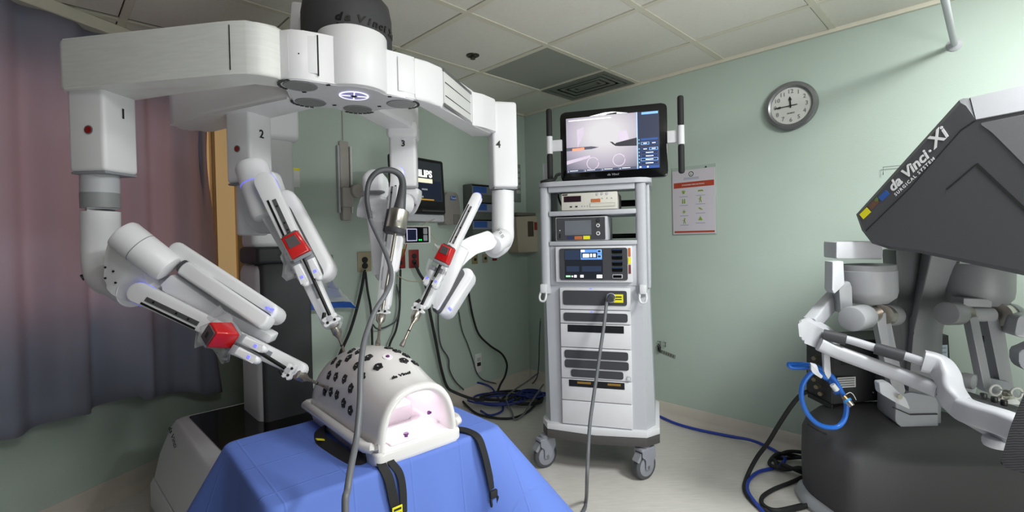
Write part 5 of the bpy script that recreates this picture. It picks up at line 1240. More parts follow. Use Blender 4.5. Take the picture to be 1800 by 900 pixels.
bm = new(); prism(bm, fillet([V(p) + ZUP * .003 for p in bl], .01, 3), (0, 0, .148), .012, 3); obj('link_head', bm, WHITE, arm4)
sj_column(arm4, c4, 1.557, 1.965, .122, .25, '4', None)
ax4 = V((math.cos(.25), math.sin(.25), 0)); 
number(arm4, '4', V((c4.x, c4.y, V((-0.0626, 2.2700, 1.7442)).z)) + V((ax4.y, -ax4.x, 0)) *   .061 - ax4 * .034, V((ax4.y, -ax4.x, 0)), .046)
dot(arm4, V((c4.x, c4.y, 1.71)) + ax4 * .062 - V((ax4.y, -ax4.x, 0)) * .0, ax4, .007, MGREY)
t0 = V((-0.0382, 2.3300, 1.5618)); t1 = V((-0.0423, 2.3300, 1.3737))
bm = new(); tube(bm, [t0, t0.lerp(t1, .5), t1, (-0.0433, 2.3200, 1.3238), (-0.0595, 2.2800, 1.2914), (-0.0847, 2.2200, 1.2767)], .0535, 28, 6); obj('elbow_pipe', bm, WHITE, arm4, angle=60)
u0, u1 = V((-0.0370, 2.2700, 1.3181)), V((-0.0878, 2.1700, 1.2854))
bm = new(); cyl(bm, u0, u1, .048, .046, .010, 32); obj('shoulder_drum', bm, WHITE, arm4)
lettering('II II III', (-0.0678, 2.1600, 1.3545), (.5, 0, -.8), (.8, 0, .5), .02, INK, arm4, 'label')
bm = new(); prism(bm, fillet([(-0.2378, 2.0000, 1.2934), (-0.1796, 2.0500, 1.3256), (-0.1064, 2.1600, 1.3528), (-0.0611, 2.1600, 1.3132), (-0.0818, 2.1400, 1.2704), (-0.1542, 2.0800, 1.2510), (-0.1870, 2.0000, 1.2256), (-0.2204, 1.9500, 1.1891)], .015, 3), (0, .08, 0), .015, 3); obj('forearm', bm, WHITE, arm4)
n4 = V((-.25, -.96, .1)).normalized()
bm = new(); bar(bm, (-0.1900, 1.9200, 1.1744), (-0.2741, 1.8800, 1.0492), .030, .034, n4, .09, .015, seg=4); obj('link_cover', bm, WHITE, arm4)
bm = new(); bar(bm, (-0.2149, 1.9000, 1.1855), (-0.2978, 1.8600, 1.0504), .019, .019, n4, .05, .004); obj('cover_gap', bm, GAP, arm4)
bm = new(); prism(bm, fillet([(-0.2101, 1.8800, 1.2943), (-0.1705, 1.8800, 1.2688), (-0.2449, 1.8400, 1.1158), (-0.2928, 1.8400, 1.0378), (-0.3164, 1.8400, 1.0603), (-0.2747, 1.8400, 1.1559)], .01, 3), (0, .05, 0), .006, 2); obj('link_cover', bm, WHITE, arm4)
for p in [(-0.2443, 1.8400, 1.0477)]: 
    bm = new(); obox(bm, p, (.5, 0, -.7), (0, 1, 0), (.7, 0, .5), .016, .02, .008, .002); obj('cover_light', bm, LED, arm4)
r0, r1 = V((-0.1343, 1.8200, 1.4772)), V((-0.3204, 1.7000, 1.0923))
A4, S4_, N4 = tool_rail(arm4, r0, r1, .0185, .018, n4, .04, 1, (.10, .46), .55, -.15, .4)
carriage(arm4, V((-0.2676, 1.6900, 1.2013)), A4, S4_, N4, .05, .013, .018)
ce4 = V((-0.3262, 1.6650, 1.0772))
instrument('red instrument housing on the right arm below the white pipe', V((-0.2345, 1.6800, 1.2633)), A4, S4_, N4, (.058, .052, .045), ce4, .15)
wrap_film('clear plastic film under the red housing on right arm', [(-0.2967, 1.6800, 1.2547), (-0.3056, 1.6800, 1.2188), (-0.3066, 1.6800, 1.1788), (-0.2871, 1.6800, 1.1584), (-0.2591, 1.6800, 1.1577), (-0.2346, 1.6800, 1.1772), (-0.2255, 1.6800, 1.2211)], [(-0.2739, 1.6600, 1.2352), (-0.2823, 1.6600, 1.2156), (-0.2829, 1.6600, 1.1919), (-0.2713, 1.6600, 1.1797), (-0.2594, 1.6600, 1.1834), (-0.2472, 1.6600, 1.1950), (-0.2428, 1.6600, 1.2147)], 15, .006)
wrap_film('clear plastic curl beside the red housing on right arm', [(-0.2747, 1.7000, 1.3060), (-0.2669, 1.7000, 1.2937), (-0.2466, 1.7000, 1.2973)], [(-0.2580, 1.6900, 1.2655), (-0.2499, 1.6900, 1.2693), (-0.2416, 1.6900, 1.2772)], 16, .005)
clamp(arm4, ce4 + N4 * .004, A4, S4_, N4, .020)
cannula('cannula entering the top right of the training torso', V((-0.3314, 1.6600, 1.0681)), V((-0.3741, 1.5850, 0.9630)), A4, S4_, N4)

# ---------------------------------------------------------------- blue draped table and training torso
PX = V((.749, .663, 0)).normalized(); PDV = V((-PX.y, PX.x, 0)); PH0 = V((-.359, 1.206, .74))
PM = Matrix((PX, PDV, ZUP)).transposed().to_4x4(); PM.translation = PH0
def pobj(name, bm, m, parent, **k): return obj(name, bm, m, parent, M=PM, **k)
TX0, TX1, TD0, TD1 = -.25, .40, -.015, .45
table = thing('table', 'small table hidden under the blue drape below the torso', 'table', PM @ V((.05, .2, -.74)))
bm = new(); box(bm, TX0 + .01, TX1 - .01, TD0 + .01, TD1 - .01, -.035, -.006, .004); pobj('tabletop', bm, LGREY, table)
for x in (TX0 + .05, TX1 - .05):
    for d in (TD0 + .05, TD1 - .05):
        bm = new(); cyl(bm, (x, d, -.74), (x, d, -.035), .014, n=14); pobj('leg', bm, ALU, table)

drm = bpy.data.materials.new('blue_drape_cloth'); drm.use_nodes = True; n_ = drm.node_tree; pbd = n_.nodes['Principled BSDF']
pbd.inputs['Base Color'].default_value = srgb('#607cce') + (1,); pbd.inputs['Roughness'].default_value = .8
tc_ = n_.nodes.new('ShaderNodeTexCoord'); mp_ = n_.nodes.new('ShaderNodeMapping'); mp_.inputs['Rotation'].default_value = (0, 0, -math.atan2(PX.y, PX.x))
bk = n_.nodes.new('ShaderNodeTexBrick'); bk.offset = 0; bk.inputs['Scale'].default_value = 1; bk.inputs['Brick Width'].default_value = .155; bk.inputs['Row Height'].default_value = .17; bk.inputs['Mortar Size'].default_value = .004; bk.inputs['Mortar Smooth'].default_value = 1
nz_ = n_.nodes.new('ShaderNodeTexNoise'); nz_.inputs['Scale'].default_value = 14; nz_.inputs['Detail'].default_value = 3
ad_ = n_.nodes.new('ShaderNodeMath'); ad_.operation = 'MULTIPLY_ADD'; ad_.inputs[1].default_value = .8
bp_ = n_.nodes.new('ShaderNodeBump'); bp_.inputs['Strength'].default_value = .3; bp_.inputs['Distance'].default_value = .004
n_.links.new(tc_.outputs['Object'], mp_.inputs[0]); n_.links.new(mp_.outputs[0], bk.inputs['Vector']); n_.links.new(mp_.outputs[0], nz_.inputs['Vector'])
n_.links.new(nz_.outputs['Fac'], ad_.inputs[0]); n_.links.new(bk.outputs['Fac'], ad_.inputs[2]); n_.links.new(ad_.outputs[0], bp_.inputs['Height']); n_.links.new(bp_.outputs[0], pbd.inputs['Normal'])
# outline of the table top, corners rounded, then rings falling and flaring outwards
out = fillet([(TX0, TD0, 0), (TX1, TD0, 0), (TX1, TD1, 0), (TX0, TD1, 0)], .03, 8)
dense = []
for i, p in enumerate(out):
    q = out[(i + 1) % len(out)]; m = max(1, int((q - p).length / .012))
    dense += [p.lerp(q, k / m) for k in range(m)]
N = len(dense); ctr_ = V(((TX0 + TX1) / 2, (TD0 + TD1) / 2, 0))
nrm_ = []
for i in range(N):
    t = dense[(i + 1) % N] - dense[i - 1]; n = V((t.y, -t.x, 0)).normalized(); nrm_.append(n)
corners = [(V((TX0, TD0, 0)), .40), (V((TX1, TD0, 0)), .62), (V((TX1, TD1, 0)), .35), (V((TX0, TD1, 0)), .40)]
bm = new(); rings = []
for f in (0.02, .2, .4, .6, .78, .9, .97, 1.0): rings.append([ctr_.lerp(p, f) + ZUP * (.001 * math.sin(p.x * 30 * f) * f) for p in dense])
for k in range(1, 19):
    h = .006 * k if k < 3 else .012 + (k - 2) * .029
    row = []
    for i, p in enumerate(dense):
        n = nrm_[i]; c = sum(w * math.exp(-((p - cc_).length / .085) ** 2) for cc_, w in corners)
        dirn = n.copy()
        for cc_, w in corners:
            g = math.exp(-((p - cc_).length / .06) ** 2); dirn += (cc_ - ctr_).normalized() * g
        dirn.normalize()
        s_ = i / N * 2 * math.pi
        wav = (.5 + .5 * math.sin(s_ * 11 + 1.2) * math.sin(s_ * 5 + .4)) * .10
        flare = .10 + c + wav
        hh = max(0, h - .004)
        row.append(p + dirn * (min(h, .006) + hh * flare) - ZUP * h)
    rings.append(row)
VR = [[bm.verts.new(p + ZUP * .0) for p in r] for r in rings]
bm.faces.new(VR[0])
for A, B in zip(VR, VR[1:]):
    for k in range(N): bm.faces.new((A[k], A[(k + 1) % N], B[(k + 1) % N], B[k]))
bmesh.ops.transform(bm, matrix=PM, verts=bm.verts)
drape = obj('drape', bm, drm, angle=180); tag(drape, 'blue surgical drape spread over the table in front', 'drape')
so_ = drape.modifiers.new('cloth', 'SOLIDIFY'); so_.thickness = .0015; so_.offset = -1

def dome_wh(d):
    # half width, centre line, height and squareness of the shell at distance d from the front rim
    import math
    t = min(max(d / 0.21, 0.0), 1.0); t = t * t * (3 - 2 * t)
    h = 0.185 + 0.058 * t
    if d > 0.27: h -= 0.052 * ((d - 0.27) / 0.19) ** 2
    w = 0.122 + 0.006 * t
    if d > 0.34: w += 0.006 * ((d - 0.34) / 0.12) ** 2
    return w, h, 2.5
def dome_xz(th, d):
    import math
    w, h, n = dome_wh(d)
    c, s = math.cos(th), math.sin(th)
    x = 0.129 - w * math.copysign(abs(c) ** (2 / n), c)
    return x, h * abs(s) ** (2 / n)

torso = thing('training_torso', 'white domed training torso dotted with black ports on the blue drape', 'torso', PM @ V((.129, .23, 0)))
shm = bpy.data.materials.new('torso_shell'); shm.use_nodes = True; n_ = shm.node_tree; pbt = n_.nodes['Principled BSDF']
pbt.inputs['Base Color'].default_value = srgb('#e4e2e2') + (1,); pbt.inputs['Roughness'].default_value = .28; pbt.inputs['Coat Weight'].default_value = .3
tr2 = n_.nodes.new('ShaderNodeBsdfTranslucent'); tr2.inputs[0].default_value = (.9, .75, .75, 1); ms2 = n_.nodes.new('ShaderNodeMixShader'); ms2.inputs[0].default_value = .05
n_.links.new(pbt.outputs[0], ms2.inputs[1]); n_.links.new(tr2.outputs[0], ms2.inputs[2]); n_.links.new(ms2.outputs[0], n_.nodes['Material Output'].inputs[0])
def sect(d, w=None, h=None, n=2.5, inset=0.0, cnt=44):
    W, H_, Nn = dome_wh(d); W = (w if w is not None else W - inset); H_ = (h if h is not None else H_ - inset)
    R = []
    for k in range(cnt + 1):
        th = math.pi * k / cnt; c, s = math.cos(th), math.sin(th)
        R.append(V((.129 - W * math.copysign(abs(c) ** (2 / Nn), c), d, .012 + (H_ - .012) * abs(s) ** (2 / Nn))))
    return R
bm = new(); secs = []
for d in (.468, .466, .46, .44, .40, .36, .32, .28, .24, .20, .17, .14, .11, .08, .05, .03, .012, .003): 
    ins = {.468: .02, .466: .010, .46: .004}.get(d, 0.0)
    secs.append(sect(d, inset=ins))
for d, w, h in ((-.003, .119, .182), (-.007, .114, .177), (-.008, .109, .172), (-.005, .104, .167), (.002, .1005, .1635), (.02, .099, .162)): secs.append(sect(d, w, h))
for d in (.05, .10, .15, .2, .28, .36, .44): secs.append(sect(d, inset=.014 if d > .06 else .02))
VS = [[bm.verts.new(p) for p in s] for s in secs]
for A, B in zip(VS, VS[1:]):
    for k in range(len(A) - 1): bm.faces.new((A[k], A[k + 1], B[k + 1], B[k]))
bm.faces.new(VS[0]); bm.faces.new(VS[-1])
shell = pobj('shell', bm, shm, torso, angle=60)
# base tray and the thick rim around it
bm = new(); prism(bm, fillet([(-.002, -.012, .0), (.260, -.012, .0), (.260, .462, .0), (-.002, .462, .0)], .02, 5), (0, 0, .034), .008, 3); pobj('base_tray', bm, shm, torso)
bm = new()
P_ = fillet([(-.012, .03, .034), (-.012, .482, .034), (.270, .482, .034), (.270, .03, .034)], .015, 4)
rimp = [(.012, .006), (-.004, .012), (-.013, .03), (-.014, .476), (-.006, .484), (.264, .484), (.272, .476), (.271, .03), (.262, .012), (.246, .006)]
for (xa, ya), (xb, yb) in zip(rimp, rimp[1:]):
    pass
tube(bm, [(x, y, .046) for x, y in rimp], .0135, 12, 1, False); pobj('rim_flange', bm, shm, torso)
tm = mat('torso_inner', '#efe6ec', .5, var=.03)
bm = new(); prism(bm, fillet([(.05, .15, .034), (.20, .15, .034), (.215, .40, .034), (.045, .40, .034)], .02, 4), (0, 0, .045), .012, 3); pad = pobj('tissue_pad', bm, tm, torso)
for x, d in ((.075, .19), (.075, .25), (.12, .21), (.12, .28), (.165, .19), (.165, .26)):
    bm = new(); cyl(bm, (x, d, .0785), (x, d, .081), .011, n=20); pobj('pad_dot', bm, mat('pad_dot', '#d3c2ca', .5), pad)
pur = mat('purple_knob', '#5a2a66', .35, var=.1)
def knob(p, nrm, r=.006):
    bm = new(); lathe(bm, p, nrm, [(.0, 0), (r * .6, .0), (r * .6, .004), (r, .006), (r * .9, .010), (0, .011)], 16); return pobj('knob', bm, pur, torso)
bm = new(); prism(bm, fillet([(.05, .012, .034), (.13, .012, .034), (.13, .06, .034), (.05, .06, .034)], .006, 3), (0, 0, .006), .001, 1); pobj('latch_plate', bm, tm, torso)
knob((.105, .03, .040), (0, 0, 1), .008); knob((.2215, .09, .06), (-1, 0, .2))
bm = new(); tube(bm, [(.222, .10, .13), (.224, .2, .135), (.223, .33, .138)], .0008, 6, 4); pobj('wire', bm, INK, torso)
lp_ = bpy.data.lights.new('endoscope_light', 'POINT'); lp_.energy = 2.2; lp_.color = (1, .82, .95); lp_.shadow_soft_size = .012
lo_ = bpy.data.objects.new('endoscope_light', lp_); COL.objects.link(lo_); lo_.location = PM @ V((.13, .2, .195))

def dome_p(th, d):
    x, z = dome_xz(th, d); return V((x, d, max(z, .012)))
def dome_frame(th, d):
    p = dome_p(th, d); a = dome_p(th + .02, d) - dome_p(th - .02, d); b = dome_p(th, d + .005) - dome_p(th, d - .005)
    n = b.cross(a).normalized()
    if n.dot(p - V((.129, d, .05))) < 0: n = -n
    return p, a.normalized(), n
portm = mat('port_black', '#17171a', .45, var=.15)
PORTS = [(0.672, 0.359), (0.672, 0.304), (0.698, 0.242), (0.619, 0.187), (0.411, 0.359), (0.437, 0.312), (0.437, 0.265), (0.385, 0.211), (0.359, 0.164), (0.906, 0.327), (0.984, 0.382), (1.063, 0.288), (0.984, 0.211), (1.245, 0.195), (1.245, 0.133), (0.880, 0.156), (1.297, 0.273), (1.271, 0.320), (1.792, 0.187), (1.714, 0.125), (1.923, 0.164), (2.001, 0.125), (1.740, 0.226)]
k_ = 0
for th, d in PORTS:
    p, a, n = dome_frame(th, d); b = n.cross(a).normalized()
    bm = new(); pts = []; ph = (k_ * 1.7) % 6.28
    for j in range(24):
        an = 2 * math.pi * j / 24; r = .0130 + .0022 * math.cos(5 * an + ph); pts.append(p - n * .003 + (a * math.cos(an) + b * math.sin(an)) * r)
    prism(bm, pts, n * .0065, .0015, 1); pr = pobj('port', bm, portm, torso)
    bm = new(); lathe(bm, p + n * .0035, n, [(.0058, 0), (.0052, .0016), (.0035, .0006), (0, .0003)], 14); pobj('port_slot', bm, RUBBER, pr)
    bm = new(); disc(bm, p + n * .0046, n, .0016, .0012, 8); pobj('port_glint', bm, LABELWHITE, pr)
    k_ += 1
(th, d), = [(1.532, 0.156)]
p, a, n = dome_frame(th, d); bm = new(); disc(bm, p, n, .014, .003, 24); wp_ = pobj('lit_port', bm, mat('lit_port', '#f4f0f4', .4), torso)  # white disc stands in for a port hole lit from inside
bm = new(); lathe(bm, p + PDV * 0 + n * .0015, n, [(.006, 0), (.005, .003), (0, .004)], 14); pobj('purple_plug', bm, pur, wp_)
L0 = [(1.297, 0.062), (1.688, 0.062)]
pa, pb = dome_p(*L0[0]), dome_p(*L0[1]); p, a, n = dome_frame((L0[0][0] + L0[1][0]) / 2, (L0[0][1] + L0[1][1]) / 2)
xd = (pb - pa).normalized(); n = (n - xd * n.dot(xd)).normalized(); yd = n.cross(xd)
me = text_mesh('da Vinci', (0, 0, 0), (1, 0, 0), (0, 1, 0), .016, bold=.0007, shear=.25, sx=1.15, align='CENTER', extrude=.0004)
tmx = Matrix((xd, yd, n)).transposed().to_4x4(); tmx.translation = p + n * .0012; me.transform(tmx); me.transform(PM); obj('lettering', me, INK, torso)

# straps
strapm = mat('strap_webbing', '#1a1a1d', .75, var=.2, scale=400, bump=.3, bscale=900)
def ribbon(bm, pts, wdir, w, t=.003, sub=6):
    path = catmull(pts, sub); wd = V(wdir).normalized(); R = []
    for i, p in enumerate(path):
        d = (path[min(i + 1, len(path) - 1)] - path[max(i - 1, 0)]).normalized(); wv_ = (wd - d * wd.dot(d)).normalized(); n = d.cross(wv_)
        R.append([bm.verts.new(p + wv_ * (a * w / 2) + n * (b * t / 2)) for a, b in ((-1, -1), (1, -1), (1, 1), (-1, 1))])
    for A, B in zip(R, R[1:]):
        for k in range(4): bm.faces.new((A[k], A[(k + 1) % 4], B[(k + 1) % 4], B[k]))
    bm.faces.new(R[0]); bm.faces.new(list(reversed(R[-1])))
def strap(label, pts, wdir, w, loc):
    s = thing('strap', label, 'strap', loc, 'black tie-down straps of the torso')
    bm = new(); ribbon(bm, pts, wdir, w); obj('webbing', bm, strapm, s, angle=50); return s
# front left strap hanging over the edge
w1 = [PM @ V(p) for p in ((.03, .03, .012), (.012, -.012, .008), (.018, -.036, -.02), (.024, -.046, -.07), (.030, -.054, -.12), (.033, -.062, -.2), (.034, -.07, -.29))]
s1_ = strap('black strap hanging over the table edge at the torso front left corner', w1, PX, .024, w1[1])
w1b = [PM @ V(p) for p in ((.05, .02, .012), (.036, -.014, .008), (.050, -.032, -.02), (.052, -.044, -.06), (.046, -.056, -.11))]
bm = new(); ribbon(bm, w1b, PX, .019); obj('webbing', bm, strapm, s1_, angle=50)
bm = new(); obox(bm, PM @ V((.029, -.056, -.100)), PX, ZUP, -PDV, .028, .026, .003, .001, 1); yt = obj('yellow_label', bm, YELLOW, s1_)
for dz in (.006, -.006):
    bm = new(); obox(bm, PM @ V((.029, -.058, -.100 + dz)), PX, ZUP, -PDV, .02, .005, .001); obj('print', bm, INK, yt)
# right strap with buckle
w2_ = [PM @ V(p) for p in ((.262, .04, .012), (.279, .035, .010), (.297, .012, .006), (.305, -.03, -.004), (.309, -.050, -.04), (.313, -.064, -.09), (.314, -.078, -.14))]
s2_ = strap('black strap with buckle hanging down right of the torso opening', w2_, PX * .9 + PDV * .3, .027, w2_[1])
bq = PM @ V((.314, -.084, -.152)); bm = new()
obox(bm, bq, PX, ZUP, -PDV, .026, .022, .010, .003)
for s in (-1, 1): prism(bm, fillet([bq + PX * (s * .010) - ZUP * .008, bq + PX * (s * .015) - ZUP * .008, bq + PX * (s * .012) - ZUP * .034, bq + PX * (s * .007) - ZUP * .03], .003), -PDV * .006, .001, 1)
obj('buckle', bm, RUBBER, s2_)
# left strap lying on the drape
w3 = [PM @ V(p) for p in ((.02, .36, .015), (-.022, .33, .006), (-.046, .26, .004), (-.042, .18, .005), (-.034, .10, .005), (-.012, .055, .010), (.02, .05, .012))]
s3_ = strap('black strap with yellow tag lying on the drape left of the torso', w3, ZUP * .5 + PX, .040, w3[2])
bm = new(); obox(bm, PM @ V((-.047, .245, .0115)), PDV, -PX * .8 + ZUP * .3, PX * .3 + ZUP * .8, .014, .03, .003, .001, 1); obj('yellow_label', bm, YELLOW, s3_)

# ---------------------------------------------------------------- surgeon console at the right
HA = V((.25, -.97, 0)).normalized(); HB = V((-HA.y, HA.x, 0))               # console front direction and its far side
con = thing('surgeon_console', 'dark and grey surgeon console with slanted hood at the right edge', 'console', (1.75, 1.95, 0))
hoodm = mat('hood_charcoal', '#4a4a4e', .6, var=.10, scale=300, bump=.22, bscale=650)
hoodl = mat('hood_lit_panel', '#8d8d92', .5, var=.06, scale=300, bump=.1, bscale=650)  # paler than the hood, standing in for light caught by the top bevel
hoodp = mat('hood_side_panel', '#77777b', .6, var=.08, scale=300, bump=.2, bscale=650)
INN = [(1.4427, 1.9894, 1.3797), (1.4487, 1.9664, 1.3177), (1.4592, 1.9255, 1.2709), (1.4738, 1.8688, 1.2509), (1.5041, 1.7514, 1.2375), (1.5718, 1.4885, 1.1821), (1.6235, 1.2879, 1.1356), (1.6313, 1.2578, 1.3066), (1.6240, 1.2860, 1.6655), (1.5460, 1.5887, 1.6721), (1.5389, 1.6163, 1.7269), (1.5352, 1.6306, 1.7406)]
OUT = [(1.4783, 2.0518, 1.3845), (1.4844, 2.0280, 1.3156), (1.4953, 1.9857, 1.2603), (1.5116, 1.9226, 1.2400), (1.5418, 1.8055, 1.2246), (1.6140, 1.5251, 1.1642), (1.6674, 1.3178, 1.1156), (1.6769, 1.2812, 1.3061), (1.6680, 1.3156, 1.7557), (1.5829, 1.6459, 1.7613), (1.5775, 1.6670, 1.7657), (1.5745, 1.6786, 1.7632)]
bm = new(); n = len(INN)
vi = [bm.verts.new(p) for p in INN]; vo = [bm.verts.new(p) for p in OUT]; vb = [bm.verts.new(V(p) + HB * .42) for p in OUT]; vc = [bm.verts.new(V(p) + HB * .47) for p in INN]
bm.faces.new(vi); bm.faces.new(list(reversed(vc)))
for A, B in ((vi, vo), (vo, vb), (vb, vc)):
    for k in range(n): bm.faces.new((A[k], A[(k + 1) % n], B[(k + 1) % n], B[k]))
hood = obj('hood', bm, hoodm, con, angle=28)
def hplate(name, pts, m, t=.004, bev=.001, off=0, parent=None):
    bm = new(); prism(bm, [V(p) - HB * (off + t) for p in pts], HB * (t + .004), bev, 1); return obj(name, bm, m, parent if parent is not None else con)
hplate('side_panel', fillet([(1.5483, 1.5796, 1.6587), (1.6214, 1.2961, 1.6579), (1.6210, 1.2976, 1.2768), (1.5926, 1.4081, 1.4196), (1.5765, 1.4705, 1.5082), (1.5567, 1.5472, 1.6232)], .01, 3), hoodp, .003, .002)
tp = [OUT[9], OUT[8], INN[8], INN[9]]
bm = new(); c_ = sum((V(p) for p in tp), V()) / 4; nn = (V(tp[1]) - V(tp[0])).cross(V(tp[3]) - V(tp[0])).normalized()
if nn.dot(HB) > 0: nn = -nn
prism(bm, [V(p) + nn * .003 for p in tp], -nn * .004, .001, 1); obj('top_panel', bm, hoodl, con)
seam = mat('hood_seam', '#1f1f21', .7)
def seam_line(pts, w, name='panel_seam'):
    bm = new()
    for a, b in zip(pts, pts[1:]):
        a, b = V(a), V(b); A = (b - a).normalized(); obox(bm, (a + b) / 2 - HB * .0005, A, A.cross(HB), HB, (b - a).length, w, .003)
    obj(name, bm, seam, con)
seam_line([(1.4505, 1.9594, 1.3129), (1.4938, 1.7911, 1.4709), (1.5354, 1.6297, 1.6498), (1.5452, 1.5917, 1.6710)], .003)
seam_line([(1.5239, 1.6745, 1.4519), (1.5461, 1.5882, 1.5273)], .004); seam_line([(1.5461, 1.5882, 1.5273), (1.5763, 1.4713, 1.3722), (1.6072, 1.3512, 1.2095)], .010)
# lettering along the rear strip
t0_, t1_ = [(1.4798, 1.8455, 1.4617), (1.5278, 1.6595, 1.6273)]
xd = (V(t1_) - V(t0_)).normalized(); yd = HB.cross(xd)
if yd.z < 0: yd = -yd
tn = -HB
def htext(s, p, size, bold, shear, sx, sp=1.0):
    me = text_mesh(s, (0, 0, 0), (1, 0, 0), (0, 1, 0), size, bold=bold, shear=shear, sx=sx, spacing=sp, extrude=.0006)
    M = Matrix((xd, tn.cross(xd), tn)).transposed().to_4x4(); M.translation = V(p) - HB * .0015; me.transform(M); obj('lettering', me, LOGOWHITE, con)
htext('da Vinci', [(1.4777, 1.8538, 1.4603)][0], .052, .0014, .25, 1.05); htext('.', [(1.5106, 1.7260, 1.5905)][0], .045, .0018, 0, 1)
htext('Xi', [(1.5148, 1.7098, 1.5996)][0], .066, .0016, .25, 1.0)
htext('SURGICAL SYSTEM', [(1.4808, 1.8415, 1.4438)][0], .0165, .0003, .1, 1.0, 1.4)
def hlabel(px, w, h, m, nm='label'):
    c = V(px); bm = new(); obox(bm, c - HB * .001, xd, tn.cross(xd), tn, w, h, .002); obj(nm, bm, m, con)
hlabel([(1.4501, 1.9608, 1.3852)][0], .042, .026, YELLOW); hlabel([(1.4591, 1.9260, 1.4197)][0], .042, .022, mat('label_warning', '#6a4a3c', .5, var=.5, scale=150)); hlabel([(1.4694, 1.8858, 1.4502)][0], .040, .022, LABELBLUE); hlabel([(1.4620, 1.9145, 1.4370)][0], .012, .012, mat('label_green', '#5a7a3a', .5))
# column
colm = mat('console_column_grey', '#7b7d80', .5, var=.05); cold = mat('console_column_shaded', '#4d4f52', .55, var=.05)  # darker copy paints the shade on the column's left face
bm = new(); prism(bm, fillet([(1.7430, 1.9800, 1.2503), (1.8606, 1.9800, 1.2241), (1.9864, 2.1200, 1.1422), (1.9052, 2.1200, 0.8605), (1.8953, 2.1200, 0.3827), (1.7583, 2.1200, 0.3857), (1.7505, 2.1200, 0.5897), (1.7762, 2.1200, 0.8557)], .01, 2), (.05, .16, 0), .012, 3); obj('column', bm, colm, con)
bm = new(); prism(bm, fillet([(1.6514, 2.0600, 1.2267), (1.8257, 2.0600, 1.2475), (1.8148, 2.1600, 0.8470), (1.7890, 2.1600, 0.3787), (1.6880, 2.1600, 0.5781), (1.7065, 2.1600, 0.8365), (1.7395, 2.1600, 1.0164)], .01, 2), (.05, .14, 0), .008, 2); obj('column_side', bm, cold, con)
bm = new(); prism(bm, fillet([(1.6761, 2.1000, 0.5877), (1.7415, 2.1000, 0.5963), (1.8667, 2.1000, 0.5734), (1.8650, 2.1000, 0.4069), (1.7494, 2.1000, 0.4044), (1.6747, 2.1000, 0.4666)], .008, 3), (.04, .16, 0), .008, 2); obj('column_foot', bm, MGREY, con)
bm = new(); prism(bm, [(1.6665, 2.0950, 0.5342), (1.7363, 2.0950, 0.5025), (1.8565, 2.0950, 0.5023), (1.8565, 2.0950, 0.4973), (1.7362, 2.0950, 0.4974), (1.6664, 2.0950, 0.5292)], (0, .01, 0)); obj('foot_seam', bm, seam, con)
# electronics box with connector bay and labels
bx = mat('electronics_black', '#242427', .5, var=.1); 
bm = new(); prism(bm, [(1.5342, 2.3000, 0.7843), (2.0969, 2.3000, 0.7994), (2.1104, 2.3000, 0.5015), (1.7640, 2.3000, 0.4953), (1.5301, 2.3000, 0.4756)], (.06, .20, 0), .004, 1); obj('electronics_box', bm, bx, con)
bm = new(); prism(bm, [(1.5063, 2.4600, 0.7799), (1.5342, 2.3000, 0.7843), (1.5301, 2.3000, 0.4756), (1.5022, 2.4600, 0.4853)], (.05, .03, 0), .004, 1); obj('connector_bay', bm, bx, con)
bm = new(); prism(bm, [(1.4959, 2.4400, 0.4919), (1.5235, 2.2900, 0.4793), (1.5232, 2.2900, 0.4573), (1.4955, 2.4400, 0.4685)], (.06, .02, 0), .003, 1); obj('bay_foot', bm, BLACK, con)
bm = new(); obox(bm, (1.5919, 2.2880, 0.5883), (1, .12, 0), ZUP, (.12, -1, 0), .095, .05, .003); obj('label', bm, LABELWHITE, con)
for k in range(4):
    bm = new(); obox(bm, V((1.5884, 2.2830, 0.5899)) + ZUP * (.016 - .011 * k), (1, .12, 0), ZUP, (.12, -1, 0), .085, .004, .001); obj('label_print', bm, INKGREY, con)
bm = new(); obox(bm, (2.0548, 2.2850, 0.6831), (1, .12, 0), ZUP, (.12, -1, 0), .045, .15, .003); obj('label', bm, mat('label_pale_blue', '#a9b6c4', .5), con)
for k in range(6):
    bm = new(); obox(bm, V((2.0512, 2.2810, 0.6842)) + ZUP * (.06 - .022 * k), (1, .12, 0), ZUP, (.12, -1, 0), .034, .007, .001); obj('label_print', bm, MGREY, con)
for p in [(1.5035, 2.3700, 0.6905), (1.5087, 2.3700, 0.6563), (1.5020, 2.3700, 0.5854), (1.5129, 2.3700, 0.5482), (1.5322, 2.3700, 0.5137), (1.4856, 2.3700, 0.6284)]:
    bm = new(); cyl(bm, p, V(p) + V((-.03, -.02, 0)), .010, n=14); obj('connector', bm, mat('connector_metal', '#7a725e', .35, .7), con)
for p in [(1.5428, 2.2850, 0.7545), (1.7064, 2.2850, 0.7509), (1.5291, 2.2850, 0.5412), (1.7175, 2.2850, 0.5371), (1.6236, 2.2850, 0.6761)]:
    bm = new(); disc(bm, p, (.1, -1, 0), .004, .003, 8); obj('screw', bm, MGREY, con)
bm = new()
for a in range(9):
    for b in range(6): obox(bm, V((1.5708, 2.2870, 0.7041)) + V((.011 * a, 0, 0)) + ZUP * (.011 * b - .03), (1, 0, 0), ZUP, (0, -1, 0), .006, .006, .002)
g_ = obj('vent_mesh', bm, GLOSSBLK, con); g_['kind'] = 'stuff'
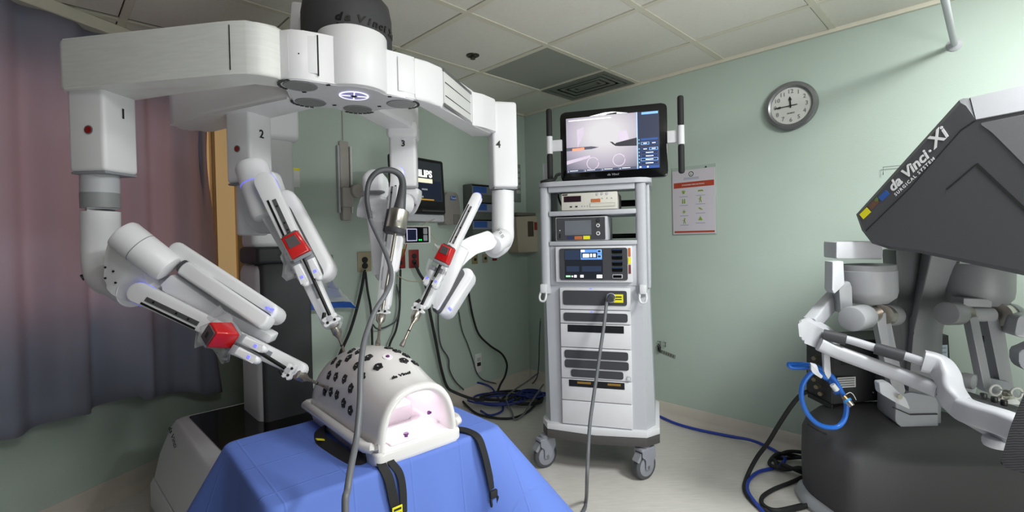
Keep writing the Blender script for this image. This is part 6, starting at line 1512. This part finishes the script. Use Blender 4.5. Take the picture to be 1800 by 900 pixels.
# foot base
basec = mat('console_base_charcoal', '#424144', .62, var=.10, scale=200, bump=.2, bscale=500)
def bring(pts): return fillet(pts, [.06, .05, .05, .1, .1, .1], 6)
BP = [(1.44, 2.42), (1.40, 2.28), (1.425, 2.02), (2.40, 1.95), (2.30, 2.12), (1.95, 2.48)]
def binset(o, z, tilt=0): 
    c = V((1.85, 2.2, 0)); P = []
    for x, y in BP:
        d = (V((x, y, 0)) - c); d = d.normalized() * (d.length - o); P.append(c + d + ZUP * (z - tilt * max(0, 2.3 - y)))
    return bring(P)
bm = new(); loft(bm, [binset(.0, .045), binset(-.005, .2), binset(.0, .345, .1), binset(.02, .40, .22), binset(.07, .445, .32), binset(.13, .468, .25), binset(.22, .474, .1)]); obj('foot_base', bm, basec, con, angle=40)
bm = new(); loft(bm, [binset(-.03, .0), binset(-.035, .02), binset(-.02, .05), binset(.0, .06)]); obj('base_skirt', bm, mat('skirt_white', '#9fa1a6', .5), con)
bm = new(); tube(bm, [V(p) for p in [(1.4343, 2.0400, 0.3061), (1.5175, 2.0400, 0.3214), (1.6398, 2.0400, 0.3384), (1.8039, 2.0600, 0.3355), (1.9708, 2.0800, 0.3277), (2.1531, 2.1000, 0.3172)]], .0025, 6, 4); obj('base_seam', bm, seam, con)
bm = new(); tube(bm, [V(p) for p in [(1.8323, 2.1000, 0.4026), (1.8153, 2.0500, 0.3941), (1.8321, 2.0500, 0.3542)]], .0025, 6, 4); obj('base_seam', bm, seam, con)
bm = new(); tube(bm, [V(p) for p in [(1.3922, 2.2700, 0.3964), (1.4015, 2.2000, 0.3918), (1.4486, 2.2000, 0.3749), (1.4933, 2.2000, 0.3739)]], .003, 6, 4); obj('base_seam', bm, seam, con)
# hanging hand controllers
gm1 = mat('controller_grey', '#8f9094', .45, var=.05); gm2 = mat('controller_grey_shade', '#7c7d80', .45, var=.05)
def mcon(p): 
    o = bpy.data.objects.new('hand_controller', None); COL.objects.link(o); o.parent = con; o.matrix_parent_inverse = Matrix.Translation(-world_loc(con)); o.location = p; return o
k1 = mcon(V((1.4855, 2.0000, 1.1365)))
bm = new(); prism(bm, fillet([(1.3698, 2.0200, 1.2700), (1.5140, 2.0200, 1.2692), (1.5666, 2.0200, 1.2416), (1.5660, 2.0200, 1.1911), (1.3689, 2.0200, 1.1978)], .008, 3), (.05, .16, 0), .006, 2); obj('top_cover', bm, LGREY, k1)
bm = new(); c0, c1_ = V((1.5131, 2.0400, 1.1574)), V((1.5162, 2.0400, 1.0186))
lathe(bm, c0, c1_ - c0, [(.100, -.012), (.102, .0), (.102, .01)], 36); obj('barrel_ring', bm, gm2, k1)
bm = new(); lathe(bm, c0, c1_ - c0, [(.100, .008), (.104, .012), (.104, .10), (.098, .125), (.07, .15)], 36); obj('barrel', bm, gm1, k1)
bm = new(); prism(bm, fillet([(1.3050, 1.9500, 1.1906), (1.3515, 1.9500, 1.1919), (1.3549, 1.9500, 1.0965), (1.3126, 1.9500, 1.0579), (1.3034, 1.9500, 1.0697)], .005, 2), (.02, .08, 0), .004, 2); obj('side_shield', bm, LGREY, k1)
bm = new(); prism(bm, fillet([(1.3362, 1.9600, 1.0959), (1.3784, 1.9600, 1.1090), (1.3898, 1.9600, 1.0948), (1.3954, 1.9600, 0.9823), (1.3439, 1.9600, 0.9741)], .01, 3), (.02, .08, 0), .006, 2); obj('shield_arm', bm, gm1, k1)
for a, b, m in (((1502,560), (1519,557), gm1),): pass
bm = new(); cyl(bm, (1.3291, 1.8800, 0.9668), (1.4419, 1.9600, 0.9626), .049, bev=.008, n=32); obj('pivot_drum', bm, gm1, k1)
bm = new(); cyl(bm, (1.4322, 1.9500, 0.9621), (1.5311, 2.0000, 0.9661), .035, n=28); obj('pivot_axle', bm, STEEL, k1)
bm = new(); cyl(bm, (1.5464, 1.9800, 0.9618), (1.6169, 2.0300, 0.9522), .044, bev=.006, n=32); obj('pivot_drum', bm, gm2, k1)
bm = new(); cyl(bm, (1.5144, 1.9600, 0.9680), (1.5550, 1.9850, 0.9608), .040, n=28); obj('pivot_ring', bm, STEEL, k1)
bm = new(); prism(bm, fillet([(1.4832, 1.9500, 0.9493), (1.5185, 1.9500, 0.9812), (1.5391, 1.9500, 0.9528), (1.5450, 1.9300, 0.8406), (1.5575, 1.9000, 0.6650), (1.5186, 1.9000, 0.6385), (1.4926, 1.9200, 0.7750)], .008, 3), (.015, .05, 0), .006, 2); obj('controller_arm', bm, gm1, k1)
bm = new(); prism(bm, fillet([(1.4512, 1.9000, 0.7060), (1.4898, 1.9000, 0.7075), (1.5302, 1.9000, 0.6656), (1.5572, 1.9000, 0.6422), (1.5749, 1.9000, 0.5962), (1.5184, 1.9000, 0.6248), (1.4575, 1.9000, 0.6626)], .008, 3), (.01, .04, 0), .005, 2); obj('controller_elbow', bm, LGREY, k1)
bm = new(); disc(bm, V((1.5202, 1.8850, 0.6548)), (0, -1, 0), .010, .01, 16); obj('pivot_screw', bm, STEEL, k1)
k2 = mcon(V((1.9186, 1.9800, 1.1285)))
bm = new(); c0, c1_ = V((1.9746, 2.0300, 1.1527)), V((1.9707, 2.0300, 0.9978))
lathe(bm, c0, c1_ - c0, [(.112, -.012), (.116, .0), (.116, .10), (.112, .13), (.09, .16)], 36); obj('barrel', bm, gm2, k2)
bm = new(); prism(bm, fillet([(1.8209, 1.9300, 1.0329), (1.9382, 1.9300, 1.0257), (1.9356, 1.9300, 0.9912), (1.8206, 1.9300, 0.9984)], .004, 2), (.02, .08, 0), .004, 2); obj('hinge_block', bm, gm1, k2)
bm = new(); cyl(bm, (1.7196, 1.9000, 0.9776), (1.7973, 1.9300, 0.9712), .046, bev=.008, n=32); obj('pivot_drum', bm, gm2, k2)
bm = new(); cyl(bm, (1.7857, 1.9200, 0.9730), (1.8415, 1.9500, 0.9648), .038, n=28); obj('pivot_ring', bm, STEEL, k2)
bm = new(); cyl(bm, (1.8392, 1.9500, 0.9648), (1.9507, 1.9500, 0.9600), .030, n=28); obj('pivot_axle', bm, gm1, k2)
bm = new(); cyl(bm, (1.9662, 1.9400, 0.9613), (2.0271, 1.9700, 0.9552), .047, n=28); obj('pivot_ring', bm, STEEL, k2)
bm = new(); cyl(bm, (2.0168, 1.9600, 0.9570), (2.0761, 1.9900, 0.9485), .049, bev=.008, n=32); obj('pivot_drum', bm, gm1, k2)
bm = new(); prism(bm, fillet([(1.8145, 1.9000, 0.9596), (1.8508, 1.9000, 0.9634), (1.8649, 1.8600, 0.6934), (1.8315, 1.8600, 0.6852)], .004, 2), (.015, .05, 0), .004, 2); obj('controller_arm', bm, gm1, k2)
bm = new(); prism(bm, fillet([(1.9178, 1.9400, 0.9809), (1.9870, 1.9400, 0.9632), (1.9723, 1.8800, 0.6623), (1.9143, 1.8800, 0.7042)], .004, 2), (.02, .06, 0), .005, 2); obj('controller_arm', bm, gm1, k2)
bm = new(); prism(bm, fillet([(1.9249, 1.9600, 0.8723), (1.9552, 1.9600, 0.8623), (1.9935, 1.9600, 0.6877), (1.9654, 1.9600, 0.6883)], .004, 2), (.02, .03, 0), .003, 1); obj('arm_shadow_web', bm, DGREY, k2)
bm = new(); prism(bm, fillet([(1.8283, 1.8700, 0.7225), (1.8551, 1.8700, 0.7264), (1.9421, 1.8700, 0.7066), (1.9862, 1.8700, 0.6428), (1.9080, 1.8700, 0.6445), (1.8523, 1.8700, 0.6682)], .008, 3), (.01, .05, 0), .006, 2); obj('controller_elbow', bm, MGREY, k2)
# finger grips of the right controller
for c, r in (((1.7952, 1.7800, 0.7070), .020), ((1.8738, 1.7800, 0.6946), .021)):
    c = V(c); bm = new(); tube(bm, [c + V((math.cos(a * .4488) * r, 0, math.sin(a * .4488) * r * .95)) for a in range(15)], .004, 8, 2); obj('finger_ring', bm, mat('ring_white', '#cfcfcb', .35), k2)
bm = new(); lathe(bm, (1.8479, 1.7900, 0.6898), (0, -1, .5), [(.0, -.01), (.014, -.006), (.016, .004), (.010, .012), (0, .014)], 20); obj('grip_hub', bm, STEEL, k2)
bm = new(); tube(bm, [(1.8098, 1.7800, 0.6811), (1.8271, 1.7700, 0.6798), (1.8588, 1.7800, 0.6800)], .007, 8, 4); obj('grip_bar', bm, STEEL, k2)
bm = new(); prism(bm, fillet([(1.8007, 1.7900, 0.6737), (1.8799, 1.7900, 0.6762), (1.9075, 1.7900, 0.6455), (1.7877, 1.7900, 0.6568)], .004, 2), (.01, .05, 0), .004, 2); obj('grip_base', bm, LABELWHITE, k2)
# arm rest frame with push handles
fr = mat('frame_white', '#aeafb5', .4, var=.03)
def sweep(name, pts, w, h, m, bev=.008, parent=None, up=ZUP, sub=6, angle=45):
    """rectangular bar with rounded edges swept along pts"""
    path = catmull(pts, sub) if sub > 1 else [V(p) for p in pts]; bm = new(); R = []
    prof = []
    for cx, cy, a0 in ((1, 1, 0), (-1, 1, 90), (-1, -1, 180), (1, -1, 270)):
        for k in range(4):
            a = math.radians(a0 + 30 * k); prof.append((cx * (w / 2 - bev) + bev * math.cos(a), cy * (h / 2 - bev) + bev * math.sin(a)))
    for i, p in enumerate(path):
        d = (path[min(i + 1, len(path) - 1)] - path[max(i - 1, 0)]).normalized(); s = d.cross(up)
        s = s.normalized() if s.length > .05 else HB; t = s.cross(d).normalized()
        R.append([bm.verts.new(p + s * a + t * b) for a, b in prof])
    n = len(prof)
    for A, B in zip(R, R[1:]):
        for k in range(n): bm.faces.new((A[k], A[(k + 1) % n], B[(k + 1) % n], B[k]))
    bm.faces.new(R[0]); bm.faces.new(list(reversed(R[-1])))
    return obj(name, bm, m, parent if parent is not None else con, angle=angle)
sweep('frame_strut', [(1.4488, 2.0500, 1.0849), (1.3871, 2.0500, 1.0373), (1.2936, 2.0200, 0.9657), (1.2296, 1.9800, 0.9309)], .05, .06, fr)
bm = new(); prism(bm, fillet([(1.1422, 1.9200, 0.9596), (1.1743, 1.9200, 0.9612), (1.2515, 1.9200, 0.9182), (1.2967, 1.9200, 0.8713), (1.2892, 1.9200, 0.8209), (1.2276, 1.9200, 0.8406), (1.1502, 1.9200, 0.8745)], .02, 4), (.06, .06, 0), .012, 3); obj('frame_corner', bm, fr, con)
sweep('side_rail', [(1.2151, 1.9000, 0.8660), (1.2692, 1.8800, 0.8400), (1.3584, 1.8200, 0.8043), (1.4310, 1.7500, 0.7750), (1.4758, 1.6600, 0.7523)], .045, .052, fr, .014)
sweep('handle_rail', [(1.2337, 1.9000, 0.9042), (1.3007, 1.8600, 0.8908), (1.3657, 1.8000, 0.8697), (1.4278, 1.7400, 0.8530), (1.4585, 1.6800, 0.8389)], .032, .030, fr, .012)
for a, b in (((1.2315, 1.9000, 0.9043), (1.2940, 1.8600, 0.8909)), ((1.3614, 1.8000, 0.8698), (1.4236, 1.7400, 0.8510))):
    sweep('push_grip', [a, V(a).lerp(V(b), .5), b], .042, .042, mat('grip_charcoal', '#35353a', .65, bump=.2, bscale=500), .014)
bm = new(); 
sweep('frame_shoulder', [(1.4514, 1.6950, 0.8473), (1.4816, 1.6700, 0.8370), (1.4860, 1.6400, 0.8056), (1.4774, 1.6100, 0.7527), (1.4797, 1.5800, 0.7207), (1.4705, 1.5200, 0.7203), (1.4686, 1.4400, 0.7256), (1.4493, 1.3500, 0.7315), (1.4353, 1.2600, 0.7351)], .06, .074, fr, .014)
bm = new(); prism(bm, fillet([(1.4559, 1.6600, 0.7447), (1.5071, 1.6300, 0.7103), (1.5155, 1.5400, 0.6934), (1.4946, 1.4000, 0.7101), (1.4941, 1.4000, 0.6563), (1.5134, 1.5200, 0.6426), (1.5354, 1.6400, 0.6470), (1.4931, 1.6800, 0.6931)], .008, 2), (.03, .03, 0), .006, 2); obj('frame_underside', bm, mat('frame_under', '#a6a8ad', .5), con)
bm = new(); cyl(bm, (1.5151, 1.5000, 0.6546), (1.5148, 1.5000, 0.6221), .035, bev=.01, n=24); obj('adjust_knob', bm, fr, con)
sweep('cable_rest', [(1.6765, 1.7800, 0.7566), (1.7039, 1.7600, 0.7534)], .04, .04, gm1, .018, sub=1)
bm = new(); cyl(bm, (1.6502, 1.8000, 0.7514), (1.6782, 1.7400, 0.7516), .027, bev=.006, n=24); obj('rest_roller', bm, gm1, con)
bm = new(); prism(bm, fillet([(1.6280, 1.7600, 0.7382), (1.7078, 1.7600, 0.7238), (1.6948, 1.7600, 0.6818), (1.6317, 1.7600, 0.6874)], .004, 2), (.01, .03, 0), .003, 1); obj('rest_bracket', bm, LGREY, con)
bm = new(); prism(bm, fillet([(1.5273, 1.6600, 0.7432), (1.6603, 1.7500, 0.7154), (1.8689, 1.7500, 0.6477), (1.8041, 1.6000, 0.6700), (1.4656, 1.3000, 0.7515), (1.4736, 1.3800, 0.7652), (1.4944, 1.5000, 0.7560)], .01, 3), (0, 0, -.022), .008, 2); obj('arm_rest_pad', bm, CHAR, con)
for p in [(1.5142, 1.5400, 0.7619), (1.5491, 1.5400, 0.7500), (1.5803, 1.5400, 0.7382)]:
    bm = new(); cyl(bm, p, V(p) + ZUP * .018, .009, bev=.002, n=14); obj('pad_knob', bm, BLACK, con)
bm = new(); prism(bm, fillet([(1.9565, 1.8500, 0.9714), (2.0889, 1.8500, 0.9751), (2.0317, 1.8000, 0.8810), (1.9382, 1.8500, 0.8900)], .02, 3), (.03, .08, 0), .01, 2); obj('frame_strut', bm, fr, con)
bm = new(); prism(bm, fillet([(1.6931, 1.6000, 0.8970), (1.7678, 1.6000, 0.9298), (1.7863, 1.6000, 0.8528), (1.7136, 1.6000, 0.8314), (1.6927, 1.6000, 0.8548)], .008, 3), (.03, .06, 0), .006, 2); obj('push_grip', bm, MGREY, con)
# cable hook under the frame
bm = new(); prism(bm, fillet([(1.2306, 1.9000, 0.8361), (1.2576, 1.9000, 0.8264), (1.2610, 1.9000, 0.7398), (1.2494, 1.9000, 0.7219), (1.2340, 1.9000, 0.7518)], .004, 2), (.012, .03, 0), .003, 1); obj('hook_plate', bm, fr, con)
bm = new(); prism(bm, fillet([(1.1428, 1.8400, 0.8060), (1.1668, 1.8400, 0.7988), (1.1752, 1.8400, 0.7700), (1.1904, 1.8400, 0.7542), (1.1837, 1.8400, 0.7455), (1.1576, 1.8400, 0.7638), (1.1446, 1.8400, 0.7773)], .004, 3), (.008, .02, 0), .003, 2); obj('cable_hook', bm, fr, con)

# coiled blue cable on the hook
lp1 = [(1.3351, 2.0600, 0.6824), (1.2790, 2.0600, 0.7182), (1.2315, 2.0600, 0.6649), (1.2281, 2.0600, 0.5958), (1.2591, 2.0600, 0.5259), (1.3127, 2.0600, 0.4801), (1.3815, 2.0600, 0.4687), (1.4214, 2.0600, 0.5025), (1.4321, 2.0600, 0.5666), (1.4083, 2.0600, 0.6314), (1.3697, 2.0600, 0.6915), (1.3160, 2.0600, 0.7223), (1.2545, 2.0600, 0.7237), (1.2102, 2.0600, 0.7247), (1.2006, 2.0600, 0.7372), (1.2301, 2.0600, 0.7366), (1.2915, 2.0600, 0.7303), (1.3453, 2.0600, 0.7118), (1.3890, 2.0600, 0.6615), (1.4226, 2.0600, 0.5965)]
cb = cable('coiled_cable', 'bright blue coiled cable hanging on the hook left of console', [V(p) + V((0, .004 * i - .03, 0)) for i, p in enumerate(lp1)], .010, BLUECABLE, n=12, sub=8)
e0, e1 = V((1.4133, 2.0500, 0.6025)), V((1.4283, 2.0200, 0.5709))
bm = new(); cyl(bm, e0, e0.lerp(e1, .5), .011, n=14); obj('cable_collar', bm, mat('brass', '#b08d5e', .35, .8), cb)
bm = new(); cyl(bm, e0.lerp(e1, .45), e1, .014, .012, n=16); obj('connector', bm, STEEL, cb)
bm = new(); cyl(bm, e0.lerp(e1, .35), e0.lerp(e1, .55), .017, n=16); obj('connector_cap', bm, mat('cap_blue', '#3a8fd0', .4), cb)
bm = new(); tube(bm, [(1.4138, 2.0400, 0.6131), (1.4334, 2.0400, 0.6225), (1.4479, 2.0400, 0.6124), (1.4598, 2.0400, 0.5901)], .0015, 6, 5); obj('cap_string', bm, LABELWHITE, cb)
bm = new(); cyl(bm, (1.3683, 2.0550, 0.6536), (1.3842, 2.0500, 0.6302), .0112, n=14); obj('cable_label', bm, LABELWHITE, cb)

# floor cables by the console
cable('floor_cable', 'black cable dropping from the console back and looping on the floor', [V(p) for p in [(1.4743, 2.4000, 0.5110), (1.4516, 2.4200, 0.4877), (1.4046, 2.4200, 0.4364), (1.3562, 2.4500, 0.3299), (1.3226, 2.5000, 0.2120), (1.2868, 2.5500, 0.1085)]] + [(1.2312, 2.5389, 0.0200), (1.1569, 2.4179, 0.0120), (1.1418, 2.3128, 0.0120), (1.1612, 2.2291, 0.0120), (1.2344, 2.2169, 0.0120), (1.3211, 2.2418, 0.0120), (1.4097, 2.2628, 0.0200)], .011, RUBBER, n=10)
cable('floor_cable', 'long blue cable lying along the wall from cart to console', [(1.0092, 3.4688, 0.0120), (1.0410, 3.4113, 0.0120), (1.1102, 3.2810, 0.0120), (1.2224, 3.1670, 0.0120), (1.3667, 3.0675, 0.0120), (1.4759, 2.9922, 0.0120), (1.5265, 2.8990, 0.0120), (1.5503, 2.8052, 0.0120), (1.5250, 2.7017, 0.0300), (1.4549, 2.6231, 0.0300), (1.4142, 2.6295, 0.0120), (1.3115, 2.5890, 0.0120), (1.2184, 2.5011, 0.0120), (1.1586, 2.3918, 0.0200), (1.1428, 2.2982, 0.0200), (1.1457, 2.2250, 0.0120), (1.1365, 2.1484, 0.0120), (1.1715, 2.0835, 0.0120)], .009, mat('royal_blue_cable', '#2440a4', .4), n=10)
rr_ = random.Random(5)
cl = []
for k in range(26):
    a = k * .72; q = (1.5799, 2.7200, -0.0452); 
    cl.append(V((1.5345, 2.6306, 0.0120)) + V((math.cos(a) * (.10 + .035 * rr_.uniform(-1, 1)), math.sin(a) * (.085 + .03 * rr_.uniform(-1, 1)), .004 + rr_.uniform(0, .05))))
cable('cable_coil', 'black coiled cable heaped on the floor beside the console base', cl, .010, RUBBER, n=10, sub=7)
cable('floor_cable', 'black cable looping on the floor in front of the coil', [(1.5141, 2.5143, 0.0200), (1.4246, 2.4746, 0.0120), (1.3014, 2.4119, 0.0120), (1.2064, 2.3409, 0.0120), (1.1738, 2.2682, 0.0140), (1.2014, 2.2048, 0.0250), (1.3564, 2.2646, 0.0120)], .010, RUBBER, n=10)

# black ribbed cloth at the right edge
ribm = bpy.data.materials.new('ribbed_black_knit'); ribm.use_nodes = True; n_ = ribm.node_tree; pr_ = n_.nodes['Principled BSDF']; pr_.inputs['Base Color'].default_value = srgb('#15141b') + (1,); pr_.inputs['Roughness'].default_value = .95
w_n = n_.nodes.new('ShaderNodeTexWave'); w_n.inputs['Scale'].default_value = 55; w_n.bands_direction = 'Z'; w_n.inputs['Distortion'].default_value = 1.5
tcx = n_.nodes.new('ShaderNodeTexCoord'); bpx = n_.nodes.new('ShaderNodeBump'); bpx.inputs['Strength'].default_value = .9; bpx.inputs['Distance'].default_value = .004
n_.links.new(tcx.outputs['Object'], w_n.inputs['Vector']); n_.links.new(w_n.outputs['Fac'], bpx.inputs['Height']); n_.links.new(bpx.outputs[0], pr_.inputs['Normal'])
cs = [(1.1279, 1.0500, 0.9540), (1.1088, 1.0500, 0.9179), (1.0909, 1.0500, 0.8741), (1.0780, 1.0500, 0.8302), (1.0663, 1.0500, 0.7926), (1.0776, 1.0500, 0.7835), (1.1014, 1.0500, 0.7753), (1.1327, 1.0500, 0.7658), (1.1830, 1.0500, 0.7647), (1.2211, 1.0500, 0.8081), (1.2217, 1.0500, 0.9091), (1.1845, 1.0500, 0.9604)]
bm = new(); prism(bm, fillet(cs, .01, 3), (.11, .09, 0), .012, 3); tag(obj('hanging_cloth', bm, ribm), 'black ribbed knit cloth hanging at the right edge before console', 'cloth')
